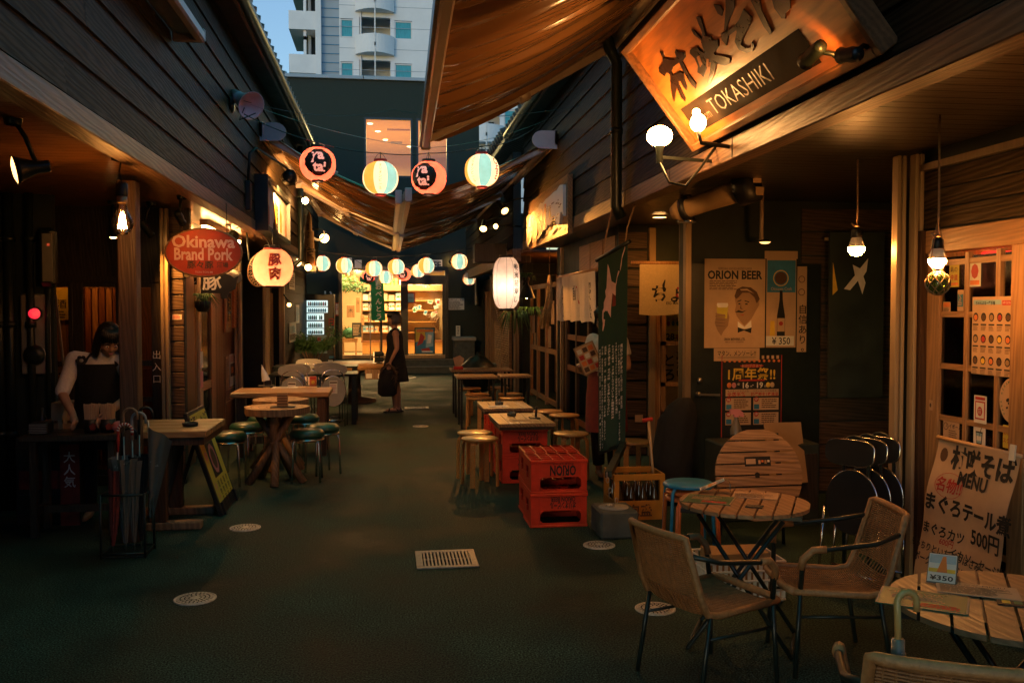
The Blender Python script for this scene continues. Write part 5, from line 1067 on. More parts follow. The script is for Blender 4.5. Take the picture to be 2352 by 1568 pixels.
p0 = PX(468, 88, X=-1.30); p1 = PX(430, 0, X=-1.30); t = thing('fluorescent_fixture', 'unlit fluorescent fixture sticking out of the cedar fascia near the top', 'lamp fixture', p0)
yE, yS = p0.y, p0.y-2.2; z = p0.z
m = MB(); m.box(-1.52, -1.32, yS, yE, z+.03, z+.06, PINKM, ch=.008); m.box(-1.36, -1.29, yS, yE, z-.03, z+.05, PINKM, ch=.015); m.build('housing', t); m = MB(); m.box(-1.475, -1.375, yS+.05, yE-.05, z+.012, z+.03, GREYP); m.build('diffuser', t); m = MB(); m.box(-1.52, -1.29, yE, yE+.03, z-.03, z+.07, PINKM, ch=.012); m.build('end_plate', t)
p = PX(665, 406, X=-1.2); t = thing('gooseneck_lamp', 'black gooseneck lamp over the lit picture sign on the fascia above the pork lantern', 'lamp', p); b = PX(570, 420, X=-1.5)
m = MB(); m.tube([b, V((b.x+.02, b.y+.0, p.z+.06)), V((b.x+.08, b.y+.05, p.z+.12)), p.lerp(b, .1)+V((0, 0, .12)), p+V((0, 0, .06))], .016, BLACKM, 8); m.box(b.x-.03, b.x+.03, b.y-.06, b.y+.06, b.z-.3, b.z+.02, BLACKM, ch=.01); m.build('arm', t)
aim = PX(632, 480, X=-1.5); T = MT(p) @ (aim-p).to_track_quat('Z', 'Y').to_matrix().to_4x4(); m = MB(); m.lathe([(.001, -.10), (.06, -.09), (.085, -.03), (.10, .05), (.095, .05), (.06, -.03)], BLACKM, 18, T); m.build('shade', t); m = MB(); m.ball(p, .035, lamp('gooseneck_bulb', WARMW, 40), 10); m.build('bulb', t); spot('beam', p+(aim-p).normalized()*.06, aim, 1500, 80, .6, WARMW, .04, t)
# signs
y0, y1 = PX(607, 480, X=-1.42).y, PX(658, 480, X=-1.42).y; za, zb = PX(632, 535, X=-1.42).z, PX(632, 440, X=-1.42).z
t = thing('picture_sign', 'lit picture sign of bottles in a dark frame on the fascia above the pork lantern', 'sign', (-1.45, (y0+y1)/2, za)); T = FL((-1.42, y0, za)); w, h = y1-y0, zb-za
m = MB(); m.box(0, w, 0, h, -.10, 0, BLACKM, T);
for a in ((-.06, 0, -.06, h+.06), (w, w+.06, -.06, h+.06), (0, w, -.06, 0), (0, w, h, h+.06)): m.box(a[0], a[1], a[2], a[3], -.1, .05, BLACKM, T)
m.build('frame', t)
m = MB(); m.quad(0, w, 0, h, .002, PAPW, T)
for i, (u, b, e, wd, mt) in enumerate(((.12, .1, .75, .12, INKR), (.28, .05, .9, .13, INKW), (.45, .15, .95, .10, INKY), (.55, .0, .6, .05, INK), (.68, .1, .8, .10, INKO), (.82, .05, .7, .12, INKW), (.93, .1, .5, .06, INKO), (.38, .0, .3, .12, INK))):
    m.poly([(w*(u-wd/2), h*b), (w*(u+wd/2), h*b), (w*(u+wd/2), h*(b+(e-b)*.6)), (w*(u+wd/5), h*(b+(e-b)*.78)), (w*(u+wd/5), h*e), (w*(u-wd/5), h*e), (w*(u-wd/5), h*(b+(e-b)*.78)), (w*(u-wd/2), h*(b+(e-b)*.6))], .003+.0005*i, mt, T)
m.text('泡盛', .22, INK, T, w*.5, h*.75, vert=True, w=.02, z=.009); m.build('panel', t)
p = PX(712, 545, X=-1.58); t = thing('projecting_sign', 'tall pale shaped sign board above a dark framed panel near the bare bulbs', 'sign', p); T = FR(p, (.45, -.9, 0), (0, 0, 1))
m = MB(); m.prism([(-.22, -.2), (.22, -.25), (.22, .1), (.12, .12), (.1, .38), (0, .52), (-.1, .4), (-.2, .1)], 0, .03, PAPT, T); m.text('まぶい', .16, INK, T, -.02, .3, vert=True, w=.02, z=.032); m.build('board', t)
p = PX(718, 588, X=-1.58); m = MB(); T = FR(p, (.45, -.9, 0), (0, 0, 1)); m.box(-.28, .28, -.36, .30, 0, .04, BLACKM, T); m.quad(-.24, .24, -.32, .26, .042, PAPT, T); m.poly([(-.2, -.3), (.2, -.3), (.2, -.05), (-.2, .1)], .044, INKB, T); m.lines(-.2, .2, 0, .22, 4, .03, INK, T, .044, 5); m.single('projecting_sign', 'dark framed panel sign under the pale shaped board near the bare bulbs', 'sign')
p = PX(468, 580, Y=8.5); t = thing('oval_sign', 'oval red sign reading Okinawa Brand Pork hanging in front of the pork shop', 'sign', p); T = FR(p, (1, .10, 0), (0, 0, 1)); OVR = mat('oval_sign_red', (.55, .055, .016), rough=.55, var=.35, scale=4)
m = MB(); a, b = .318, .206; P = [(a*cos(2*pi*i/48), b*sin(2*pi*i/48)) for i in range(48)]; m.prism(P, -.03, 0, OVR, T)
P2 = [(x*1.02, y*1.02) for x, y in P]; m.tube([T @ V((x, y, -.01)) for x, y in P2], .012, BOARDF, 8, closed=True)
CRM = mat('sign_cream_pink', (.85, .52, .44), rough=.6); m.text('Okinawa', .150, CRM, T, 0, .098, w=.028, z=.003); m.text('Brand Pork', .150, CRM, T, 0, -.015, w=.028, z=.003, wid=.50)
m.text('豚々豚', .075, INKB, T, -.03, -.11, w=.02, z=.003); m.text('酒場', .05, INKB, T, .16, -.11, w=.02, z=.003); m.text('TON-TON-MI', .025, CRM, T, 0, -.175, w=.005, z=.003); m.build('board', t)
m = MB()
for x in (-.2, .2): m = MB(); m.tube([T @ V((x, .18, -.015)), V(((T @ V((x, 0, 0))).x, p.y, ZS))], .004, BLACKM, 5); m.build('hanger', t)
p = PX(488, 651, Y=10.6); t = thing('pig_sign', 'black pig shaped sign with white character over the pork shop door', 'sign', p); T = FF(p)
m = MB(); m.prism([(-.27, .07), (-.22, .12), (-.1, .13), (.1, .13), (.2, .09), (.24, .06), (.29, .09), (.27, .03), (.25, -.06), (.18, -.10), (.16, -.17), (.10, -.17), (.09, -.11), (-.08, -.11), (-.09, -.17), (-.16, -.17), (-.17, -.09), (-.24, -.04)], 0, .03, BLACKP, T); m.text('豚', .21, INKW, T, .0, .02, w=.02, z=.032); m.text('くら', .07, INKW, T, -.19, .03, vert=True, w=.01, z=.032); m.build('board', t); m = MB()
for x in (-.1, .12): m.tube([T @ V((x, .12, .015)), T @ V((x, .5, .015))], .003, BLACKM, 5)
m.build('hanger', t)
def wall_card(px0, px1, py0, py1, X, mt, label, name='wall_poster', cat='poster', fr=FL, t_=.004, deco=None, th=None):
    a, b = PX(px0, (py0+py1)/2, X=X), PX(px1, (py0+py1)/2, X=X); c = PX((px0+px1)/2, py1, X=X); d = PX((px0+px1)/2, py0, X=X)
    T = fr((X, a.y, c.z)); w, h = abs(b.y-a.y), d.z-c.z; m = MB(); m.box(0, w, 0, h, 0, th or t_, mt, T)
    if deco: deco(m, T, w, h, (th or t_)+.001)
    return m.single(name, label, cat)
XB = XP+.005
wall_card(514, 528, 665, 762, XB, PINE, 'pale plank sign with dark painted strip on the pork shop wall', 'plank_sign', 'sign', th=.03, deco=lambda m, T, w, h, z: (m.box(w*.2, w*.75, h*.25, h*.92, z, z+.004, INK, T), m.text('泡盛', .2, INKY, T, w*.47, h*.85, vert=True, z=z+.006)))
wall_card(531, 545, 660, 752, XB+.02, BOARDW, 'thick wooden plank sign with dark characters beside the bright rail post', 'plank_sign', 'sign', th=.04, deco=lambda m, T, w, h, z: m.text('日替定食', .15, INK, T, w*.5, h*.92, vert=True, w=.01, pit=1.15, z=z))
wall_card(527, 541, 812, 885, XB, PAPW, 'white photo poster low on the pork shop boards', deco=lambda m, T, w, h, z: (m.quad(w*.1, w*.9, h*.3, h*.7, z, INKB, T), m.quad(w*.2, w*.6, h*.4, h*.6, z+.001, INKO, T), m.lines(w*.1, w*.9, h*.75, h*.95, 4, .012, INKP, T, z)))
wall_card(518, 525, 818, 905, XB, PAPT, 'narrow tan notice left of the white photo poster', deco=lambda m, T, w, h, z: m.lines(.01, w-.01, .03, h-.03, 16, .014, INKB, T, z))
wall_card(518, 540, 890, 920, XB, PAPT, 'torn tan notice under the photo poster', deco=lambda m, T, w, h, z: m.lines(.01, w-.01, .02, h-.02, 6, .014, INKB, T, z, 3))
m = MB(); T = FF((fx(408, YF), YF-.021, PX(408, 728, Y=YF).z)); m.card(-.042, .042, -.024, .024, .003, PAPW, T); m.lines(-.038, .038, -.018, .02, 4, .006, INKR, T, .004); m.single('door_sticker', 'small red and white sticker on the dark boards left of the pork shop', 'sticker')
m = MB(); m.box(XP+.02, XP+.04, ly(449), ly(454), .1, 2.0, PAPT)
for k in range(5): z = 1.1-k*.22; m.box(XP+.04, XP+.044, ly(450), ly(456), z-.1, z+.08, (PAPW, INKP, PAPT, INKLB, PAPW)[k])
m.single('notice_strip', 'hanging strip of paper notices at the edge of the pork shop door', 'notice strip')
def basket_plant():
    p = PX(466, 700, X=-1.98); t = thing('hanging_plant', 'small potted plant hanging before the pork shop door', 'plant', p); m = MB(); m.lathe([(.001, -.08), (.05, -.075), (.085, -.02), (.09, .04), (.08, .04), (.07, -.02)], BLACKP, 16, MT(p)); m.build('pot', t); m = MB()
    R = random.Random(3)
    for k in range(34):
        a = R.random()*6.3; l = R.uniform(.08, .2); m.tube([p+V((0, 0, .03)), p+V((cos(a)*l*.5, sin(a)*l*.5, .12)), p+V((cos(a)*l, sin(a)*l, .06-R.random()*.1))], [.004, .006, .001], LEAF, 4)
    m.build('leaves', t); m = MB()
    for k in range(3): a = k*2.1; m.tube([p+V((.085*cos(a), .085*sin(a), .04)), p+V((0, 0, .3)), p+V((0, 0, .7))], .002, BLACKM, 4)
    m.build('hanger', t)
basket_plant()
def fan(px, py, Y, label, ax, r=.2):
    p = PX(px, py, Y=Y); t = thing('wall_fan', label, 'fan', p, 'cage fans on the left shops'); d = V(ax).normalized(); T = MT(p) @ d.to_track_quat('Z', 'Y').to_matrix().to_4x4(); m = MB()
    for k in range(28):
        a = 2*pi*k/28; m.tube([T @ V((.03*cos(a), .03*sin(a), .07)), T @ V((r*.7*cos(a), r*.7*sin(a), .06)), T @ V((r*cos(a), r*sin(a), 0)), T @ V((r*.7*cos(a), r*.7*sin(a), -.06)), T @ V((.03*cos(a), .03*sin(a), -.06))], .0022, CREAM, 4)
    m.tube([T @ V((r*cos(2*pi*k/36), r*sin(2*pi*k/36), 0)) for k in range(36)], .007, ALUP, 6, closed=True); m.lathe([(.001, .075), (.05, .072), (.05, .06)], CREAM, 16, T); m.build('cage', t)
    m = MB()
    for k in range(3): m.add([T @ MX.Rotation(2*pi*k/3, 4, 'Z') @ V(q) for q in ((.03, -.03, -.015), (.15, -.06, -.02), (.15, .06, .02), (.03, .03, .015))], [(0, 1, 2, 3)], GREYP)
    m.build('blades', t); m = MB(); m.tube([T @ V((0, 0, -.06)), T @ V((0, 0, -.16))], .05, BLACKP, 14); e = T @ V((0, 0, -.14)); m.tube([e, e+V((-.05, .02, .1)), V((e.x-.08, e.y+.05, ZS-.0))], .014, BLACKM, 6); m.build('motor', t)
fan(410, 600, 9.6, 'tilted cage fan peeking out left of the oval sign', (.15, -.35, -.93), .24)
fan(600, 618, 11.6, 'cage fan partly hidden behind the pink pork lantern', (.75, -.55, -.25), .22)
m = MB(); a = PX(505, 668, Y=10.2); b = PX(546, 640, Y=12.4); m.tube([(-2.02, 10.6, 2.08), (-2.02, 12.6, 2.08)], .09, PAPW, 14); m.single('rolled_blind', 'rolled white blind above the pork shop door behind the oval sign', 'blind')
p = PX(531, 548, X=-1.75); m = MB(); m.lathe([(.02, .1), (.05, .09), (.075, .02), (.08, -.02), (.07, -.02)], BLACKM, 16, MT(p) @ MX.Rotation(.6, 4, 'Y')); m.tube([p+V((0, 0, .08)), p+V((-.02, 0, .22)), V((p.x-.03, p.y, ZS))], .01, BLACKM, 6); m.box(p.x-.06, p.x+.0, p.y-.02, p.y+.02, p.z+.14, p.z+.25, BLACKP); m.single('clamp_lamp', 'black clamp lamp hanging behind the right end of the oval sign', 'lamp')
cable('string_light_cord', [PX(540, 525, X=-1.72), PX(562, 512, X=-1.66), PX(588, 530, X=-1.6), PX(612, 548, X=-1.5), PX(625, 575, X=-1.38)], .004, 'thin cord with clips running along the soffit to the pork lantern', BLACKM, 5)
XQ = -2.02
wall_card(664, 677, 625, 665, XQ, PAPW, 'pale notice high on the cedar wall beside the vending machine', deco=lambda m, T, w, h, z: m.lines(.03, w-.03, .05, h-.05, 6, .03, INKB, T, z))
wall_card(664, 680, 740, 785, XQ, PAPW, 'wide white hand written notice on the cedar wall beside the vending machine', deco=lambda m, T, w, h, z: (m.lines(.05, w-.05, h*.45, h-.08, 4, .05, INKLB, T, z), m.lines(.05, w-.05, .05, h*.4, 5, .03, INKB, T, z, 8)))
wall_card(679, 687, 700, 742, XQ, PAPW, 'narrow vertical white notice strip on the cedar wall beside the vending machine', deco=lambda m, T, w, h, z: m.lines(.05, w-.05, .05, h-.05, 7, .04, INKLB, T, z))
m = MB(); q = PX(612, 760, Y=14.6); m.sheet(6, 20, lambda u, v: (q.x-.04+.1*u, q.y+.05*sin(u*9+v*3), 2.2-2.0*v), CREAM, .003); m.single('hanging_cloth', 'narrow cream cloth hanging beside the dark door behind the pork lantern', 'cloth')
m = MB(); q = PX(633, 755, X=-2.17); T = FL((-2.14, q.y, 1.0)); m.card(0, .5, -.3, .2, .004, PAPT, T); m.lines(.05, .45, -.25, .15, 6, .03, INKB, T, .005); m.card(.1, .5, .35, .9, .004, PAPT, T); m.lines(.12, .45, .4, .85, 6, .03, INKB, T, .005, 2); m.single('door_poster', 'tan posters stuck on the narrow pine door beyond the pork lantern', 'poster')
globe(664, 700, 17.4, .04, 12, 'small warm bulb inside the narrow pine door', [(0, 0, .05), (-.1, 0, .2)])
c0 = PX(1600, 325, X=2.03); YF0 = c0.y; zb_ = c0.z; topc = PX(1452, 118, Y=YF0); YN = PX(2020, 145, X=2.03).y
up = (topc-c0); Hs = up.length; T = FR(c0, (0, -1, 0), up); Ls = YF0-YN
if T.col[2].x > 0: pass
t = thing('wooden_signboard', 'long tilted wooden signboard with carved black characters and a glaring bulb', 'signboard', c0)
def SG(zx, zy):                           # point of the close-up read onto the board plane
    px, py = (2100+zx/2.24)*2352/3463, (zy/2.24)*2352/3463
    v = c_d*FPX+c_r*(px-CX)-c_u*(py-CY); n = T.col[2].to_3d(); o = T.translation; k = (o-V((0, 0, CAM_H))).dot(n)/v.dot(n); q = T.inverted() @ (V((0, 0, CAM_H))+v*k); return (q.x, q.y)
m = MB(); m.box(0, Ls, 0, Hs, -.03, 0, BOARDW, T)
m.poly([(.10, .045), (Ls*.80, .045), (Ls*.80, .235), (.10, .235)], .0015, mat('sign_band_paint', (.035, .020, .010), rough=.85, spec=.15, var=.4, scale=12), T)
m.text('from', .085, REDWD, T, .30, .12, 'l', w=.01, z=.003); m.text('TOKASHIKI', .15, REDWD, T, .50, .14, 'l', w=-.01, z=.003, wid=Ls*.38)
m.build('board', t)
m = MB(); fw = .045
m.box(-fw, 0, -fw, Hs+fw, -.05, .05, BOARDF, T, ch=.006); m.box(Ls, Ls+fw, -fw, Hs+fw, -.05, .05, BOARDF, T, ch=.006); m.box(0, Ls, Hs, Hs+fw, -.05, .05, BOARDF, T, ch=.006); m.box(0, Ls, -fw, 0, -.05, .05, BOARDF, T, ch=.006); m.build('frame', t)
CARV = mat('carved_lacquer', (.03, .012, .007), rough=.3, var=.35, scale=20, coat=.4)
m = MB()
G = [[(300, 385), (325, 395), (332, 440), (375, 450), (412, 452), (425, 425), (413, 392), (420, 375), (440, 392), (490, 395), (494, 430), (470, 462), (520, 560), (574, 632), (570, 668), (540, 640), (470, 520), (448, 470), (400, 505), (388, 540), (398, 570), (450, 540), (478, 552), (485, 600), (505, 660), (500, 682), (478, 655), (455, 610), (438, 620), (470, 700), (494, 745), (490, 766), (462, 740), (430, 660), (420, 690), (408, 768), (395, 740), (380, 640), (378, 560), (352, 545), (335, 575), (296, 545), (290, 510), (325, 475), (318, 430)],
     [(577, 125), (608, 125), (630, 190), (650, 270), (690, 275), (693, 305), (742, 300), (746, 350), (712, 400), (722, 415), (800, 425), (832, 440), (830, 480), (795, 495), (728, 478), (712, 560), (682, 628), (658, 620), (680, 540), (688, 470), (655, 460), (650, 520), (630, 582), (612, 560), (585, 545), (590, 500), (565, 440), (528, 400), (530, 375), (585, 352), (600, 380), (640, 400), (625, 350), (612, 300), (560, 260), (538, 222), (560, 228), (618, 290), (622, 240), (595, 180)],
     [(708, 32), (760, 40), (780, 75), (770, 118), (740, 100)], [(797, -60), (870, -60), (865, 60), (830, 140), (800, 235), (788, 220), (800, 60)],
     [(935, 65), (998, 130), (985, 180), (925, 290), (915, 335), (950, 362), (990, 355), (998, 315), (1018, 345), (1005, 385), (960, 398), (900, 375), (868, 310), (885, 240), (880, 225), (820, 270), (805, 340), (770, 300), (762, 255), (850, 210), (900, 150)],
     [(990, 0), (1055, -30), (1075, 80), (1150, 235), (1135, 260), (1090, 200), (1020, 60)], [(1150, -10), (1220, -60), (1290, -40), (1290, 60), (1255, 95), (1250, 138), (1225, 135), (1170, 60)]]
for P in G: m.prism([SG(*q) for q in P], .001, .007, CARV, T)
for P in ([(582, 430), (600, 415), (625, 480), (608, 505)], [(655, 440), (672, 442), (668, 505), (655, 500)]): m.prism([SG(*q) for q in P], -.001, .0085, BOARDW, T)
m.build('carved_characters', t)
q = T @ V((*SG(690, 850), .11)); t = thing('globe_lamp', 'glaring bulb in front of the lower part of the tilted wooden sign', 'lamp', q); m = MB(); m.ball(q, (.05, .05, .056), lamp('sign_bulb', (1, .46, .13), 72), 14); m.ball(q+V((-.012, 0, .062)), .026, MATS['sign_bulb'], 10); m.build('globe', t); m = MB(); m.tube([q+V((0, 0, -.05)), q+V((.02, 0, -.12)), V((2.07, q.y, q.z-.14))], .014, BLACKM, 8); m.build('arm', t)
y1, y0 = PX(1215, 505, X=2.0).y, PX(1300, 505, X=2.0).y; za, zb = PX(1255, 552, X=2.0).z, PX(1255, 472, X=2.0).z; T = FRW((2.0, y1, za)); w, h = y1-y0, zb-za
t = thing('birch_bark_sign', 'ragged birch bark sign with black and red brush strokes, strongly lit', 'sign', (2.0, (y0+y1)/2, za)); R = random.Random(8)
top = [(w*i/14, h*(.92+.10*R.random()) + .12*i/14) for i in range(15)]; bot = [(w*i/22, .16*R.random()+.10*i/22) for i in range(23)]
m = MB(); m.prism(bot+top[::-1], 0, .035, PAPW, T)
for i in range(70):
    x = w*R.random()*.95; y = h*(.12+.78*R.random()); l = R.uniform(.03, .2); m.poly([(x, y), (x+l*.3, y+.012), (x+l, y+.004), (x+l*.5, y-.01)], .036, INKB, T)
for P, mt in (([(w*.18, h*.2), (w*.24, h*.2), (w*.26, h*.85), (w*.21, h*.8)], INK), ([(w*.3, h*.15), (w*.36, h*.3), (w*.33, h*.7), (w*.42, h*.5), (w*.44, h*.56), (w*.32, h*.8), (w*.27, h*.5)], INK), ([(w*.52, h*.3), (w*.57, h*.28), (w*.60, h*1.0), (w*.55, h*1.02)], INKR), ([(w*.05, h*.1), (w*.12, h*.25), (w*.1, h*.5), (w*.03, h*.3)], INK), ([(w*.68, h*.5), (w*.72, h*.55), (w*.7, h*.85), (w*.66, h*.8)], INK), ([(w*.36, h*.1), (w*.5, h*.22), (w*.46, h*.3), (w*.34, h*.2)], INK), ([(w*.12, h*.55), (w*.2, h*.6), (w*.17, h*.92), (w*.13, h*.8)], INK), ([(w*.2, h*.05), (w*.34, h*.1), (w*.3, h*.2), (w*.18, h*.16)], INK), ([(w*.44, h*.6), (w*.5, h*.62), (w*.49, h*.95), (w*.45, h*.9)], INK), ([(w*.62, h*.12), (w*.74, h*.2), (w*.7, h*.3), (w*.6, h*.22)], INK)): m.poly(P, .037, mt, T)
m.build('board', t); m = MB(); m.box(-.05, w+.08, -.02, h+.2, -.06, -.002, BOARDF, T); m.build('backing', t)
m = MB(); a, b = PX(1080, 590, Y=14.5), PX(1215, 590, Y=14.5); m.box(1.45, 2.4, 15.4, 15.8, 2.44, 2.76, DOORB, ch=.01); m.single('roller_housing', 'dark wooden box under the spot lamps at the gap between the shops', 'housing')
def noren(label, x0, x1, zt_, zb_, at, right, slits, mt, deco=None, wav=.025, seed=1):
    """cloth strips on a rod; at = top left corner"""
    T = FR(at, right, (0, 0, 1)); W_ = x1-x0; H_ = zt_-zb_; t = thing('noren_curtain', label, 'door curtain', at); R = random.Random(seed); ph = R.random()*6
    m = MB(); m.tube([T @ V((-.08, 0, 0)), T @ V((W_+.08, 0, 0))], .022, PINE, 10); m.build('rod', t)
    fz = lambda x, y: wav*(sin(x*11+ph)+.5*sin(x*23+ph*2))*min(1, -y/H_*1.1+.12)
    for k in range(slits):
        a, b = W_*k/slits+.004, W_*(k+1)/slits-.004
        m = MB(); m.sheet(16, 14, lambda u, v: T @ V((a+(b-a)*u, -.015-(H_-.015)*v-.012*sin(u*5+k)*v, .024*(1-v)+fz(a+(b-a)*u, -H_*v))), mt, .003); c = m.build('cloth', t)
        if k == 0: first = c
    m = MB()
    if deco: deco(m, lambda x, y: tuple(T @ V((x, y, fz(x, y)+.024*(1+y/H_)+.004))), W_, H_); m.build('printing', t)
    return t
def dn(m, f, w, h):
    P = lambda pts, mt: m.add([f(x, y) for x, y in pts], [tuple(range(len(pts)))], mt)
    P([(w*.40, -h*.42), (w*.44, -h*.32), (w*.455, -h*.33), (w*.44, -h*.46), (w*.47, -h*.5), (w*.455, -h*.56), (w*.42, -h*.56), (w*.405, -h*.5)], INK)
    m.text('ちょ', .20, INK, None, w*.49, -h*.6, w=.02, fn=f); m.text('こ', .16, INKR, None, w*.73, -h*.58, w=.03, fn=f); m.text('っと', .15, INK, None, w*.92, -h*.6, w=.02, fn=f); m.text('EIG-MAR CHOCOTTO', .042, INK, None, w*.8, -h*.78, w=.015, fn=f)
a = PX(1467, 604, Y=9.55); b = PX(1600, 604, Y=9.55); c = PX(1467, 722, Y=9.55)
noren('yellow cream noren with small brush lettering in the bay beside the black door', 0, b.x-a.x, a.z, c.z, a, (1, 0, 0), 1, CREAM, dn, .012)
def dn2(m, f, w, h):
    for x in (w*.16, w*.86): m.text('蝦夷', .22, INK, None, x, -h*.2, vert=True, w=.03, fn=f); m.text('前寿し', .09, INK, None, x, -h*.72, w=.02, fn=f)
    m.text('前', .2, INK, None, w*.5, -h*.4, w=.03, fn=f); m.text('\\', .3, INKR, None, w*.56, -h*.45, w=.03, fn=f)
xn = 2.42; a = PX(1283, 636, X=xn); b = PX(1372, 610, X=xn); c = PX(1283, 725, X=xn)
noren('white noren with black brush characters, half hidden by the green banner', 0, a.y-b.y, a.z, a.z-.62, a, (0, -1, .0), 3, WHITEC, dn2, .018, 4)
def dn3(m, f, w, h):
    for k in range(5): x = w*(.2+.15*k); m.add([f(x, -h*.2), f(x+.03, -h*.3), f(x+.015, -h*.7), f(x-.01, -h*.5)], [(0, 1, 2, 3)], INKB)
a = PX(1086, 640, X=2.30); noren('small beige noren with dark strokes under the louvred shop fascia', 0, 1.3, a.z, a.z-.72, V((2.30, a.y, a.z)), (0, -1, 0), 3, CREAM, dn3, .03, 6)
def banner():
    MAPP = mat('map_pink', (.78, .50, .52), rough=.8)
    a = PX(1375, 598, Y=8.0); b = PX(1441, 560, Y=7.72); H_ = (a.z+b.z)/2-.42
    d, e = a, b; rt = e-d; t = thing('green_banner', 'tall dark green banner with pink island map and white vertical writing', 'banner', d); W_ = rt.length
    T = FR(d, rt, (0, 0, 1)); rx = rt.normalized()
    fz = lambda x, y: .02*sin(x*13+1)*min(1, .15-y/H_)+.012*sin(x*31+y*1.5)*min(1, .1-y/H_)
    P3 = lambda x, y: d+rx*x+V((0, 0, y))+T.col[2].to_3d()*(fz(x, y))
    narrow = lambda x, y: W_/2+(x-W_/2)*(1-.10*(-y/H_))
    m = MB(); m.sheet(22, 40, lambda u, v: P3(narrow(W_*u, -H_*v), -H_*v), GREENC, .003); n = T.col[2].to_3d()
    def f(x, y): return P3(narrow(x, y), y)+n*.0035
    def poly(pts, mt):
        m.add([f(W_*x, H_*y) for x, y in pts], [tuple(range(len(pts)))], mt)
    K = lambda zx, zy: ((zx-430)/315, -(zy-240+(zx-430)*.45*.55)/1320*.74)
    for pts in ([(536, 295), (552, 340), (575, 460), (620, 490), (640, 410), (652, 385), (640, 440), (622, 520), (620, 600), (585, 570), (570, 700), (568, 790), (535, 720), (500, 730), (498, 790), (515, 800), (510, 850), (494, 905), (487, 890), (492, 830), (482, 780), (485, 720), (500, 690), (500, 640), (520, 590), (512, 540), (525, 510)], [(720, 175), (722, 200), (690, 280), (683, 340), (672, 390), (668, 370), (690, 250)], [(650, 380), (665, 388), (640, 440), (628, 500), (624, 490), (640, 410)]): poly([K(*q) for q in pts], MAPP)
    poly([K(*q) for q in [(555, 480), (575, 470), (578, 560), (550, 640), (540, 600)]], PAPT)
    poly([K(*q) for q in [(590, 520), (620, 520), (620, 690), (580, 690)]], REDCL)
    R = random.Random(5); s = '蝦夷前の海鮮寿司と地酒北海道直送本日のおすすめ握り盛り合わせ旬の味をどうぞ楽しんで下さいトマト鍋'
    for k in range(8):
        x = W_*(.08+.106*k); y = -H_*(.46+.02*R.random()+(.03 if k > 5 else 0)); sz_ = .025 if k < 7 else .036
        n_ = R.randint(24, 38)
        for j in range(n_ if k < 7 else 15):
            if R.random() > .14: m.text(s[(k*7+j) % len(s)], sz_, INKW, None, x, y-j*sz_*1.05, w=.015, fn=f)
    m.build('cloth', t)
    m = MB(); m.tube([d-rx*.03+V((0, 0, .01)), e+rx*.03+V((0, 0, .01))], .018, BLACKM, 10); m.build('rod', t)
    for q in (d+rx*.05, e-rx*.03): m = MB(); m.tube([q, q+V((.02, 0, .15)), V((q.x+.1, q.y, ZS))], .007, ROPE, 6); m.build('cord', t)
    m = MB(); q = d+rx*(W_*.5)+V((0, 0, -H_)); m.bar(q-rx*W_*.45, q+rx*W_*.45, .03, .03, BLACKM); m.bar(q+rx*W_*.4, V((1.62, 6.62, .42)), .05, .05, BLACKM); m.build('bottom_bar', t)
banner()
# left side, ground level
def table_rect(label, x0, x1, y0, y1, z, mt, leg, th=.045, lw=.08, name='wooden_table', inset=.05, rail=None, group=None):
    t = thing(name, label, 'table', ((x0+x1)/2, (y0+y1)/2, 0), group)
    m = MB(); n = max(1, int((y1-y0)/.16)); d = (y1-y0)/n
    for i in range(n): m.box(x0, x1, y0+i*d+.0015, y0+(i+1)*d-.0015, z-th, z, mt, ch=.006)
    m.build('tabletop', t)
    for x in (x0+inset, x1-inset-lw):
        for y in (y0+inset, y1-inset-lw): q = MB(); q.box(x, x+lw, y, y+lw, 0, z-th, leg, ch=.004); q.build('leg', t)
    if rail is not None:
        m = MB()
        for x in (x0+inset, x1-inset-lw): m.box(x+lw*.2, x+lw*.8, y0+inset+lw, y1-inset-lw, rail, rail+.06, leg)
        m.box(x0+inset+lw, x1-inset-lw, (y0+y1)/2-.02, (y0+y1)/2+.02, rail+.005, rail+.055, leg); m.build('stretcher', t)
    return t
Yw = 8.05
def wall_fit(px, py, Y=Yw): return PX(px, py, Y=Y)
p = wall_fit(88, 720); t = thing('alarm_box', 'grey fire alarm panel with a glowing red lamp and round bell', 'alarm box', p+V((0, 0, -.4)))
m = MB(); m.box(p.x-.12, p.x+.10, Yw-.06, Yw-.002, p.z-.5, p.z+.16, GREYP, ch=.01); m.build('cabinet', t)
m = MB(); T = MT((p.x+.0, Yw-.06, p.z)) @ MX.Rotation(pi/2, 4, 'X'); m.lathe([(.055, 0), (.055, .015), (.045, .02)], BLACKP, 18, T); m.build('lamp_base', t); m = MB(); m.lathe([(.045, .018), (.04, .05), (.022, .072), (.001, .08)], lamp('alarm_red', (1, .02, .05), 1.5), 18, T); m.build('red_lamp', t)
m = MB(); T = MT((p.x-.01, Yw-.06, p.z-.34)) @ MX.Rotation(pi/2, 4, 'X'); m.lathe([(.085, 0), (.085, .02), (.07, .045), (.03, .055), (.001, .056)], BLACKM, 22, T); m.tube([T @ V((.085*cos(a), .085*sin(a), .012)) for a in [2*pi*i/24 for i in range(24)]], .005, STEEL, 5, closed=True); m.build('bell', t)
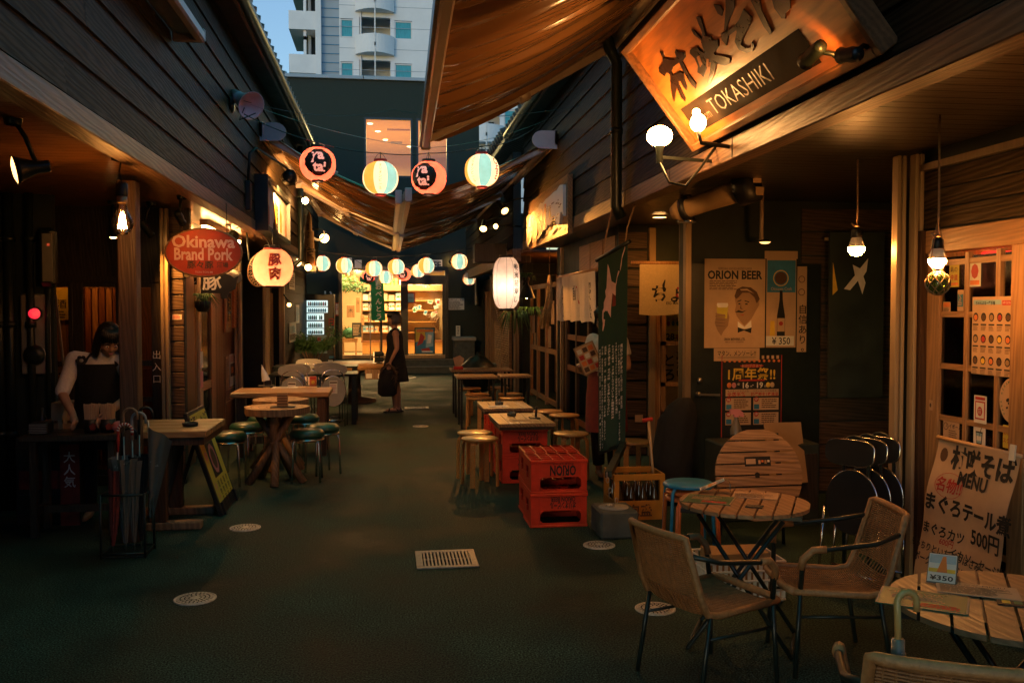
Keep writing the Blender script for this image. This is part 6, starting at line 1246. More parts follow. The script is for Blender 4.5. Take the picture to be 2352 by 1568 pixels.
p = wall_fit(127, 592); t = thing('meter_box', 'tall rounded meter box with a greenish dial window by the recess', 'meter', p); m = MB(); m.box(p.x-.10, p.x+.03, Yw-.12, Yw-.002, p.z-.24, p.z+.24, BLACKM, ch=.03); m.build('case', t); m = MB(); m.box(p.x-.06, p.x+.02, Yw-.125, Yw-.1205, p.z-.2, p.z+.19, GREYP, ch=.01); m.box(p.x-.02, p.x+.0, Yw-.13, Yw-.1255, p.z+.09, p.z+.11, lamp('meter_led', (1, .05, .02), .6)); m.build('window', t); m = MB(); m.tube([(p.x-.04, Yw-.06, p.z-.24), (p.x-.05, Yw-.06, p.z-.5), (p.x-.05, Yw-.06, .1)], .02, BLACKM, 8); m.build('conduit', t)
for i, (px, r) in enumerate(((30, .04), (78, .03), (5, .05))):
    x = wall_fit(px, 700).x; m = MB(); m.tube([(x, Yw-.07, .0), (x, Yw-.07, ZS)], r, BLACKM, 12)
    for z in (.6, 1.5, 2.2): m.tube([(x, Yw-.07, z), (x, Yw-.07, z+.05)], r+.012, BLACKM, 12)
    m.single('drain_pipe', ('black vertical pipe on the service wall by the alarm panel, middle of three', 'thin black vertical pipe nearest the alarm panel', 'thickest black vertical pipe on the service wall, outermost of three')[i], 'pipe', (x, Yw-.07, 0))
a = PX(128, 678, Y=7.75); b = PX(186, 1195, Y=7.4); b.z = .03
m = MB(); m.tube([a, a.lerp(b, .33), a.lerp(b, .331), a.lerp(b, .66), a.lerp(b, .661), b], [.011, .011, .014, .014, .017, .017], ALU, 8)
for u in (.58, .8): m.tube([a.lerp(b, u), a.lerp(b, u+.03)], .021, PAPW, 8)
m.single('leaning_pole', 'long thin telescopic pole leaning on the service wall by the alarm panel', 'pole', b)
R = random.Random(1); t = None
bxp = PX(150, 1000, Y=7.5)
for i, (px, py, w, h, mt, lab) in enumerate(((158, 945, .20, .16, PAPT, 'upper taped carton on the dark stand'), (150, 975, .24, .10, CARD, 'lower carton under the taped one on the dark stand'))):
    p = PX(px, py, Y=7.55); m = MB(); m.box(p.x-w/2, p.x+w/2, 7.45, 7.65, p.z-h/2, p.z+h/2, mt, ch=.006); m.box(p.x-.02, p.x+.02, 7.447, 7.653, p.z-h/2-.001, p.z+h/2+.001, CREAM); m.box(p.x+w/2-.002, p.x+w/2+.002, 7.5, 7.6, p.z-h*.3, p.z+h*.3, PAPW); m.single('carton', lab, 'carton')
p0 = PX(150, 992, Y=7.55); m = MB(); m.box(p0.x-.3, p0.x+.16, 7.35, 7.75, 0, p0.z-.01, BLACKP, ch=.01)
for k in range(3): m.box(p0.x-.27, p0.x+.13, 7.342, 7.35, .1+.18*k, .24+.18*k, REDCL if k == 1 else BLACKM)
m.single('drinks_stand', 'dark stand with a red panel by the service wall by the alarm panel', 'stand', (p0.x, 7.55, 0))
m = MB(); T = FF((p0.x+.1, 7.34, .62)); m.box(-.07, .07, -.62, .0, 0, .012, REDCL, T); m.text('大人気', .09, INKW, T, 0, -.05, vert=True, w=.01, z=.014); m.single('narrow_flag', 'narrow dark red strip with white characters by the leaning pole', 'flag', (p0.x+.1, 7.34, 0))
p = PX(102, 925, Y=7.6); m = MB(); m.lathe([(.035, 0), (.035, .12), (.012, .16), (.012, .2), (.001, .2)], BLACKM, 12, MT((p.x, 7.55, p0.z-.01))); m.single('dark_bottle', 'dark bottle beside the taped cartons', 'bottle')
tb = table_rect('dark trestle table in front of the apron woman', -2.62, -1.93, 6.9, 7.3, .745, DOORB, DOORB, lw=.05, rail=.15)
def chop(px, py, n, label):
    p = PX(px, py, Y=7.05); t = thing('chopstick_holder', label, 'chopstick holder', (p.x, 7.05, .745)); m = MB(); m.lathe([(.001, .002), (.05, .002), (.054, .10), (.05, .10), (.046, .01)], BLACKP, 18, MT((p.x, 7.05, .745)))
    for k in range(4): a = k*1.57+.4; m.poly([(.02, .02), (.03, .05), (.0, .07), (-.025, .05), (-.015, .02)], .002, REDCL, FR((p.x+.0535*cos(a), 7.05+.0535*sin(a), .75), (-sin(a), cos(a), 0), (0, 0, 1)))
    m.build('cup', t); m = MB(); R = random.Random(n)
    for i in range(n): a = R.random()*6.28; r = .04*R.random()**.5; x, y = p.x+r*cos(a), 7.05+r*sin(a); h = .745+.205+R.uniform(-.008, .008); m.bar((x, y, .76), (x+r*.25*cos(a), y+r*.25*sin(a), h), .009, .009, PAPT)
    m.build('chopsticks', t)
chop(211, 985, 46, 'left one of two black cups packed with wooden chopsticks'); chop(248, 985, 46, 'right one of two black cups packed with wooden chopsticks, by her hand')
m = MB(); m.box(-2.58, -2.45, 6.98, 7.12, .746, .83, BLACKP, ch=.01)
for k in range(6): m.box(-2.575, -2.455, 6.975, 6.98, .755+k*.012, .76+k*.012, GREYP)
m.single('dish_stack', 'dark ribbed stack of trays left of the chopstick cups', 'trays')
m = MB(); q = PX(272, 958, Y=7.0); m.ball((q.x, 7.02, .79), (.055, .045, .042), INKP, 14); m.single('napkin_bundle', 'pinkish cloth bundle beside the chopstick cups', 'cloth')
def umb_stand():
    c = V((-1.75, 6.42, 0)); t = thing('umbrella_stand', 'dark slotted umbrella stand before the trestle table', 'umbrella stand', c); m = MB()
    for z in (.03, .42): m.tube([c+V((-.14, -.12, z)), c+V((.14, -.12, z)), c+V((.14, .12, z)), c+V((-.14, .12, z))], .008, BLACKM, 6, closed=True)
    for x in (-.14, .14):
        for y in (-.12, .12): m.tube([c+V((x, y, 0)), c+V((x, y, .43))], .009, BLACKM, 6)
    m.box(c.x-.14, c.x+.14, c.y-.12, c.y+.12, .005, .015, BLACKM); m.build('rack', t)
    def umbrella(dx, dy, h, hook, cloth, label, spread=.055, lean=0., stripes=None):
        b = c+V((dx*.7, dy, .02)); tp = b+V((lean, -.02, h)); t2 = thing('umbrella', label, 'umbrella', b, None); m = MB(); d = (tp-b).normalized()
        m.tube([b, b+d*(h*.12), tp], [.004, .006, .006], STEEL, 6); m.build('shaft', t2); m = MB()
        hk = [tp]+[tp+V((.045-.045*cos(a), 0, .06+.045*sin(a))) for a in [pi*i/8 for i in range(9)]]+[tp+V((.09, 0, .03))]; m.tube([tp-d*.08]+[tp]+hk[1:], .0095, hook, 8)
        if stripes:
            for i in range(1, len(hk)-1): m.tube([hk[i], hk[i].lerp(hk[i+1], .45)], .0102, stripes, 8)
        m.build('handle', t2); m = MB(); n = 20; Q = b+d*h*.06; prof = [(.008, 0), (.02, h*.18), (spread, h*.62), (spread*1.15, h*.68)]
        T = MT(Q) @ d.to_track_quat('Z', 'Y').to_matrix().to_4x4(); vs = []
        for r, z in prof: vs += [(r*cos(2*pi*k/n)*(1+.28*(k % 2)), r*sin(2*pi*k/n)*(1+.28*(k % 2)), z) for k in range(n)]
        m.add(vs, [(i*n+k, i*n+(k+1) % n, (i+1)*n+(k+1) % n, (i+1)*n+k) for i in range(3) for k in range(n)], cloth, T); m.build('canopy', t2)
    umbrella(-.02, 0, .86, LOGW, VINYL, 'clear umbrella with a tan hook handle in the stand', .07)
    umbrella(.05, .02, .83, GREYP, VINYL, 'clear umbrella with a pale grey hook handle in the stand', .05)
    umbrella(-.13, -.03, .76, INKR, REDCL, 'folded umbrella with a red and white striped hook in the stand', .04, .05, INKW)
    umbrella(.10, .06, .86, BLACKP, BLACKC, 'black umbrella with a dark hook handle in the stand', .05)
    umbrella(-.06, .07, .72, BLACKP, GREYP, 'short grey umbrella at the back of the stand', .045)
    b = c+V((.16, .02, .30)); m = MB(); T = FR(b, (1, 0, 0), (0, 0, 1)); P = [(.0, .58), (.03, .55), (.15, .42), (.10, .25), (.05, .08), (.02, -.1), (-.02, .1), (-.03, .35)]
    m.sheet(8, 10, lambda u, v: T @ V((-.02+.0+.16*u*(1-v*.85)*(1-.35*(1-v)**3*0)+.0, .56-.62*v-.10*u*(1-v), .03*sin(u*8)*(1-v)+.02)), VINYL, .002); m.tube([T @ V((-.02, .6, .02)), T @ V((0, -.14, .02))], .006, STEEL, 6); m.single('umbrella', 'half open clear vinyl umbrella hanging at the right of the stand', 'umbrella')
umb_stand()
t = thing('wooden_table', 'sturdy plank table with wide trestle leg beside the umbrellas', 'table', (-1.62, 7.35, 0))
m = MB()
for k in range(4): m.box(-2.0, -1.34, 6.98+k*.2, 7.175+k*.2, .70, .75, TABLEW, ch=.006)
m.build('tabletop', t); m = MB(); m.box(-1.98, -1.36, 7.0, 7.75, .645, .70, POSTW); m.build('apron', t)
for y in (7.1, 7.62):
    m = MB(); m.box(-1.78, -1.65, y-.04, y+.04, .06, .645, POSTW, ch=.006); m.box(-1.95, -1.40, y-.05, y+.05, 0, .06, LOGW, ch=.008); m.build('leg', t)
m = MB(); m.lathe([(.001, 0), (.055, 0), (.06, .028), (.05, .028), (.045, .01), (.001, .008)], BLACKP, 20, MT((-1.52, 7.3, .75))); m.single('ashtray', 'black round ashtray on the plank table by the sandwich board', 'ashtray', (-1.52, 7.3, .75))
def aboard():
    t = thing('sandwich_board', 'yellow leaning sandwich board with food photo beside the plank table', 'sandwich board', (-1.42, 7.8, 0)); a = V((-1.345, 7.52, .10)); b = V((-1.345, 8.12, .10)); u = V((-1.575, 7.52, .80))-a
    T = FR(a, b-a, u); L = .60; H_ = u.length
    m = MB(); m.box(-.03, L+.03, -.1, H_+.03, -.035, 0, BLACKP, T, ch=.005); m.quad(0, L, 0, H_, .002, PAPY, T); m.poly([(.14, H_*.25), (.46, H_*.25), (.46, H_*.64), (.14, H_*.64)], .004, INK, T)
    m.poly([(.30+.12*cos(i*.7), H_*.45+.13*sin(i*.7)) for i in range(9)], .005, INKP, T); m.poly([(.30+.08*cos(i*.7), H_*.45+.09*sin(i*.7)) for i in range(9)], .006, INKB, T)
    m.text('豚しゃぶ', .12, INKB, T, .30, H_*.9, w=.02, z=.004); m.text('本日のおすすめ', .07, INKP, T, .3, H_*.79, w=.01, z=.004); m.text('満腹', .10, INKP, T, .08, H_*.72, vert=True, w=.02, z=.004)
    for k in range(4): m.text('酒飯麺肉'[k]+'物定食', .062, INK, T, .18+.11*k, H_*.22, vert=True, w=.01, z=.004)
    m.text('特価', .07, INKP, T, .07, H_*.22, vert=True, w=.01, z=.004); m.build('front_panel', t)
    for y in (7.55, 8.1):
        for a, b in (((-1.57, y, .78), (-1.80, y, .0)), ((-1.34, y, .10), (-1.31, y, 0))): m = MB(); m.bar(a, b, .03, .03, BLACKP); m.build('leg', t)
aboard()
def slice_table(px, py, label, seed, r=.30):
    p = PX(px, py, Z=.72); t = thing('log_slice_table', label, 'table', (p.x, p.y, 0), 'tree slice tables with crossed log legs'); R = random.Random(seed); P = [(r*cos(a)*(1+.05*sin(3*a+seed)+.03*sin(7*a)), r*sin(a)*(1+.05*cos(2*a+seed))) for a in [2*pi*i/40 for i in range(40)]]
    m = MB(); m.prism(P, .655, .72, SLICE, MT((p.x, p.y, 0)), LOGW);
    for k in (.3, .55, .8): m.tube([(p.x+x*k, p.y+y*k, .7195) for x, y in P], .0025, LOGW, 4, closed=True)
    m.build('tabletop', t)
    for k in range(5):
        a = 2*pi*k/5+seed; q = MB(); q.tube([(p.x+.17*cos(a+2.4), p.y+.17*sin(a+2.4), .655), (p.x+.02*cos(a), p.y+.02*sin(a), .36), (p.x+.27*cos(a), p.y+.27*sin(a), 0)], [.032, .036, .04], LOGW, 9); q.build('leg', t)
    return p
s1 = slice_table(633, 934, 'nearer tree slice table with a folded menu stand on it', 1); s2 = slice_table(642, 916, 'tree slice table behind the one with the menu stand', 2, .28)
m = MB(); q = V((s1.x+.07, s1.y-.05, .72)); m.box(q.x-.11, q.x+.12, q.y-.07, q.y+.07, .7215, .73, BLACKP, ch=.003); m.box(q.x-.05, q.x+.05, q.y-.015, q.y+.015, .73, .86, CARD, ch=.003)
for k in range(4): m.box(q.x-.048, q.x+.048, q.y-.0165, q.y-.015, .75+k*.025, .76+k*.025, INKB)
m.single('menu_stand', 'brown patterned menu stand on the nearer tree slice table', 'menu stand', q)
def pad_stool():
    t = thing('cushion_stool', '', 'stool', (0, 0, 0)); m = MB(); m.lathe([(.001, .50), (.09, .502), (.145, .492), (.168, .465), (.17, .44), (.16, .42), (.001, .42)], GRNV, 28); m.build('cushion', t, True)
    m = MB(); m.tube([(.158*cos(2*pi*k/28), .158*sin(2*pi*k/28), .405) for k in range(28)], .012, CHROME, 8, closed=True); m.build('ring', t, True)
    for k in range(4):
        a = pi/4+k*pi/2; q = MB(); P = [(.13, .41), (.155, .40), (.17, .36), (.175, .2), (.185, .0)]; q.tube([(r*cos(a), r*sin(a), z) for r, z in P], .011, CHROME, 8); q.build('leg', t, True)
    return t
ps = pad_stool(); g = 'green cushion stools around the tree slice tables'
for i, (px, py, lab) in enumerate(((705, 987, 'green cushion stool in front right of the tree slice table, nearest the alley'), (741, 975, 'green cushion stool just behind the nearest right one, with lit cushion'), (566, 972, 'green cushion stool left of the tree slice table'), (524, 993, 'green cushion stool half hidden by the yellow sandwich board'), (605, 957, 'green cushion stool tucked behind the left side of the slice table'), (698, 953, 'green cushion stool tucked behind the right side of the slice table'), (655, 938, 'green cushion stool hidden between the two slice tables'))):
    p = PX(px, py, Z=.49); p.z = 0
    if i == 0: ps.location = p; ps['label'] = lab; ps['group'] = g
    else: dup(ps, p, i*.5, lab, g)
t = thing('timber_table', 'long thick timber table beyond the tree slice tables', 'table', (-1.18, 10.7, 0)); m = MB()
for k in range(3): m.box(-1.74, -.66, 10.4+k*.22, 10.615+k*.22, .665, .725, TABLEW, ch=.008)
m.build('tabletop', t)
for x in (-1.68, -.80):
    m = MB(); m.box(x, x+.1, 10.44, 10.54, 0, .665, POSTW, ch=.006); m.build('leg', t); m = MB(); m.box(x, x+.1, 10.9, 11.0, 0, .665, POSTW, ch=.006); m.build('leg', t)
m = MB(); m.box(-1.66, -.72, 10.66, 10.76, .12, .2, LOGW); m.build('stretcher', t)
q = PX(612, 888, Z=.725); m = MB(); m.box(q.x-.09, q.x+.09, q.y-.06, q.y+.06, .726, .745, BLACKP, ch=.004); m.box(q.x-.02, q.x+.06, q.y-.02, q.y+.02, .745, .80, BLACKP); m.single('condiment_tray', 'black condiment tray on the timber table', 'tray')
m = MB(); m.lathe([(.05, 0), (.035, .08), (.012, .16), (.001, .2)], PAPW, 10, MT((q.x-.005, q.y, .80)) @ MX.Rotation(-.25, 4, 'Y')); m.single('napkin_cone', 'white napkin cone standing on the black condiment tray', 'napkin')
q = PX(718, 888, Z=.725); m = MB(); m.box(q.x-.08, q.x+.08, q.y-.05, q.y+.05, .726, .735, BLACKP, ch=.003); m.box(q.x-.035, q.x+.045, q.y-.012, q.y+.012, .735, .85, ORGP, ch=.003); m.ball((q.x+.005, q.y-.012, .78), (.022, .002, .022), INKY, 10); m.box(q.x-.033, q.x+.043, q.y-.0135, q.y-.012, .82, .845, INKR); m.single('table_card', 'small orange card stand on the timber table', 'card stand')
m = MB(); q = PX(665, 890, Z=.725); m.box(q.x-.2, q.x+.14, q.y-.1, q.y+.12, .7265, .729, PAPW); m.lines(-.16, .1, -.08, .1, 8, .008, INKB, FU((q.x, q.y, .7295)), .0005); m.box(q.x+.1, q.x+.32, q.y-.08, q.y+.1, .73, .732, PAPT); m.single('menu_sheet', 'white laminated menu sheets lying on the timber table', 'menu')
def fold_chair():
    t = thing('folding_chair', '', 'chair', (0, 0, 0)); m = MB()
    def arch(w, z1, y0, y1, r): return [(-w, y0, 0.01)]+[(-w*(1 if k < 0 else 1), y0+(y1-y0)*.8, z1*.8) for k in (0,)]+[(w*-cos(a), y0+(y1-y0)*(.86+.14*sin(a)), z1*.86+z1*.14*sin(a)) for a in [pi*i/10 for i in range(11)]]+[(w, y0+(y1-y0)*.8, z1*.8), (w, y0, .01)]
    m.tube(arch(.155, .80, -.06, .04, 0), .011, CHROME, 8); m.build('front_frame', t, True)
    m = MB(); m.tube(arch(.20, .50, .09, .03, 0), .011, CHROME, 8); m.tube([(-.18, .085, .07), (.18, .085, .07)], .009, CHROME, 6); m.tube([(-.155, -.05, .10), (.155, -.05, .10)], .009, CHROME, 6); m.build('rear_frame', t, True)
    m = MB(); P = [(.20*cos(a)*(1 if abs(cos(a)) < .98 else 1), .075*sin(a)+.0) for a in [2*pi*i/28 for i in range(28)]]; P = [(math.copysign(abs(x/.2)**.6, x)*.2, math.copysign(abs(z/.075)**.7, z)*.075+.80) for x, z in P]; m.prism(P, -.015, .015, GREYP, FR((0, .045, 0), (1, 0, 0), (0, 0, 1))); m.build('backrest', t, True)
    m = MB(); P = [(.165*cos(a), .21*sin(a)+.50) for a in [2*pi*i/32 for i in range(32)]]; m.prism(P, -.016, .016, GREYP, FR((0, -.005, 0), (1, 0, 0), (0, 0, 1))); m.tube([(x*1.02, -.005, .5+(z-.5)*1.02) for x, z in P], .009, CHROME, 6, closed=True); m.build('seat', t, True)
    m = MB(); T = FF((0, -.0235, .56)); m.card(-.055, .055, -.09, .09, .002, PAPW, T); m.quad(-.05, .05, .055, .075, .003, INKB, T); m.lines(-.045, .045, -.08, .04, 6, .008, INKP, T, .003, 3); m.build('tag', t, True)
    return t
fc = fold_chair(); g = 'grey folding chairs by the black tables'
for i, (px, py, d, rz, lab) in enumerate(((766, 980, 0, .15, 'folded grey chair with a pale tag, nearest of the chairs beyond the timber table'), (672, 985, 0, -.1, 'folded grey chair left of the nearest one, behind the timber table'), (681, 978, 0, -.05, 'folded grey chair close behind the left folded chair'), (755, 972, 0, .1, 'folded grey chair nestled just behind the nearest tagged chair'), (710, 952, 0, 0, 'folded grey chair farthest back, between the two black tables'))):
    p = PX(px, py, Z=0)
    if i == 0: fc.location = p; fc.rotation_euler = (0, 0, rz); fc['label'] = lab; fc['group'] = g
    else: dup(fc, p, rz, lab, g)
table_rect('black dining table in front of the folded chairs row', -1.68, -.44, 13.2, 13.85, .73, BLACKM, BLACKM, .035, .07, 'black_table', .02)
table_rect('black dining table farther back before the spool table', -1.85, -.50, 15.0, 15.6, .73, BLACKM, BLACKM, .035, .07, 'black_table', .02)
p = PX(812, 836, Z=.7); t = thing('round_timber_table', 'wide round timber table behind the black tables', 'table', (p.x, 16.5, 0)); m = MB(); m.lathe([(.001, .70), (.66, .70), (.68, .68), (.67, .60), (.001, .60)], TABLEW, 40, MT((p.x, 16.5, 0))); m.build('tabletop', t); m = MB(); m.lathe([(.38, 0), (.38, .05), (.12, .1), (.1, .5), (.3, .6)], POSTW, 20, MT((p.x, 16.5, 0))); m.build('pedestal', t)
m = MB()
for dx, w in ((.22, .1), (.42, .26)): m.box(p.x+dx, p.x+dx+w, 15.80, 15.803, .47, .55, PAPW)
m.box(p.x+.2, p.x+.7, 15.81, 15.82, .45, .62, LOGW); m.single('label_board', 'small board with white labels under the round timber table edge', 'board')
q = PX(872, 828, Z=.72); q.y = 16.1; t = thing('twin_lamp', 'twin headed black lamp standing at the edge of the round timber table', 'lamp', (q.x, 16.1, .70)); m = MB(); m.lathe([(.06, 0), (.05, .02), (.015, .03), (.015, .2)], BLACKM, 12, MT((q.x, 16.1, .70))); m.build('stand', t)
for dz in (.0, .10):
    zz = q.z+.05+dz; m = MB(); m.tube([(q.x-.09, 16.1-.02, zz), (q.x-.08, 16.1-.02, zz), (q.x+.06, 16.12, zz), (q.x+.08, 16.12, zz)], [.045, .047, .04, .02], BLACKM, 14); m.build('head', t); m = MB(); m.tube([(q.x-.094, 16.08, zz), (q.x-.0905, 16.08, zz)], .04, lamp('twin_lens', WARMW, 12), 14); m.build('lens', t)
def nobori():
    p = PX(851, 832, Y=22.95); t = thing('green_flag', 'bright green flag with white characters on a white pole before the shop', 'flag', (p.x, 22.95, 0)); zt_ = PX(851, 642, Y=22.95).z
    m = MB(); m.tube([(p.x, 22.95, .0), (p.x, 22.95, zt_+.1)], .014, WHITEP, 8); m.tube([(p.x, 22.95, zt_+.03), (p.x+.34, 22.93, zt_+.02)], .008, WHITEP, 6); m.lathe([(.14, 0), (.12, .07), (.03, .09)], BLACKP, 16, MT((p.x, 22.95, 0))); m.build('pole', t)
    H_ = zt_-PX(851, 736, Y=22.95).z; f = lambda x, y: V((p.x+.02+x*(1-.0*y), 22.93+.035*sin(x*14+y*2.2)+.02*sin(y*5), zt_+y))
    m = MB(); m.sheet(10, 24, lambda u, v: f(.30*u+.05*v*u, -H_*v), NOBORI, .003);
    for i, c in enumerate('おべんとう'): m.text(c, .165, INKW, None, .19, -.17-i*.185, w=.03, fn=lambda x, y: f(x, y)-V((0, .006, 0)))
    m.build('cloth', t)
    m = MB(); m.sheet(6, 6, lambda u, v: (p.x-.25+.3*u, 22.9+.03*sin(u*6+v*4), zt_+.08-.12*v-.1*u), NOBORI, .003); m.sheet(6, 8, lambda u, v: (p.x+.10+.2*u+.05*v, 22.88+.04*sin(u*7+v*5), zt_+.12-.3*v+.12*u), INKLB, .003); m.build('tassel', t)
nobori()
# people
def body(mb, J, parts):
    for a, b, r0, r1 in parts:
        p, q = V(J[a]), V(J[b]); n = 6; mb.tube([p.lerp(q, i/n) for i in range(n+1)], [r0+(r1-r0)*i/n+.006*sin(pi*i/n)*(r0 > .04) for i in range(n+1)], SKIN, 12); mb.ball(p, r0*.99, SKIN, 12); mb.ball(q, r1*.99, SKIN, 12)
def head(mb, c, yaw, pitch=0, s=1.0, roll=0):
    """face with brow, nose, lips, chin and ears; looks along local -Y"""
    T = MT(c) @ MX.Rotation(yaw, 4, 'Z') @ MX.Rotation(pitch, 4, 'X') @ MX.Rotation(roll, 4, 'Y') @ MX.Scale(s, 4)
    for p, r in (((0, .012, .03), (.073, .092, .088)), ((0, -.025, -.035), (.058, .062, .062)), ((0, -.052, -.083), (.026, .026, .022)), ((0, -.088, -.004), (.011, .016, .024)), ((0, -.098, -.02), (.013, .013, .010)), ((.033, -.066, -.018), (.022, .018, .02)), ((-.033, -.066, -.018), (.022, .018, .02)), ((0, -.079, -.047), (.021, .012, .007)), ((0, -.077, -.057), (.018, .012, .007)), ((0, -.074, .03), (.05, .016, .012)), ((.072, .01, -.005), (.01, .02, .028)), ((-.072, .01, -.005), (.01, .02, .028))): mb.ball(p, r, SKIN, 14, T)
    return T
def face_bits(T, par):
    m = MB()
    for s in (-1, 1):
        m.ball((s*.031, -.078, .009), (.013, .006, .006), INKW, 10, T); m.ball((s*.031, -.083, .009), (.006, .003, .006), INK, 8, T); m.tube([T @ V((s*(.015+.01*k), -.088+.004*k, .031+.003*(k == 1))) for k in range(4)], .0028, HAIR, 5)
    m.ball((0, -.088, -.051), (.018, .005, .006), INKP, 10, T); m.build('face_details', par)
def hand(mb, w, d, up, s=1.0, curl=.5, flip=1):
    """palm, four unequal bent fingers and a thumb leaving the side of the palm"""
    d = V(d).normalized(); up = V(up); sd = d.cross(up).normalized()*flip; n = sd.cross(d)*flip; w = V(w)
    mb.tube([w, w+d*.045*s, w+d*.085*s], [.022*s, .030*s, .027*s], SKIN, 10)
    for i, (o, L) in enumerate(((-.028, .066), (-.010, .074), (.009, .070), (.027, .055))):
        b = w+d*.08*s+sd*o*s; k1 = b+(d*cos(curl*.5)-n*sin(curl*.5))*L*.45*s; k2 = k1+(d*cos(curl*1.3)-n*sin(curl*1.3))*L*.32*s; k3 = k2+(d*cos(curl*2)-n*sin(curl*2))*L*.25*s; mb.tube([b-d*.02*s, b, k1, k2, k3], [.010*s, .0098*s, .009*s, .008*s, .0065*s], SKIN, 8)
    b = w+d*.03*s-sd*.026*s; k1 = b+(d*.6-sd*.7-n*.2).normalized()*.035*s; k2 = k1+(d*.9-sd*.25-n*.3).normalized()*.03*s; mb.tube([w+d*.015*s-sd*.01*s, b, k1, k2], [.013*s, .0125*s, .0105*s, .008*s], SKIN, 8)
def loft(mb, rings, mt, n=24, cap=True, wob=0):
    """rings: (centre, rx, ry, yaw)"""
    vs = []
    for j, (c, rx, ry, a) in enumerate(rings):
        for k in range(n):
            th = 2*pi*k/n; w = 1+wob*(j/len(rings))*sin(th*7+j*.3); x, y = rx*cos(th)*w, ry*sin(th)*w; vs.append((c[0]+x*cos(a)-y*sin(a), c[1]+x*sin(a)+y*cos(a), c[2]))
    fs = [(j*n+k, j*n+(k+1) % n, (j+1)*n+(k+1) % n, (j+1)*n+k) for j in range(len(rings)-1) for k in range(n)]
    if cap: fs += [tuple(range(n))[::-1], tuple((len(rings)-1)*n+k for k in range(n))]
    mb.add(vs, fs, mt, None, True)
def bob(T, par, long=.0, fringe=True, name='hair', back=1.0):
    m = MB(); n = 26
    vs = []; rows = 11
    for j in range(rows):
        v = j/(rows-1)
        for k in range(n+1):
            a = RAD(-38)+RAD(256)*k/n                       # leaves the face open (face is at -90 deg)
            th = v*1.95; zz = .042+.108*cos(min(th, pi/2)) if th < pi/2 else .042-(th-pi/2)*(.34+long); rr = .098*sin(min(th, pi/2))*(1 if th < pi/2 else 1+.12*sin((th-pi/2)*5)) + .002
            st = 1+.03*sin(k*2.3+j)*v; vs.append(T @ V((rr*cos(a)*.92*st, .016+rr*sin(a)*1.12*st*back, zz-.004*sin(k*1.7)*v)))
    fs = [(j*(n+1)+k, j*(n+1)+k+1, (j+1)*(n+1)+k+1, (j+1)*(n+1)+k) for j in range(rows-1) for k in range(n)]
    m.add(vs, fs, HAIR, None, True); ins = [v_ + ((T @ V((0, .016, .0)))-v_)*.10 for v_ in vs]; m.add(ins, [f[::-1] for f in fs], HAIR, None, True)
    if fringe:
        for k in range(15):
            a = RAD(-150+120*k/14); r0 = V((.05*cos(a), .016+.05*sin(a), .137)); r1 = V((.088*cos(a), .016+.105*sin(a), .10)); r2 = V((.086*cos(a), .012+.108*sin(a), .05+.006*sin(k*2))); m.tube([T @ r0, T @ r1, T @ r2], [.012, .014, .005], HAIR, 6)
    m.ball((0, .02, .05), (.084, .10, .095), HAIR, 16, T)
    m.build(name, par)
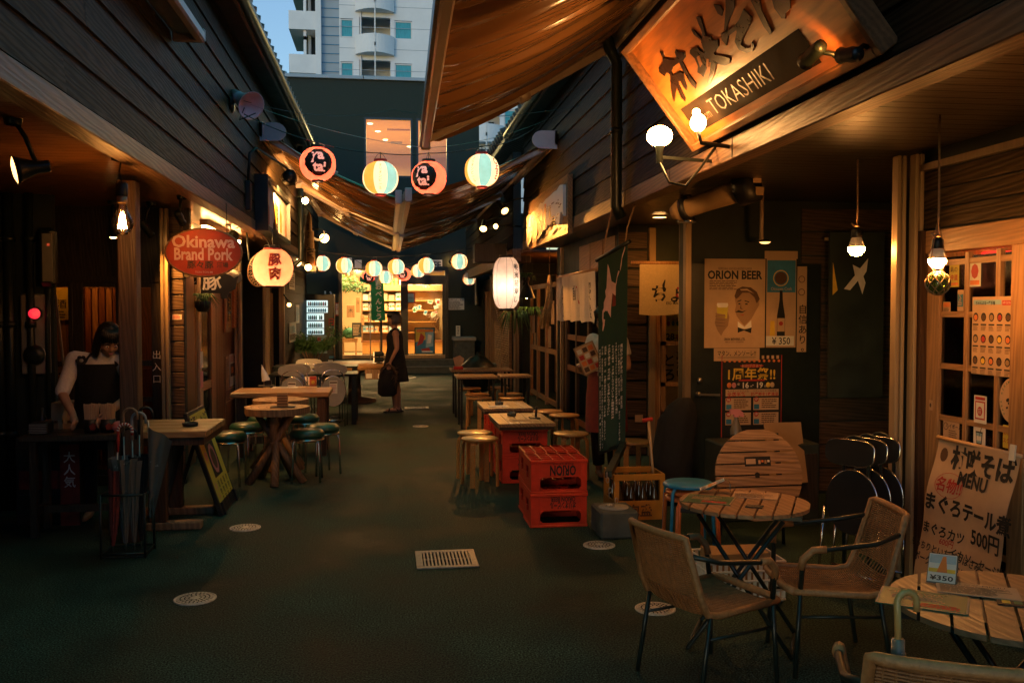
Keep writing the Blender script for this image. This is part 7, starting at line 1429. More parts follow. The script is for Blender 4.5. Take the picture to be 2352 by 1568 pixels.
def standing_woman():
    o = V((.10, 14.75, 0)); t = thing('person', 'woman in a black sleeveless dress standing in the alley, face turned left, holding a bag', 'person', o)
    J = dict(hipL=(.0, -.09, .82), hipR=(.0, .09, .82), kneeL=(-.015, -.075, .44), kneeR=(.03, .085, .44), ankL=(.0, -.06, .085), ankR=(.06, .07, .085), pel=(0, 0, .90), wst=(.0, 0, 1.02), chest=(.01, 0, 1.20), neck=(0, 0, 1.335), nk2=(-.012, 0, 1.41), shL=(.01, -.165, 1.275), shR=(.015, .165, 1.275), elL=(.03, -.215, 1.03), elR=(.055, .20, 1.02), wrL=(-.075, -.235, .82), wrR=(.02, .20, .80))
    J = {k: o+V(v) for k, v in J.items()}; m = MB()
    body(m, J, [('hipL', 'kneeL', .072, .050), ('hipR', 'kneeR', .072, .050), ('kneeL', 'ankL', .050, .031), ('kneeR', 'ankR', .050, .031), ('pel', 'hipL', .10, .075), ('pel', 'hipR', .10, .075), ('pel', 'wst', .105, .095), ('wst', 'chest', .095, .11), ('chest', 'neck', .10, .05), ('neck', 'nk2', .046, .043), ('chest', 'shL', .07, .05), ('chest', 'shR', .07, .05), ('shL', 'elL', .046, .037), ('shR', 'elR', .046, .037), ('elL', 'wrL', .036, .024), ('elR', 'wrR', .036, .024)])
    for s in ('L', 'R'):
        a = J['knee'+s].lerp(J['ank'+s], .3)+V((.014, 0, 0)); m.ball(a, (.045, .043, .09), SKIN, 12); f = J['ank'+s]; m.tube([f+V((.035, 0, -.045)), f+V((-.04, 0, -.045)), f+V((-.12, 0, -.058)), f+V((-.16, 0, -.062))], [.032, .034, .03, .018], SKIN, 10)
    T = head(m, o+V((-.02, 0, 1.475)), RAD(-72), RAD(4)); hand(m, J['wrL'], (-.25, .02, -1), (0, 1, 0), curl=.9); hand(m, J['wrR'], (-.1, 0, -1), (0, 1, 0), curl=.4)
    fuse(m, .0085, 'body', [SKIN], 3, t); face_bits(T, t)
    m = MB(); R_ = pi/2
    loft(m, [(o+V((.0, 0, .50)), .225, .26, 0), (o+V((.0, 0, .62)), .205, .24, 0), (o+V((.0, 0, .78)), .175, .21, 0), (o+V((.005, 0, .90)), .155, .19, 0), (o+V((.0, 0, 1.03)), .128, .155, 0), (o+V((.0, 0, 1.12)), .132, .155, 0), (o+V((-.005, 0, 1.2)), .135, .155, 0), (o+V((.0, 0, 1.265)), .115, .14, 0), (o+V((.005, 0, 1.31)), .085, .125, 0)], BLACKC, 32, False, .035)
    for s in (-1, 1): m.tube([o+V((-.07, s*.10, 1.29)), o+V((.0, s*.105, 1.335)), o+V((.08, s*.10, 1.29))], .022, BLACKC, 8)
    m.build('dress', t); bob(T, t, -.06)
    for s in ('L', 'R'):
        f = J['ank'+s]; m = MB(); m.prism([(.075, -.03), (.08, .03), (.0, .036), (-.1, .045), (-.175, .03), (-.185, -.01), (-.14, -.04), (.0, -.034)], 0, .028, BLACKP, MT((f.x, f.y, .0))); m.tube([f+V((-.1, -.042, -.06)), f+V((-.08, 0, -.015)), f+V((-.1, .042, -.06))], .012, BLACKC, 6); m.tube([f+V((.04, -.034, -.05)), f+V((.0, 0, .01)), f+V((.04, .034, -.05))], .008, BLACKC, 6); m.build('sandal', t)
    b = J['wrL']+V((-.045, -.01, -.12)); bg = thing('shoulder_bag', 'dark shoulder bag with furry strap hanging from the standing woman\'s hand', 'bag', b+V((0, 0, -.42))); m = MB()
    loft(m, [(b+V((0, 0, -.42)), .10, .05, .2), (b+V((.0, 0, -.38)), .15, .085, .2), (b+V((0, 0, -.2)), .155, .09, .2), (b+V((.01, 0, -.05)), .12, .06, .2), (b+V((.02, 0, 0)), .06, .03, .2)], BLACKC, 24); m.build('pouch', bg); m = MB(); FUR = mat('brown_fur', (.10, .06, .035), rough=.9, var=.6, scale=60, bump=.6)
    m.tube([b+V((-.12, -.02, -.12)), b+V((-.08, -.03, .02)), b+V((.02, -.02, .085)), b+V((.10, -.03, .03)), b+V((.13, -.02, -.12)), b+V((.12, -.02, -.3))], [.018, .022, .022, .024, .024, .014], FUR, 8); leaf_cloud(m, b+V((.11, -.03, -.1)), (.035, .03, .14), 160, .05, .006, FUR, 2, .6); m.build('strap', bg)
standing_woman()
def apron_woman():
    o = V((-2.24, 7.52, 0)); t = thing('person', 'woman in a pale top and black apron leaning over the trestle table, head bowed', 'person', o)
    J = dict(hipL=(-.10, 0, .84), hipR=(.10, 0, .84), kneeL=(-.11, .01, .46), kneeR=(.11, .01, .46), ankL=(-.11, .04, .08), ankR=(.11, .04, .08), pel=(0, 0, .92), wst=(.02, -.03, 1.04), chest=(.05, -.10, 1.19), neck=(.10, -.17, 1.305), nk2=(.125, -.20, 1.345), shL=(-.145, -.12, 1.26), shR=(.225, -.15, 1.25), elL=(-.20, -.26, 1.02), elR=(.30, -.24, 1.0), wrL=(-.07, -.42, .87), wrR=(.17, -.44, .88))
    J = {k: o+V(v) for k, v in J.items()}; m = MB()
    body(m, J, [('hipL', 'kneeL', .08, .055), ('hipR', 'kneeR', .08, .055), ('kneeL', 'ankL', .052, .034), ('kneeR', 'ankR', .052, .034), ('pel', 'hipL', .11, .08), ('pel', 'hipR', .11, .08), ('pel', 'wst', .115, .11), ('wst', 'chest', .11, .12), ('chest', 'neck', .10, .052), ('neck', 'nk2', .048, .046), ('chest', 'shL', .08, .056), ('chest', 'shR', .08, .056), ('shL', 'elL', .05, .04), ('shR', 'elR', .05, .04), ('elL', 'wrL', .039, .026), ('elR', 'wrR', .039, .026)])
    T = head(m, o+V((.135, -.235, 1.405)), RAD(32), RAD(34)); hand(m, J['wrL'], (.25, -.5, -.45), (1, 0, 0), curl=.6); hand(m, J['wrR'], (-.4, -.5, -.5), (-1, 0, 0), curl=.6)
    for s in ('L', 'R'): f = J['ank'+s]; m.tube([f+V((0, .03, -.04)), f+V((0, -.1, -.05)), f+V((0, -.16, -.055))], [.034, .034, .02], SKIN, 10)
    fuse(m, .009, 'body', [SKIN], 3, t); face_bits(T, t); bob(T, t, .06)
    q = MB()
    for a, b, r0, r1 in (('pel', 'wst', .15, .14), ('wst', 'chest', .14, .148), ('chest', 'neck', .135, .066), ('chest', 'shL', .11, .074), ('chest', 'shR', .11, .074)): q.tube([J[a].lerp(J[b], i/4) for i in range(5)], [r0+(r1-r0)*i/4 for i in range(5)], WHITEC, 14); q.ball(J[a], r0, WHITEC, 14); q.ball(J[b], r1, WHITEC, 14)
    for s in ('L', 'R'): e = J['sh'+s].lerp(J['el'+s], .98); q.tube([J['sh'+s], J['sh'+s].lerp(e, .5), e], [.068, .060, .055], WHITEC, 14); q.ball(J['sh'+s], .068, WHITEC, 12); q.ball(e, .052, WHITEC, 12)
    fuse(q, .012, 'top', [WHITEC], 4, t)
    m = MB(); c = J['wst']; ch = J['chest']
    n_ = V((.25, -.9, .25)).normalized()
    m.sheet(16, 20, lambda u, v: (lambda a, z: (ch.x+.012*v*0+(.185+.02*v)*sin(a)+(J['pel'].x-ch.x)*min(1, v*1.6), (ch.y+(J['pel'].y-ch.y)*min(1, v*1.7))-.175*cos(a), z))((u-.5)*2.1, 1.235-.66*v), BLACKC, .006); m.tube([ch+V((-.12, -.12, .03)), ch+V((-.06, -.06, .12)), J['neck']+V((-.04, .05, .03))], .014, BLACKC, 6); m.tube([ch+V((.14, -.12, .03)), ch+V((.1, -.08, .1)), J['neck']+V((.05, .05, .03))], .014, BLACKC, 6); m.build('apron', t)
    m = MB(); cc = J['shL']+V((.075, -.085, .0)); T2 = FR(cc+V((0, -.012, 0)), (1, .25, 0), (0, .35, 1))
    for k in range(6): a = k*pi/3; m.ball((.026*cos(a), .026*sin(a), 0), (.018, .018, .006), BLACKC, 10, T2)
    m.ball((0, 0, .004), (.016, .016, .006), GREYP, 10, T2); m.build('flower_badge', t)
    q = MB()
    for s in ('L', 'R'): q.tube([J['hip'+s], J['knee'+s], J['ank'+s]+V((0, 0, .03))], [.10, .075, .06], BLACKC, 14)
    q.ball(J['pel'], (.15, .13, .12), BLACKC, 14); fuse(q, .012, 'trousers', [BLACKC], 3, t)
apron_woman()
# right side, ground level
def crate(W_=.43, D_=.355, H_=.262, mt=REDC, txt='top'):
    """upside-down bottle crate: ribs, hand slots, long openings, gridded bottom facing up"""
    t = thing('beer_crate', '', 'crate', (0, 0, 0)); m = MB(); w, d = W_/2, D_/2
    m.box(-w-.008, w+.008, -d-.008, -d+.004, H_-.03, H_-.006, mt, ch=.004); m.box(-w-.008, w+.008, d-.004, d+.008, H_-.03, H_-.006, mt, ch=.004); m.box(-w-.008, -w+.004, -d+.004, d-.004, H_-.03, H_-.006, mt); m.box(w-.004, w+.008, -d+.004, d-.004, H_-.03, H_-.006, mt)
    m.box(-w-.006, w+.006, -d-.006, -d+.004, 0, .018, mt, ch=.004); m.box(-w-.006, w+.006, d-.004, d+.006, 0, .018, mt); m.box(-w-.006, -w+.004, -d+.004, d-.004, 0, .018, mt); m.box(w-.004, w+.006, -d+.004, d-.004, 0, .018, mt)
    for s in (-1, 1):                                          # long sides: panel with an opening below the lettering
        y0, y1 = (s*d-.0, s*d-s*.01)
        m.box(-w, w, y0, y1, .125, H_-.03, mt); m.box(-w, -w+.07, y0, y1, .018, .125, mt); m.box(w-.045, w, y0, y1, .018, .125, mt); m.box(-w+.07, w-.045, y0, y1, .018, .034, mt)
        for x, c in ((-w+.07, 1), (w-.045, -1)):
            for zz, e in ((.034, 1), (.125, -1)): m.prism([(x, zz), (x+c*.022, zz), (x, zz+e*.022)], -.0, .01, mt, FR((0, y0 if s < 0 else y0-.01, 0), (1, 0, 0), (0, 0, 1)) if s < 0 else FR((0, y0-.01, 0), (1, 0, 0), (0, 0, 1)))
        for x in (-w+.004, -w+.066, w-.042, w-.006): m.box(x-.003, x+.003, y0-s*-.004, y0, .018, H_-.03, mt)
        x0, y0, y1 = s*w, -d+.01, d-.01
        m.box(x0, x0-s*.01, y0, y1, .19, H_-.03, mt); m.box(x0, x0-s*.01, y0, y0+.075, .018, .19, mt); m.box(x0, x0-s*.01, y1-.075, y1, .018, .19, mt); m.box(x0, x0-s*.01, y0+.075, y0+.12, .018, .19, mt); m.box(x0, x0-s*.01, y1-.12, y1-.075, .018, .13, mt); m.box(x0, x0-s*.01, y0+.12, y1-.12, .018, .09, mt)
    T = FF((0, -d-.001, 0))
    if txt == 'top': m.text('ORION', .105, INK, T, .03, .175, w=.03, z=.001, wid=.20, flip=True); m.text('オリオンビール', .024, INK, T, .03, .225, w=.01, z=.001, flip=True); m.text('★★★', .02, INKB, T, .03, .138, z=.001, flip=True)
    else: m.text('オリオンビール', .06, INK, T, .03, .165, w=.03, z=.001, wid=.20, flip=True); m.text('ORION BEER', .05, INK, T, .03, .212, w=.02, z=.001, wid=.19, flip=True)
    m.build('body', t, True); m = MB(); m.box(-w+.01, w-.01, -d+.01, d-.01, H_-.05, H_-.04, mt)
    for i in range(6): x = -w+W_*i/5; m.box(x-.004 if i else x, x+.004 if i < 5 else x, -d+.01, d-.01, H_-.04, H_-.004, mt)
    for j in range(5): y = -d+D_*j/4; m.box(-w+.004, w-.004, max(-d+.004, y-.004), min(d-.004, y+.004), H_-.04, H_-.005, mt)
    for i in range(5):
        for j in range(4): x = -w+W_*(i+.5)/5; y = -d+D_*(j+.5)/4; m.bar((x-.035, y-.035, H_-.025), (x+.035, y+.035, H_-.025), .005, .02, mt); m.bar((x-.035, y+.035, H_-.024), (x+.035, y-.035, H_-.024), .005, .02, mt)
    m.build('grid', t, True); return t
cA, cB = crate(txt='top'), crate(txt='low'); g = 'red beer crates'; c0_ = PX(1283, 1212, Z=0)
lst = [(cA, 1.275, 6.95, 1, 'front red crate lettered ORION upside down, on top of the nearest stack'), (cB, 1.275, 6.95, 0, 'front red crate lettered ORION BEER upside down, bottom of the nearest stack'), (cA, 1.29, 7.33, 1, 'red crate close behind the front one on top of the nearest stack'), (cB, 1.29, 7.33, 0, 'red crate close behind the front one at the bottom of the nearest stack')]
for i, (y, nm) in enumerate(((8.73, 'front'), (9.11, 'second'), (9.9, 'third'), (10.28, 'fourth'))):
    for k in (1, 0): lst.append((cB, 1.28 if y < 9.5 else 1.30, y, k, '%s red crate under the %s plank tabletop, %s of the %s pair' % ('upper' if k else 'lower', 'nearer' if i < 2 else 'farther', 'near' if i % 2 == 0 else 'far', 'nearer' if i < 2 else 'farther')))
seen = set()
for src, x, y, k, lab in lst:
    loc = (x, y, .256*k)
    if id(src) not in seen: seen.add(id(src)); src.location = V(loc); src['label'] = lab; src['group'] = g
    else: dup(src, loc, 0, lab, g)
def plank_top(label, y0, y1, mt=TABLEY):
    t = thing('plank_tabletop', label, 'tabletop', (1.28, y0, .52)); m = MB()
    for k in range(5): m.box(1.01+k*.108, 1.01+k*.108+.106, y0, y1, .552, .585, mt, ch=.004)
    m.build('planks', t); m = MB(); m.box(1.02, 1.54, y0+.02, y1-.02, .524, .551, DOORB); m.build('underframe', t)
plank_top('nearer dark plank tabletop laid on red crates', 8.4, 9.28); plank_top('farther dark plank tabletop laid on red crates', 9.72, 10.5)
def ashtray_glass(p, label): m = MB(); m.lathe([(.001, .002), (.045, .002), (.05, .035), (.042, .035), (.038, .01), (.001, .009)], VINYL, 18, MT(p)); m.single('ashtray', label, 'ashtray', p)
ashtray_glass(V((1.22, 9.05, .585)), 'glass ashtray on the nearer plank tabletop'); ashtray_glass(V((1.22, 10.1, .585)), 'glass ashtray on the farther plank tabletop')
m = MB(); m.box(1.36, 1.46, 8.72, 8.85, .586, .60, BLACKP, ch=.004); m.bar((1.42, 8.78, .60), (1.43, 8.78, .70), .02, .02, BLACKP); m.single('bill_clip', 'black upright bill clip on the nearer plank tabletop', 'clip'); m = MB(); m.box(1.15, 1.42, 8.55, 8.72, .586, .589, PAPT); m.lines(1.17, 1.4, 8.57, 8.7, 5, .008, INKB, FU((0, 0, .5895)), .0005); m.single('menu_sheet', 'tan menu sheet on the nearer plank tabletop', 'menu'); m = MB(); m.box(1.08, 1.3, 9.85, 10.0, .586, .59, PAPW); m.single('menu_sheet', 'white sheet on the farther plank tabletop', 'menu')
def wood_stool():
    t = thing('bentwood_stool', '', 'stool', (0, 0, 0)); m = MB(); m.lathe([(.001, .45), (.165, .45), (.175, .444), (.175, .432), (.165, .426), (.001, .426)], PLYW, 32); m.build('seat', t, True)
    for k in range(4):
        a = pi/4+k*pi/2; q = MB(); P = [(.06, .417), (.12, .417), (.152, .408), (.168, .385), (.174, .34), (.178, .0)]
        for (r0, z0), (r1, z1) in zip(P, P[1:]): q.bar((r0*cos(a), r0*sin(a), z0), (r1*cos(a), r1*sin(a), z1), .046, .018, PLYW, up=(cos(a), sin(a), .3), ch=.003)
        q.build('leg', t, True)
    return t
ws = wood_stool(); g = 'round bentwood stools'
for i, (px, py, lab) in enumerate(((1102, 1004, 'front bentwood stool left of the crates, nearest the camera'), (1091, 991, 'bentwood stool just behind the front one left of the crates'), (1311, 993, 'bentwood stool between the crates and the green banner'), (1259, 942, 'bentwood stool right of the nearer plank tabletop, back one'), (1296, 951, 'bentwood stool right of the nearer plank tabletop, front one'), (1101, 912, 'bentwood stool with brightly lit seat, left before the black tables'), (1096, 904, 'bentwood stool just behind the brightly lit one'), (1079, 890, 'bentwood stool farther back at the left of the black tables'), (1175, 912, 'bentwood stool at the right beyond the farther plank tabletop'), (1172, 903, 'bentwood stool behind the right one beyond the plank tabletops'), (1146, 888, 'bentwood stool between the black table legs, right side'), (1453, 1011, 'bentwood stool behind the yellow crate in the second bay'))):
    p = PX(px, py, Z=.45); p.z = 0
    if i == 0: ws.location = p; ws['label'] = lab; ws['group'] = g; ws.rotation_euler = (0, 0, .3)
    else: dup(ws, p, .35+i*.7, lab, g)
def bar_table(label, x0, x1, y0, y1):
    t = thing('black_table', label, 'table', ((x0+x1)/2, (y0+y1)/2, 0)); m = MB(); m.box(x0, x1, y0, y1, .69, .72, TABLEY, ch=.005); m.build('tabletop', t)
    for x in (x0+.05, x1-.08):
        for y in (y0+.04, y1-.07): q = MB(); q.box(x, x+.03, y, y+.03, 0, .69, BLACKM); q.build('leg', t)
bar_table('black legged table beyond the plank tabletops, nearer one, glinting top', .93, 1.50, 12.5, 13.1); bar_table('small black legged table right of the glinting one', 1.55, 2.0, 12.6, 13.1); bar_table('black legged table farther back under the paper cup', .95, 1.9, 13.9, 14.5)
p = PX(1054, 850, Z=.72); t = thing('napkin_box', 'folded paper napkins in a red holder on the far black table', 'napkins', V((1.05, 14.1, .72))); m = MB(); m.box(1.0, 1.14, 14.05, 14.18, .721, .77, INKR, ch=.004); m.build('holder', t); m = MB()
for k in range(5): m.poly([(0, 0), (.1, 0), (.14, .12), (.07, .17-.01*k), (-.03, .13)], 0, PAPT, FR((1.02, 14.07+k*.02, .77), (1, .1, 0), (0, 0, 1)))
m.build('napkins', t)
m = MB(); q = PX(1098, 850, Y=15.4); m.lathe([(.001, .36), (.03, .35), (.03, .31), (.12, .28), (.28, .14), (.34, 0), (.33, -.02), (.30, -.14), (.18, -.3), (.001, -.34)], BLACKM, 28, MT((q.x, 15.4, q.z-.05)));
for k in range(3): a = k*2.1; m.tube([(q.x+.2*cos(a), 15.4+.2*sin(a), q.z-.3), (q.x+.3*cos(a), 15.4+.3*sin(a), 0)], .015, BLACKM, 6)
m.single('kettle_grill', 'black domed kettle grill behind the black tables', 'grill', (q.x, 15.4, 0))
m = MB(); a = PX(1108, 842, Y=20.5); b = PX(1160, 842, Y=20.5); m.box(a.x, b.x, 20.5, 21.0, .32, .42, CONC, ch=.02); m.box(a.x+.08, a.x+.2, 20.55, 20.95, 0, .32, CONCD); m.box(b.x-.2, b.x-.08, 20.55, 20.95, 0, .32, CONCD); m.single('concrete_bench', 'pale concrete bench beyond the kettle grill', 'bench')
m = MB(); R = random.Random(2); q = PX(1140, 700, Y=17.9)
for k in range(26): x = q.x+R.uniform(-.08, .12); m.tube([(x, 18.2+R.uniform(-.1, .1), 2.35-R.random()*.2), (x+.03, 18.2, 1.8), (x+.05+R.uniform(-.05, .08), 18.2, 1.1+R.random()*.4)], [.012, .01, .003], STRAW, 4)
m.single('dried_reeds', 'bundle of dried reeds hanging left of the white long lantern', 'dried plants')
for i, (px, py, Y, lab) in enumerate(((1185, 722, 13.9, 'green fern hanging under the white long lantern'), (1222, 716, 15.0, 'spiky green fern hanging at the lit pine doorway'), (1208, 640, 14.9, 'small leafy plant beside the bell lamp'))):
    p = PX(px, py, Y=Y); t = thing('hanging_fern', lab, 'plant', p); m = MB(); R = random.Random(i)
    for k in range(46):
        a = R.random()*6.3; l = R.uniform(.12, .3)*(1, 1.15, .6)[i]; dz = (-.3, -.05, .1)[i]; m.tube([p, p+V((cos(a)*l*.6, sin(a)*l*.4, .08+dz*.1)), p+V((cos(a)*l, sin(a)*l*.6, dz*R.random()-.05))], [.006, .014, .002], (LEAF, LEAFD)[k % 2], 4)
    m.build('fronds', t); m = MB(); m.lathe([(.04, -.06), (.07, 0), (.06, .02)], BLACKP, 12, MT(p)); m.tube([p, V((p.x, p.y, ZS))], .004, BLACKM, 4); m.build('pot', t)
m = MB(); q = PX(1262, 690, Y=12.6); R = random.Random(12)
for k in range(30): x, y = q.x+R.uniform(-.05, .05), 12.6+R.uniform(-.05, .05); m.tube([(x*.2+q.x*.8, y, q.z+.35), (x, y, q.z), (x+R.uniform(-.12, .04), y, q.z-.3-R.random()*.1)], [.006, .006, .004], STRAW, 4)
m.tube([(q.x, 12.6, q.z+.3), (q.x, 12.6, ZS)], .005, ROPE, 5); m.tube([(q.x-.03, 12.6, q.z+.24), (q.x+.03, 12.6, q.z+.24)], .04, ROPE, 8); m.single('straw_broom', 'hanging bundle of dry straw left of the white noren', 'straw bundle')
def menu_person():
    o = V((2.12, 8.75, 0)); t = thing('person', 'person in a white shirt and red apron half hidden behind the green banner', 'person', o)
    J = dict(hipL=(-.09, 0, .86), hipR=(.09, 0, .86), kneeL=(-.1, -.02, .46), kneeR=(.1, -.02, .46), ankL=(-.1, 0, .08), ankR=(.1, 0, .08), pel=(0, 0, .94), wst=(0, 0, 1.07), chest=(0, -.01, 1.25), neck=(0, 0, 1.40), nk2=(0, -.02, 1.45), shL=(-.18, 0, 1.34), shR=(.18, 0, 1.34), elL=(-.23, -.05, 1.05), elR=(.25, .02, 1.10), wrL=(-.15, -.22, 1.06), wrR=(.14, -.20, 1.02))
    ry_ = MX.Rotation(RAD(-55), 3, 'Z'); J = {k: o+ry_ @ V(v) for k, v in J.items()}; m = MB()
    body(m, J, [('hipL', 'kneeL', .08, .055), ('hipR', 'kneeR', .08, .055), ('kneeL', 'ankL', .052, .034), ('kneeR', 'ankR', .052, .034), ('pel', 'hipL', .11, .08), ('pel', 'hipR', .11, .08), ('pel', 'wst', .115, .11), ('wst', 'chest', .11, .12), ('chest', 'neck', .10, .052), ('neck', 'nk2', .048, .046), ('chest', 'shL', .08, .056), ('chest', 'shR', .08, .056), ('shL', 'elL', .05, .04), ('shR', 'elR', .05, .04), ('elL', 'wrL', .039, .026), ('elR', 'wrR', .039, .026)])
    T = head(m, o+V((-.03, -.02, 1.53)), RAD(-45), RAD(10)); hand(m, J['wrL'], (-.2, -.6, .5), (0, 1, .3), curl=1.1); hand(m, J['wrR'], (-.4, -.4, .2), (0, 1, 0), curl=.7)
    for s in ('L', 'R'): f = J['ank'+s]; m.tube([f+V((0, .03, -.04)), f+V((0, -.1, -.05)), f+V((0, -.16, -.055))], [.034, .034, .02], SKIN, 10)
    fuse(m, .009, 'body', [SKIN], 3, t); face_bits(T, t); bob(T, t, -.1)
    q = MB()
    for a, b, r0, r1 in (('pel', 'wst', .15, .14), ('wst', 'chest', .14, .15), ('chest', 'neck', .13, .066), ('chest', 'shL', .11, .074), ('chest', 'shR', .11, .074)): q.tube([J[a].lerp(J[b], i/4) for i in range(5)], [r0+(r1-r0)*i/4 for i in range(5)], WHITEC, 14); q.ball(J[a], r0, WHITEC, 14); q.ball(J[b], r1, WHITEC, 14)
    for s in ('L', 'R'): e = J['sh'+s].lerp(J['el'+s], .6); q.tube([J['sh'+s], e], [.075, .07], WHITEC, 14); q.ball(J['sh'+s], .075, WHITEC, 12)
    fuse(q, .012, 'shirt', [WHITEC], 4, t); m = MB(); loft(m, [(o+V((0, 0, .46)), .21, .19, 0), (o+V((0, 0, .8)), .20, .18, 0), (o+V((0, 0, .98)), .18, .165, 0), (o+V((0, 0, 1.05)), .165, .155, 0)], REDCL, 28, False, .03); m.build('apron', t)
    q = MB()
    for s in ('L', 'R'): q.tube([J['hip'+s], J['knee'+s], J['ank'+s]+V((0, 0, .03))], [.10, .075, .06], BLACKC, 14)
    q.ball(J['pel'], (.14, .12, .1), BLACKC, 14); fuse(q, .012, 'trousers', [BLACKC], 3, t)
    w = PX(1352, 822, Y=8.42); m = MB(); T = FR(w, (1, -.15, .45), (-.45, 0, 1)); m.box(-.10, .10, -.14, .14, 0, .012, CARD, T, ch=.003); m.quad(-.09, .09, -.13, .13, .013, PAPT, T)
    for i in range(3):
        for j in range(4): m.quad(-.08+i*.056, -.035+i*.056, -.115+j*.06, -.07+j*.06, .014, (INKB, INKO, INKR, PAPW)[(i+j) % 4], T)
    m.single('menu_board', 'tilted photo menu held by the person behind the banner', 'menu')
menu_person()
m = MB(); m.box(1.50, 1.78, 6.35, 6.68, 0, .20, CONCD, ch=.015); m.lathe([(.11, .2005), (.11, .207), (.001, .207)], CONC, 20, MT((1.63, 6.5, 0))); m.single('concrete_block', 'dark concrete weight block at the foot of the green banner', 'block', (1.64, 6.5, 0))
m = MB()
for k in range(7):
    a = V((1.63, 6.5, .21)).lerp(V((1.62, 6.60, .42)), k/6)+V((.03*sin(k*2), 0, 0)); pts = [a+V((.012*cos(b)*(1 if k % 2 else .2), .012*cos(b)*(0.2 if k % 2 else 1), .02*sin(b))) for b in [2*pi*i/8 for i in range(8)]]; m.tube(pts, .004, STEEL, 5, closed=True)
m.tube([V((1.60+.03*cos(b), 6.48+.02*sin(b), .222)) for b in [2*pi*i/12 for i in range(12)]], .006, STEEL, 5, closed=True); m.single('chain', 'short steel chain on the concrete weight block', 'chain')
def ycrate():
    t = thing('bottle_crate', 'open yellow bottle crate behind the concrete block', 'crate', (1.95, 7.1, 0)); m = MB(); x0, x1, y0, y1, H_ = 1.74, 2.15, 6.92, 7.28, .36
    for a in ((x0, x1, y0, y0+.012), (x0, x1, y1-.012, y1), (x0, x0+.012, y0+.012, y1-.012), (x1-.012, x1, y0+.012, y1-.012)): m.box(*a, 0.0, .15, YELC); m.box(*a, H_-.05, H_, YELC, ch=.004)
    for x in (x0, x1-.04):
        for y in (y0, y1-.04): m.box(x, x+.04, y, y+.04, .15, H_-.05, YELC)
    m.box(x0+.012, x1-.012, y0+.012, y1-.012, .005, .02, YELC); T = FF(((x0+x1)/2, y0-.001, 0)); m.text('泡盛', .10, INKB, T, 0, .075, w=.03, z=.001)
    m.build('body', t)
    for i in range(4):
        for j in range(3): b = MB(); b.lathe([(.001, 0), (.034, 0), (.034, .15), (.013, .21), (.013, .25), (.001, .25)], mat('bottle_glass', (.05, .03, .01), rough=.08, coat=.5) if 'bottle_glass' not in MATS else MATS['bottle_glass'], 12, MT((x0+.06+i*.095, y0+.065+j*.11, .021))); b.single('bottle', 'brown glass bottle standing in the open yellow crate', 'bottle', (x0+.06+i*.095, y0+.065+j*.11, .021), 'brown bottles in the yellow crate')
ycrate()
a = PX(1490, 965, Y=7.0); b = PX(1506, 1165, Y=7.0); m = MB(); m.tube([a, b], .011, ALUP, 8); m.tube([a+V((-.05, 0, .0)), a+V((.03, 0, .01))], .016, INKR, 8); m.prism([(-.06, .0), (.08, .0), (.06, .2), (-.03, .24)], 0, .02, GREYP, FR(b+V((-.03, 0, -.2)), (1, .3, 0), (.15, 0, 1))); m.single('dustpan', 'long handled dustpan standing beside the yellow crate', 'dustpan', (b.x, 7.0, 0))
p = PX(1545, 1010, Y=7.55); m = MB(); R = random.Random(3)
loft(m, [((p.x-.02, 7.5, .0), .17, .13, 0), ((p.x-.03, 7.5, .25), .19, .14, 0), ((p.x-.01, 7.49, .5), .17, .14, .2), ((p.x+.02, 7.48, .72), .18, .12, .4), ((p.x+.05, 7.47, .84), .12, .10, .5), ((p.x+.07, 7.46, .9), .05, .05, .6)], BLACKC, 34, True, .14); m.single('covered_bundle', 'black cloth covered bundle standing before the bay beside the black door', 'bundle', (p.x, 7.5, 0))
def tube_stool(mt, name):
    t = thing('steel_stool', '', 'stool', (0, 0, 0)); m = MB(); m.lathe([(.001, .45), (.02, .45), (.15, .45), (.163, .44), (.165, .425), (.155, .425), (.15, .435), (.001, .437)], mt, 28)
    m.build('seat', t, True)
    for k in range(4): a = pi/4+k*pi/2; q = MB(); q.tube([(.1*cos(a), .1*sin(a), .428), (.15*cos(a), .15*sin(a), .425), (.178*cos(a), .178*sin(a), .395), (.2*cos(a), .2*sin(a), 0)], .0115, mt, 8); q.build('leg', t, True)
    return t
p = PX(1586, 1108, Z=.53); s_ = tube_stool(ORGP, 'o'); s_.location = V((p.x, p.y, 0)); s_['label'] = 'lowest orange steel stool in the stack beside the slatted table'; s_['group'] = 'stacked steel stools'
dup(s_, (p.x+.004, p.y, .042), .06, 'middle orange steel stool in the stack', 'stacked steel stools'); s2_ = tube_stool(BLUEP, 'b'); s2_.location = V((p.x-.01, p.y+.01, .085)); s2_.rotation_euler = (0, 0, -.12); s2_['label'] = 'blue steel stool on top of the orange ones'; s2_['group'] = 'stacked steel stools'
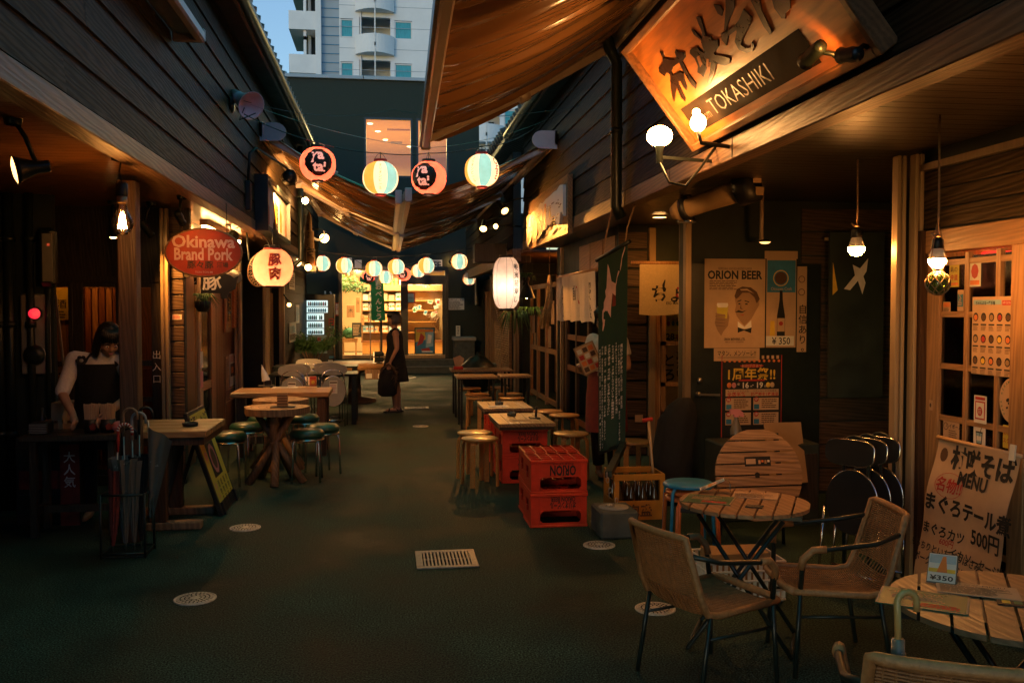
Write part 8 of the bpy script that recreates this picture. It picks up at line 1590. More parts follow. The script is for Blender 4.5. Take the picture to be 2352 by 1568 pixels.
def slat_round(label, o, R_, z, n, T=None, stand=True, mt=SLATW, name='slatted_table', rot=0.0):
    t = thing(name, label, 'table', (o[0], o[1], 0) if T is None else o); TT = T if T is not None else MT((o[0], o[1], z)) @ MX.Rotation(rot, 4, 'Z')
    m = MB(); pit = 2*R_/n
    for i in range(n):
        y0 = -R_+i*pit+.005; y1 = -R_+(i+1)*pit-.005; P = []
        for k in range(7): y = y0+(y1-y0)*k/6; P.append((max(.02, (R_*R_-min(R_*R_, y*y))**.5), y))
        pts = P+[(-x, y) for x, y in P[::-1]]; m.prism(pts, -.018, 0, mt, TT)
    m.build('slats', t)
    for x in (-.16, .16): m = MB(); m.box(x-.015, x+.015, -R_*.9, R_*.9, -.04, -.019, BLACKM, TT); m.build('batten', t)
    if stand:
        for s in (-1, 1):
            m = MB(); m.tube([TT @ V((s*.2, -.2, -.04)), TT @ V((s*.2, .24, -z+.01)), TT @ V((s*.2, .24, -z+.008))], .011, BLACKM, 8); m.tube([TT @ V((s*.17, .2, -.04)), TT @ V((s*.17, -.24, -z+.01))], .011, BLACKM, 8); m.build('leg', t)
        for x, y in ((.2, .24), (.17, -.24)): m = MB(); m.tube([TT @ V((-x, y, -z+.011)), TT @ V((x, y, -z+.011))], .011, BLACKM, 8); m.build('foot_bar', t)
    return t
slat_round('round slatted wooden table with menus before the leaning disc', (1.74, 4.30), .315, .70, 8, mt=SLATY, rot=RAD(62))
dc = PX(1744, 1090, Y=5.95); Td = FR(dc, (1, .04, 0), (0, .22, 1)); t = slat_round('folded round slatted tabletop standing on edge like a disc', dc+V((0, 0, -.31)), .315, 0, 8, T=Td, stand=False, name='folded_slatted_table')
m = MB(); T = Td; m.quad(-.10, .09, .06, .125, .002, INK, T); m.quad(-.09, -.02, .075, .11, .003, PAPT, T)
for k in range(4): m.quad(.0+.022*k, .016+.022*k, .075+.01*(k % 2), .1, .003, (PAPT, INKO, CARD, PAPW)[k], T)
m.poly([(-.03, -.02), (.0, -.02), (.003, .01), (-.015, .02), (-.032, .01)], .002, INK, T); m.build('label_plate', t);
for s_1 in (-1, 1): m = MB(); m.tube([dc+V((s_1*.2, .06, -.1)), dc+V((s_1*.22, .10, -.31)), (dc.x+s_1*.24, 6.08, .0)], .012, BLACKM, 8); m.build('leg', t)
def flat_menu(name, label, px, py, w, h, a, mt, z, deco):
    p = PX(px, py, Z=z); m = MB(); T = FU((p.x, p.y, z), a); m.box(-w/2, w/2, -h/2, h/2, 0, .003, mt, T); deco(m, T); m.single(name, label, 'menu', (p.x, p.y, z))
def green_deco(m, T, w, h):
    for a in ((-w/2, w/2, -h/2, -h/2+.006), (-w/2, w/2, h/2-.006, h/2), (-w/2, -w/2+.006, -h/2, h/2), (w/2-.006, w/2, -h/2, h/2)): m.quad(*a, .0036, PAPT, T)
    m.text('OKINAWA', .035, PAPT, T, -w*.1, h*.25, z=.0038); m.lines(-w*.35, w*.3, -h*.1, h*.15, 4, .008, PAPT, T, .0038, 2); m.lines(-w*.1, w*.42, -h*.4, -h*.2, 4, .011, INKR, T, .0038, 5, .1)
flat_menu('menu_card', 'green laminated menu on the slatted table before the leaning disc', 1628, 1147, .24, .20, RAD(-30), PAPG, .7015, lambda m, T: green_deco(m, T, .24, .20))
flat_menu('menu_card', 'cream menu sheet on the slatted table before the leaning disc', 1735, 1138, .22, .15, RAD(-25), PAPT, .7015, lambda m, T: (m.text('MENU', .03, INKB, T, 0, .05, z=.0038), m.lines(-.1, .1, -.065, .03, 7, .006, INKB, T, .0038, 4)))
flat_menu('menu_card', 'small dark card on the slatted table before the leaning disc', 1733, 1163, .08, .06, RAD(-30), INK, .7015, lambda m, T: m.lines(-.035, .035, -.02, .02, 3, .004, PAPT, T, .0038))
def card_stand(px, py, z, label, s=1., a=.5):
    p = PX(px, py, Z=z); t = thing('card_stand', label, 'card stand', p); T = MT(p) @ MX.Rotation(a, 4, 'Z') @ MX.Scale(s, 4); m = MB()
    L = [(-.12, .004), (-.118, .008), (.05, .085), (.072, .082), (.085, .06), (.085, .004)]
    for (x0, z0), (x1, z1) in zip(L, L[1:]): m.add([T @ V(q) for q in ((x0, -.055, z0), (x1, -.055, z1), (x1, .055, z1), (x0, .055, z0))], [(0, 1, 2, 3)], VINYL)
    m.build('holder', t); m = MB(); sl = V((.168, 0, .077)).normalized(); T2 = T @ FR((-.118, .0, .0095), (0, -1, 0), sl); m.quad(-.052, .052, .0, .18, .001, PAPW, T2); m.poly([(-.05, .12), (.05, .12), (.05, .175), (-.05, .175)], .0018, INKLB, T2); m.poly([(-.02, .06), (.0, .165), (.012, .165), (.02, .06)], .0022, INKO, T2); m.quad(-.05, .05, .06, .085, .002, INKY, T2); m.text('¥350', .042, INK, T2, 0, .026, w=.02, z=.002); m.build('card', t)
card_stand(1648, 1128, .7035, 'clear acrylic card stand on the slatted table before the leaning disc', .75, -.3)
m = MB(); c = V((1.98, 5.0, 0));
for i in range(14):
    for s in (-1, 1): x = c.x-.22+.44*i/13; m.box(x-.009, x+.009, c.y+s*.15-.004, c.y+s*.15+.004, .02, .24, WHITEP)
for j in range(10):
    for s in (-1, 1): y = c.y-.14+.28*j/9; m.box(c.x+s*.225-.004, c.x+s*.225+.004, y-.009, y+.009, .02, .24, WHITEP)
for z in (.02, .075, .13, .185, .235):
    m.tube([c+V((-.228, -.155, z)), c+V((.228, -.155, z)), c+V((.228, .155, z)), c+V((-.228, .155, z))], .007, WHITEP, 6, closed=True)
m.box(c.x-.22, c.x+.22, c.y-.15, c.y+.15, .008, .016, WHITEP); m.box(c.x-.18, c.x+.16, c.y-.1, c.y+.1, .03, .27, CARD); m.single('laundry_basket', 'white slotted basket holding a carton behind the slatted table legs', 'basket', c)
p = PX(1690, 1010, Y=6.9); t = thing('spray_bottle', 'white spray bottle standing before the festival poster', 'spray bottle', (p.x, 6.9, .62)); zb = PX(1690, 1015, Y=6.9).z; T = MT((p.x, 6.9, zb)); m = MB(); m.lathe([(.001, 0), (.045, 0), (.048, .02), (.048, .1), (.03, .15), (.018, .18), (.016, .2)], VINYL, 18, T); m.build('bottle', t); m = MB(); m.box(-.018, .018, -.015, .015, .2, .225, INKP, T); m.prism([(-.05, .225), (.06, .2), (.055, .235), (.02, .262), (-.05, .262)], -.014, .014, INKP, T @ FR((0, 0, 0), (1, 0, 0), (0, 0, 1))); m.build('trigger', t)
m = MB(); m.box(2.55, 3.35, 6.75, 7.15, .0, zb, DARKV, ch=.01); m.box(2.57, 3.33, 6.742, 6.75, .08, zb-.08, DOORB); m.single('dark_cabinet', 'low dark cabinet under the spray bottle behind the leaning disc', 'cabinet', (2.95, 6.95, 0))
p = PX(1800, 1005, Y=6.75); m = MB(); T = FR(p, (1, .2, -.03), (-.05, .25, 1)); m.box(-.17, .17, -.35, .12, 0, .008, CARD, T); m.single('cardboard_sheet', 'tan cardboard sheet leaning behind the slatted disc', 'cardboard')
def wicker_chair(label, o, rz, name='wicker_chair'):
    t = thing(name, label, 'chair', o, 'wicker cafe chairs', rz)          # faces local +X
    m = MB(); w = .235
    def frame_pt(s): return [(.24, s*w, .425), (-.12, s*w, .405), (-.19, s*w, .42), (-.225, s*w*.98, .50), (-.30, s*w*.9, .78)]
    L, Rr = frame_pt(1), frame_pt(-1); top = [(-.305-.03*sin(a), w*.9*cos(a), .785+.0*sin(a)) for a in [pi*i/10 for i in range(11)]]
    m.tube(L[:-1]+top+Rr[:-1][::-1], .017, WICKERD, 8); m.tube([(.24, w, .425), (.265, w*.6, .425), (.265, -w*.6, .425), (.24, -w, .425)], .02, WICKERD, 8)
    m.build('frame', t, True)
    m = MB()                                                               # woven cords, seat then back
    def side(u): P = [V(q) for q in L]; seg = [0, .36, .45, .56, 1.0];
    path = [V(q) for q in L]; ln = [(path[i+1]-path[i]).length for i in range(4)]; tot = sum(ln); N_ = 78
    for i in range(N_):
        d_ = tot*(i+.5)/N_; k = 0
        while k < 3 and d_ > ln[k]: d_ -= ln[k]; k += 1
        p = path[k].lerp(path[k+1], min(1, d_/ln[k])); sag = V((-.035, 0, 0)) if k == 3 else V((0, 0, -.025)); b = [p, p.lerp(V((p.x, 0, p.z)), .5)+sag*.8, V((p.x, 0, p.z))+sag, p.lerp(V((p.x, 0, p.z)), .5)+sag*.8]; b[3].y *= -1; q = V((p.x, -p.y, p.z)); m.tube(b+[q], .0042, WICKER, 4, cap=False)
    for y in [-.2+.4*j/12 for j in range(13)]:
        f = 1-(y/w)**2; m.tube([V((q.x, y*(abs(q.y)/w), q.z))+(V((0, 0, -.025*f)) if i < 3 else V((-.035*f, 0, 0))) for i, q in enumerate(path)], .0034, WICKER, 4, cap=False)
    m.build('weave', t, True)
    H_ = .64
    for s in (1, -1): m = MB(); m.tube([(-.275, s*w*.93, .70), (-.14, s*(w+.03), .665), (.08, s*(w+.035), H_), (.16, s*(w+.03), H_-.005), (.205, s*(w+.02), H_-.05), (.21, s*w, .44)], .013, BLACKM, 8); m.build('arm_rail', t, True)
    for s in (1, -1): m = MB(); m.tube([(.10, s*(w+.035), H_), (.16, s*(w+.03), H_-.004), (.206, s*(w+.022), H_-.05), (.212, s*(w+.01), .54)], .0185, WICKERD, 8); m.build('arm_wrap', t, True)
    for x, e in ((.21, .235), (-.17, -.24)):
        for s in (1, -1): q = MB(); q.tube([(x, s*w, .43 if x > 0 else .42), (e, s*(w+.01), .005)], .012, BLACKM, 8); q.build('leg', t, True)
    for s in (1, -1): m = MB(); m.tube([(.215, s*w, .30), (-.19, s*w, .30)], .008, BLACKM, 6); m.build('stretcher', t, True)
    return t
w1 = wicker_chair('wicker armchair seen from behind, in front of the slatted table', V((1.40, 3.88, 0)), RAD(20)); w1.scale = (.9,)*3
dup(w1, (2.04, 4.02, 0), RAD(172), 'wicker armchair facing the back of the other one across the slatted table', 'wicker cafe chairs', .92)
dup(w1, (1.51, 2.30, 0), RAD(65), 'wicker armchair with a pale handled umbrella hooked on its back', 'wicker cafe chairs')
for i in range(3):
    x = PX(1935, 1145, Y=5.1).x+.06+.115*i; o = V((x, 5.1+.06*i, .0)); lab = ('nearest of three folded black chairs with chrome rims standing by the double rail', 'middle of three folded black chairs by the double rail', 'last of three folded black chairs, against the double rail')[i]
    t = thing('folding_chair', lab, 'chair', o, 'folded black chairs by the rail', RAD(-58)); m = MB()
    P = [(.165*cos(a), .19*sin(a)) for a in [2*pi*k/32 for k in range(32)]]; T = TR(0, 0, .50) @ FR((0, 0, 0), (1, 0, 0), (0, .05, 1)); m.prism(P, -.012, .012, BLACKP, T); m.tube([T @ V((x_, y_, 0)) for x_, y_ in P], .0065, CHROME, 6, closed=True); m.build('seat', t, True)
    m = MB(); P = [(math.copysign(abs(cos(a))**.55, cos(a))*.155, math.copysign(abs(sin(a))**.6, sin(a))*.075) for a in [2*pi*k/32 for k in range(32)]]; T = TR(0, -.03, .80) @ FR((0, 0, 0), (1, 0, 0), (0, .1, 1)); m.prism(P, -.012, .012, BLACKP, T); m.tube([T @ V((x_, y_, 0)) for x_, y_ in P], .006, CHROME, 6, closed=True); m.build('backrest', t, True)
    m = MB(); m.tube([(-.08, .06, .01), (-.08, .04, .72)]+[(-.08*cos(a), .03, .80+.09*sin(a)) for a in [pi*k/8 for k in range(9)]]+[(.08, .04, .72), (.08, .06, .01)], .011, BLACKM, 8); m.tube([(-.19, -.05, .01), (-.18, .0, .45), (.18, .0, .45), (.19, -.05, .01)], .010, CHROME, 8); m.tube([(-.19, -.045, .08), (.19, -.045, .08)], .008, CHROME, 6); m.build('frame', t, True)
def menu_banner():
    a = V((2.985, 4.85, .06)); tl = V((3.11, 4.87, .92)); tr = V((3.11, 4.19, .915)); t = thing('menu_banner', 'tan hand written menu banner leaning on the lattice door', 'menu banner', a); T = FR(a, (0, -1, 0), tl-a); W_, H_ = .68, (tl-a).length
    f = lambda x, y: T @ V((x+.02*(y/H_), y, .012*sin(x*9+y*4)+.008*sin(y*14)))
    m = MB(); m.sheet(14, 18, lambda u, v: f(W_*u, H_*v), PAPT, .003); g_ = lambda x, y: f(x, y)+T.col[2].to_3d()*.003
    for s, h, x, y, mt, w in (('村咲そば', .135, .40, .76, INK, .04), ('MENU', .10, .36, .655, INK, .04), ('名物!!', .085, .17, .60, INKR, .02), ('まぐろテール煮', .105, .37, .49, INK, .035), ('500円', .105, .53, .375, INK, .025), ('まぐろカツ', .07, .18, .34, INK, .025), ('600円', .045, .22, .29, INKR, .01), ('イカソーセージ炒', .062, .5, .25, INK, .02), ('600円', .05, .58, .19, INKR, .01), ('もっちりといちごのはさみ', .05, .22, .235, INK, .018), ('ポーク卵おにぎり', .055, .2, .165, INK, .02), ('350円', .07, .5, .12, INKR, .015)): m.text(s, h, mt, None, x, y+.02, w=w, fn=g_)
    m.add([g_(.065+.03*cos(i*.52), .78+.04*sin(i*.52)) for i in range(12)], [tuple(range(12))], INKB)
    for k in range(28): a0, a1 = 2*pi*k/28, 2*pi*(k+1)/28; m.add([g_(.17+r*cos(q), .62+r*.62*sin(q)) for q, r in ((a0, .115), (a1, .115), (a1, .111), (a0, .111))], [(0, 1, 2, 3)], INKR)
    m.build('sheet', t); m = MB(); m.tube([f(-.01, H_), f(W_+.01, H_)], .012, PAPT, 8); m.build('top_hem', t); m = MB(); m.box(-.02, .02, -.03, .05, .006, .014, PAPW, FR(f(W_-.04, H_), (0, -1, 0), (.1, .2, 1))); m.build('tape', t)
menu_banner()
slat_round('round slatted wooden table beside the chair with the hooked umbrella', (2.0, 2.68), .375, .70, 8, mt=SLATY, rot=RAD(58))
flat_menu('menu_card', 'green laminated menu on the slatted table beside the hooked umbrella', 2120, 1378, .27, .20, RAD(-36), PAPG, .7015, lambda m, T: green_deco(m, T, .27, .20))
flat_menu('menu_card', 'cream menu sheet on the slatted table beside the hooked umbrella', 2245, 1356, .25, .14, RAD(-30), PAPT, .705, lambda m, T: (m.text('ドリンク MENU', .026, INKB, T, 0, .048, z=.0038), m.lines(-.115, .115, -.06, .03, 8, .005, INKB, T, .0038, 4)))
flat_menu('menu_card', 'small dark photo card on the slatted table beside the hooked umbrella', 2325, 1385, .09, .06, RAD(-30), INK, .7015, lambda m, T: (m.quad(-.03, -.005, -.015, .02, .0036, INKY, T), m.quad(.005, .03, -.015, .02, .0036, INKGN, T)))
card_stand(2165, 1325, .7015, 'clear acrylic card stand priced 350 on the slatted table beside the hooked umbrella', .85, -2.2+pi)
p = PX(2053, 1440, Y=2.16); p = V((1.272, 2.13, .80)); t = thing('umbrella', 'folded umbrella with a pale hook handle hung on the corner wicker chair', 'umbrella', p); m = MB(); YH_ = mat('pale_handle', (.45, .30, .11), rough=.35, var=.1)
zt_ = PX(2052, 1360, Y=2.13).z; m.tube([p+V((0, 0, .0)), V((p.x-.004, p.y, zt_-.028))]+[V((p.x+.022-.026*cos(a), p.y, zt_-.028+.028*sin(a))) for a in [pi*i/8 for i in range(9)]]+[V((p.x+.049, p.y, zt_-.05))], .0085, YH_, 10); m.build('handle', t)
m = MB(); m.lathe([(.009, .02), (.016, .018), (.017, -.02), (.022, -.03), (.028, -.08), (.04, -.13), (.035, -.2), (.03, -.5)], VINYL, 14, MT(p)); m.tube([p+V((.02*cos(i*.8), .02*sin(i*.8), -.02-.004*i)) for i in range(14)], .004, PAPT, 5); m.build('canopy', t)
def poster(px0, py0, px1, py1, mt, label, deco, dz=.0, Y=YA-.047, name='wall_poster', cat='poster'):
    a = PX(px0, py1, Y=Y); b = PX(px1, py0, Y=Y); T = FF((a.x, Y-dz, a.z)); w, h = b.x-a.x, b.z-a.z; m = MB(); m.box(0, w, 0, h, 0, .002, mt, T); deco(m, T, w, h, .003); return m.single(name, label, cat)
def orion(m, T, w, h, z):
    m.text('REFRESHING AND RICH-BODIED FLAVOR', .03, INKB, T, w*.5, h*.89, wid=w*.55, z=z); m.text('ORION BEER', .10, INK, T, w*.5, h*.82, w=.035, wid=w*.9, z=z); m.lines(w*.08, w*.55, h*.65, h*.76, 6, .006, INKB, T, z, 3, .15); m.text('ORION BREWERIES, LTD.', .03, INK, T, w*.5, h*.095, w=.02, wid=w*.35, z=z); m.text('NAGO CITY, OKINAWA', .02, INKB, T, w*.5, h*.065, wid=w*.3, z=z)
    S = lambda P, mt, k=0: m.poly([(w*x, h*y) for x, y in P], z+.0006*k, mt, T)
    FL_ = mat('poster_flesh', (.34, .20, .11), rough=.75, var=.1) if 'poster_flesh' not in MATS else MATS['poster_flesh']
    S([(.50, .60), (.53, .66), (.62, .69), (.75, .68), (.85, .63), (.90, .56), (.90, .48), (.85, .42), (.78, .33), (.66, .25), (.60, .29), (.53, .36), (.50, .42), (.52, .48), (.50, .54)], FL_); S([(.49, .58), (.53, .66), (.62, .69), (.76, .68), (.86, .63), (.91, .55), (.86, .50), (.82, .57), (.74, .62), (.62, .62), (.56, .57), (.52, .55)], INKB, 1); S([(.58, .66), (.70, .665), (.82, .61), (.70, .645), (.60, .645)], PAPT, 2)
    S([(.54, .525), (.61, .545), (.60, .53), (.54, .515)], INK, 1); S([(.66, .535), (.74, .52), (.73, .51), (.66, .525)], INK, 1); S([(.555, .50), (.59, .505), (.59, .49), (.56, .488)], INK, 1); S([(.67, .50), (.71, .50), (.71, .485), (.67, .487)], INK, 1); S([(.60, .50), (.585, .44), (.63, .435), (.62, .445), (.605, .45)], INKB, 1); S([(.50, .40), (.56, .425), (.62, .41), (.70, .425), (.62, .395), (.55, .40)], INK, 1); S([(.58, .375), (.66, .375), (.63, .365)], INKR, 1)
    S([(.55, .30), (.60, .27), (.66, .235), (.77, .31), (.78, .22), (.66, .215), (.55, .22)], INKW, 1); S([(.55, .235), (.55, .17), (.65, .195), (.77, .165), (.78, .23), (.66, .205)], INK, 2)
    S([(.19, .34), (.17, .28), (.22, .19), (.28, .135), (.31, .18), (.39, .25), (.41, .35), (.38, .41), (.28, .42), (.2, .40)], FL_); S([(.21, .33), (.20, .48), (.39, .48), (.37, .33)], PAPY, 1); S([(.20, .48), (.21, .505), (.38, .505), (.39, .48), (.37, .455), (.22, .455)], INKW, 2)
    for k in range(4): S([(.18, .39-.035*k), (.34, .375-.035*k), (.345, .35-.035*k), (.19, .36-.035*k)], FL_, 3+k); S([(.18, .36-.035*k), (.34, .348-.035*k), (.34, .345-.035*k), (.18, .356-.035*k)], INKB, 5+k)
poster(1617, 595, 1758, 799, PAPT, 'tan beer poster lettered ORION BEER with a man and a glass', orion)
def bott(m, T, w, h, z):
    m.quad(w*.02, w*.98, h*.62, h*.98, z, INKBL, T); m.quad(w*.02, w*.98, h*.18, h*.62, z, PAPT, T); m.lathe([(w*.26, 0), (w*.23, 0)], INKY, 24, T @ MT((w*.48, h*.78, z+.0005))); m.lathe([(w*.2, 0), (.001, 0)], INKB, 24, T @ MT((w*.48, h*.78, z+.0004))); m.text('Okinawa Craft', .04, PAPT, T, w*.5, h*.66, wid=w*.7, z=z+.001)
    B = [(.36, .12), (.36, .36), (.41, .46), (.44, .54), (.445, .64), (.54, .64), (.55, .54), (.58, .46), (.63, .36), (.63, .12)]; m.poly([(w*x, h*y) for x, y in B], z+.0012, INK, T); m.quad(w*.37, w*.62, h*.18, h*.33, z+.0018, PAPT, T); m.lathe([(w*.07, 0), (.001, 0)], INKR, 14, T @ MT((w*.495, h*.27, z+.0022))); m.poly([(w*.12, h*.12), (w*.3, h*.12), (w*.28, h*.3), (w*.14, h*.3)], z+.001, INKY, T)
    m.box(w*.0, w*.94, h*.02, h*.13, .002, .0055, PAPW, T); m.text('¥ 350', .085, INK, T, w*.5, h*.075, w=.01, wid=w*.62, z=.0065)
poster(1759, 594, 1829, 798, PAPT, 'beer bottle poster with a price tag of 350 yen', bott)
poster(1829, 612, 1853, 808, PAPT, 'narrow poster with vertical brush characters right of the bottle poster', lambda m, T, w, h, z: (m.text('自信あり。', .085, INK, T, w*.6, h*.56, vert=True, w=.01, z=z), m.quad(0, w, h*.6, h*.98, z, PAPT, T), m.lathe([(w*.35, 0), (w*.28, 0)], INKB, 16, T @ MT((w*.45, h*.85, z+.001))), m.lathe([(w*.35, 0), (w*.28, 0)], INKB, 16, T @ MT((w*.45, h*.7, z+.001)))), .004)
poster(1756, 577, 1832, 594, PAPT, 'tan strip above the beer bottle poster', lambda m, T, w, h, z: None, .003)
poster(1639, 799, 1744, 829, PAPT, 'small tan sign with katakana greeting under the beer poster', lambda m, T, w, h, z: (m.text('マタン、メンソーレ!!', .055, INK, T, w*.5, h*.6, w=.01, wid=w*.84, z=z), m.quad(w*.08, w*.92, h*.26, h*.29, z, INK, T)), .004)
def fest(m, T, w, h, z):
    m.box(-.006, 0, 0, h, 0, .004, INKR, T); m.box(w, w+.006, 0, h, 0, .004, INKR, T); m.quad(0, w, 0, h, z, INK, T)
    for k in range(12): m.quad(w*k/12, w*(k+.5)/12, h*.955, h*.995, z+.0005, PAPT, T); m.lathe([(.012, 0), (.001, 0)], INKO, 10, T @ MT((w*(k+.5)/12, h*.93, z+.0005)))
    m.poly([(w*(.5+.2*cos(i*.4)), h*(.87+.022*sin(i*.4))) for i in range(16)], z+.0008, INKR, T); m.text('おかげさまで', .032, PAPT, T, w*.5, h*.87, w=.01, z=z+.0015); m.text('1周年祭!!', .115, INKY, T, w*.5, h*.77, w=.02, wid=w*.8, z=z+.001); m.quad(w*.28, w*.72, h*.685, h*.705, z+.001, INKR, T)
    m.text('6/', .03, PAPW, T, w*.28, h*.65, w=.01, z=z+.001); m.text('16', .068, PAPW, T, w*.40, h*.635, w=.03, z=z+.001); m.text('・', .05, PAPW, T, w*.52, h*.635, z=z+.001); m.text('19', .068, PAPW, T, w*.64, h*.635, w=.03, z=z+.001); m.text('木', .022, PAPW, T, w*.49, h*.62, z=z+.001); m.text('日', .022, PAPW, T, w*.73, h*.62, z=z+.001)
    for cx, mt in ((.12, INKO), (.2, INKP), (.85, PAPT), (.78, INKY)): m.ball((w*cx, h*.635, z), (.022, .026, .002), mt, 10, T)
    m.quad(w*.06, w*.96, h*.50, h*.585, z+.001, PAPT, T); m.text('オリオンドラフト生', .022, INKB, T, w*.27, h*.565, z=z+.002); m.text('全店半額', .042, INKR, T, w*.24, h*.525, w=.02, z=z+.002); m.text('ハズレなしの大抽選会', .022, INKB, T, w*.72, h*.565, z=z+.002); m.text('抽選券を1枚進呈', .034, INKR, T, w*.72, h*.525, w=.02, z=z+.002)
    for i, (x, y, n_) in enumerate(((.06, .33, '16'), (.53, .33, '17'), (.06, .15, '18'), (.53, .15, '19'))): m.quad(w*x, w*(x+.43), h*y, h*(y+.15), z+.001, PAPT, T); m.lathe([(.022, 0), (.001, 0)], INKR, 14, T @ MT((w*(x+.05), h*(y+.13), z+.0015))); m.text(n_, .03, PAPW, T, w*(x+.05), h*(y+.13), w=.02, z=z+.002); m.lines(w*(x+.14), w*(x+.41), h*(y+.02), h*(y+.14), 5, .008, INKB, T, z+.002, i); m.quad(w*(x+.01), w*(x+.1), h*(y+.01), h*(y+.07), z+.002, INKBL, T)
poster(1657, 815, 1794, 1004, PAPT, 'dark festival poster with yellow title on the black door', fest, .0025)
m = MB(); a = PX(1893, 550, Y=7.4); m.box(a.x, a.x+.36, 7.38, 7.4, a.z-.01, a.z+.015, ALUP); m.single('towel_rail', 'pale rail fixed above the bird mural in the alcove', 'rail')
def dcard(px, py, w, h, mt, label, deco=None, name='door_notice', X=XN+.006, tilt=0):
    p = PX(px, py, X=X); T = FRW(p) @ MX.Rotation(tilt, 4, 'Z'); m = MB(); m.box(-w/2, w/2, -h/2, h/2, 0, .002, mt, T)
    if deco: deco(m, T, w, h, .003)
    return m.single(name, label, 'notice')
dcard(2192, 633, .09, .13, PAPY, 'yellow card with brown characters at the top left of the lattice door', lambda m, T, w, h, z: (m.text('島の', .036, INKB, T, 0, .035, w=.01, z=z), m.text('沖道', .036, INKR, T, 0, -.01, w=.02, z=z), m.quad(-.04, .04, -.055, -.04, z, INKO, T)))
dcard(2240, 627, .10, .15, PAPW, 'white card with a red figure badge at the top of the lattice door', lambda m, T, w, h, z: (m.poly([(.032*cos(i*.785), .01+.042*sin(i*.785)) for i in range(8)], z, INKR, T), m.quad(-.04, .04, -.065, -.04, z, INKO, T)))
dcard(2175, 705, .07, .06, PAPT, 'small tan card below the yellow one on the lattice door', lambda m, T, w, h, z: (m.quad(-.03, .03, .0, .025, z, INKO, T), m.lines(-.03, .03, -.025, -.005, 3, .004, INKB, T, z)))
dcard(2207, 690, .055, .12, PAPT, 'narrow card with yellow edges at the lattice muntin', lambda m, T, w, h, z: (m.quad(-.025, .025, -.035, .035, z, INKBL, T), m.text('S', .05, PAPT, T, 0, .02, z=z+.001), m.lines(-.02, .02, -.03, 0, 3, .005, PAPT, T, z+.001)))
dcard(2186, 782, .16, .30, INKLB, 'pale blue poster of a white bottle behind the left of the lattice door', lambda m, T, w, h, z: (m.poly([(-.01, -.14), (.07, -.14), (.07, .03), (.045, .07), (.04, .12), (.02, .12), (.012, .07), (-.01, .03)], z, PAPW, T), m.text('古泡', .06, INK, T, .03, .02, vert=True, w=.02, z=z+.001), m.text('珍味龍泉', .035, PAPW, T, -.05, .04, vert=True, z=z)), X=XN+.018)
def mgrid(m, T, w, h, z):
    m.quad(-w/2+.01, w*.1, h*.40, h*.46, z, INKLB, T); m.text('ちゃんぷるー選手権', .022, INK, T, -w*.22, h*.42, w=.02, wid=w*.4, z=z+.001); m.quad(w*.12, w*.48, h*.39, h*.45, z, INKR, T); m.text('6月1日(木)~6月16日(木)', .016, PAPW, T, w*.3, h*.42, wid=w*.33, z=z+.001)
    for r in range(3):
        for c in range(6):
            x, y = -w*.42+w*.165*c, h*.24-h*.28*r; m.poly([(x+.022*cos(i*.63), y+.024*sin(i*.63)) for i in range(10)], z, INK, T); m.poly([(x+.016*cos(i*.63), y-.002+.016*sin(i*.63)) for i in range(10)], z+.0006, (INKO, INKB, CARD, INKR, INKB, INKY)[(r*2+c) % 6], T); m.quad(x-.024, x+.024, y-.045, y-.037, z, INK, T); m.lines(x-.022, x+.022, y-.075, y-.048, 4, .003, INKB, T, z, c)
dcard(2288, 772, .40, .42, PAPT, 'large menu sheet with three rows of dishes on the lattice door', mgrid, X=XN-.008)
def park(m, T, w, h, z):
    m.lathe([(.001, 0), (.098, 0)], PAPT, 30, T @ MX.Diagonal((1, 1.2, 1, 1)) @ MT((0, 0, z)));
    s = 'KERAMA SHOTO NATIONAL PARK '
    for i, c in enumerate(s):
        a = RAD(160)-2*pi*i/len(s); r = .082
        if c != ' ': m.text(c, .02, INKGN, T @ MT((r*cos(a), r*1.2*sin(a), 0)) @ MX.Rotation(a-pi/2, 4, 'Z'), 0, 0, w=.01, z=z+.001)
    for x, y, k in ((.0, .05, 1.2), (.02, .04, .8), (-.03, .0, 1), (-.02, -.015, .7), (-.035, -.04, .6), (.015, .02, .6), (.0, -.03, .5)): m.poly([(x+.014*k*cos(i), y+.011*k*sin(i)*(1+.3*sin(i*2))) for i in range(6)], z+.001, INK, T)
    m.text('Tokashiki', .018, INK, T, .03, -.005, z=z+.001); m.text('Since 2014.3.5', .014, INK, T, .02, -.06, z=z+.001)
p = PX(2325, 920, X=XN-.006); m = MB(); T = FRW(p); m.lathe([(.001, 0), (.098, 0), (.098, .0018), (.001, .0018)][::-1], PAPT, 30, T @ MX.Diagonal((1, 1.2, 1, 1))); park(m, T, 0, 0, .0025); m.single('round_sticker', 'oval cream sticker lettered KERAMA SHOTO NATIONAL PARK', 'sticker')
dcard(2252, 940, .105, .15, PAPW, 'white card with a red lantern emblem and ornate border', lambda m, T, w, h, z: (m.quad(-.042, .042, -.055, .045, z, INKR, T), m.quad(-.034, .034, -.047, .037, z+.0006, PAPW, T), m.poly([(.022*cos(i*.6), -.01+.026*sin(i*.6)) for i in range(11)], z+.0012, INKR, T), m.text('酒', .03, PAPW, T, 0, -.01, w=.02, z=z+.002), m.quad(-.042, .042, .052, .068, z, INKR, T)), X=XN-.007)
dcard(2185, 990, .15, .115, PAPT, 'tan highball notice at the lower left of the lattice door', lambda m, T, w, h, z: (m.text('ハイボール', .03, INK, T, .025, .03, w=.015, z=z), m.lathe([(.022, 0), (.018, 0)], INKB, 18, T @ MT((-.048, .025, z))), m.lines(-.02, .065, -.05, .01, 5, .005, INKB, T, z)))
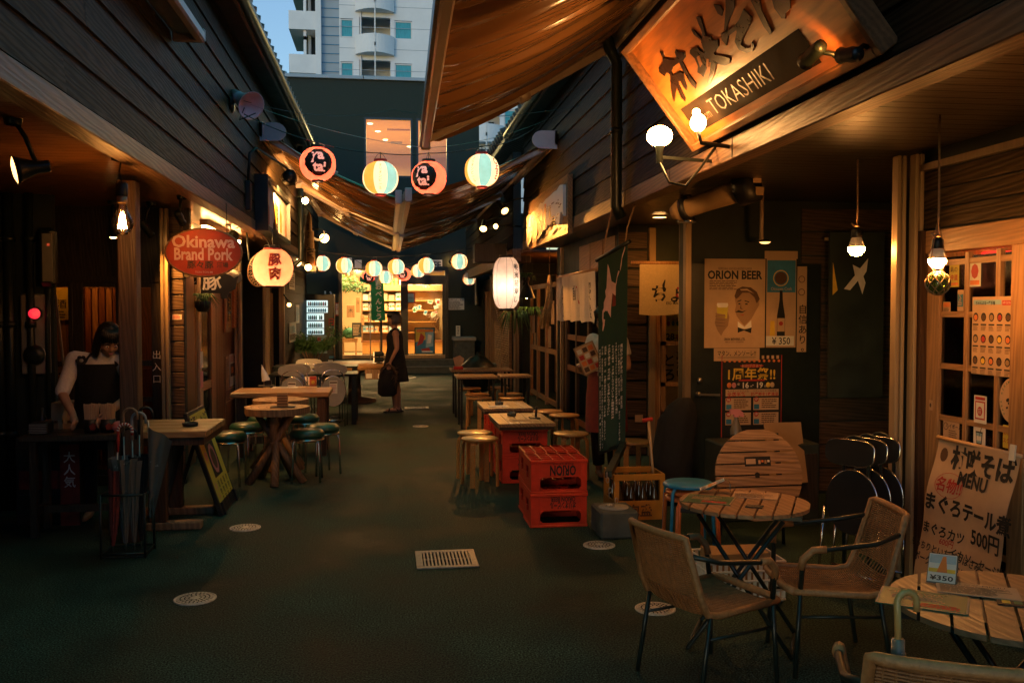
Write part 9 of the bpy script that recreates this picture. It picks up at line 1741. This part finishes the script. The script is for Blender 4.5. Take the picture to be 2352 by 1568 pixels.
dcard(2250, 1003, .10, .125, PAPW, 'white card with a drawn drink glass on the lattice door', lambda m, T, w, h, z: (m.poly([(-.03, .03), (.03, .03), (.022, -.04), (-.022, -.04)], z, INK, T), m.poly([(-.024, .022), (.024, .022), (.018, -.034), (-.018, -.034)], z+.0006, INKLB, T), m.quad(-.02, .02, -.02, .005, z+.0012, PAPW, T), m.tube([T @ V((.0, .0, z)), T @ V((.02, .055, z))], .002, INK, 4)))
dcard(2325, 1005, .14, .12, PAPY, 'yellow scratch lottery notice at the lower right of the lattice door', lambda m, T, w, h, z: (m.text('飲んで当てる', .026, INKR, T, .0, .02, w=.02, z=z), m.text('スクラッチ', .028, INKR, T, .0, -.02, w=.02, z=z)))
dcard(2215, 915, .24, .30, INK, 'black photo poster with a large V behind the lattice', lambda m, T, w, h, z: (m.poly([(-.05, -.05), (.07, -.06), (.06, .07), (.03, .12), (-.01, .11), (-.03, .06)], z, INKB, T), m.text('VE', .10, INKBL, T, -.02, -.06, w=.01, z=z+.001), m.poly([(-.07+.012*(1 if i % 2 else .45)*cos(i*.628+.3), .02+.012*(1 if i % 2 else .45)*sin(i*.628+.3)) for i in range(10)], z, INKY, T)), X=XN+.020)
dcard(2138, 930, .036, .06, PAPT, 'small oval sticker on the left stile of the lattice door', lambda m, T, w, h, z: m.poly([(.01*cos(i), .014*sin(i)) for i in range(6)], z, INKB, T), X=XN-.013)
p = PX(2290, 633, X=3.75); t = thing('paper_lantern', 'red paper lantern glowing inside the shop behind the lattice door', 'lantern', p); m = MB(); m.lathe([(.14*(1-abs(z/.16)**2.4*.75)**.5, z) for z in [-.15+.3*i/14 for i in range(15)]], paper('lantern_deep_red', (.95, .06, .05)), 24, MT(p)); m.build('shade', t); m = MB(); m.ball(p, .035, lamp('red_lantern_bulb', (1, .55, .35), 110), 10); m.build('bulb', t); m = MB(); m.tube([p+V((0, 0, .15)), V((p.x, p.y, ZS))], .005, BLACKM, 5); m.lathe([(.06, -.17), (.06, -.145)], BLACKP, 16, MT(p)); m.build('hanger', t)
p = PX(2335, 660, X=3.9); m = MB(); T = FRW(p); m.box(-.28, .12, -.22, .22, 0, .02, PAPT, T);
for k in range(9): R = random.Random(k); x, y = R.uniform(-.25, .05), R.uniform(-.18, .18); m.tube([T @ V((x+.02*j, y+.02*sin(j*2+k), .022)) for j in range(5)], .003, INK, 4)
m.single('signed_board', 'cream board with scribbled signatures inside behind the lattice door', 'board')
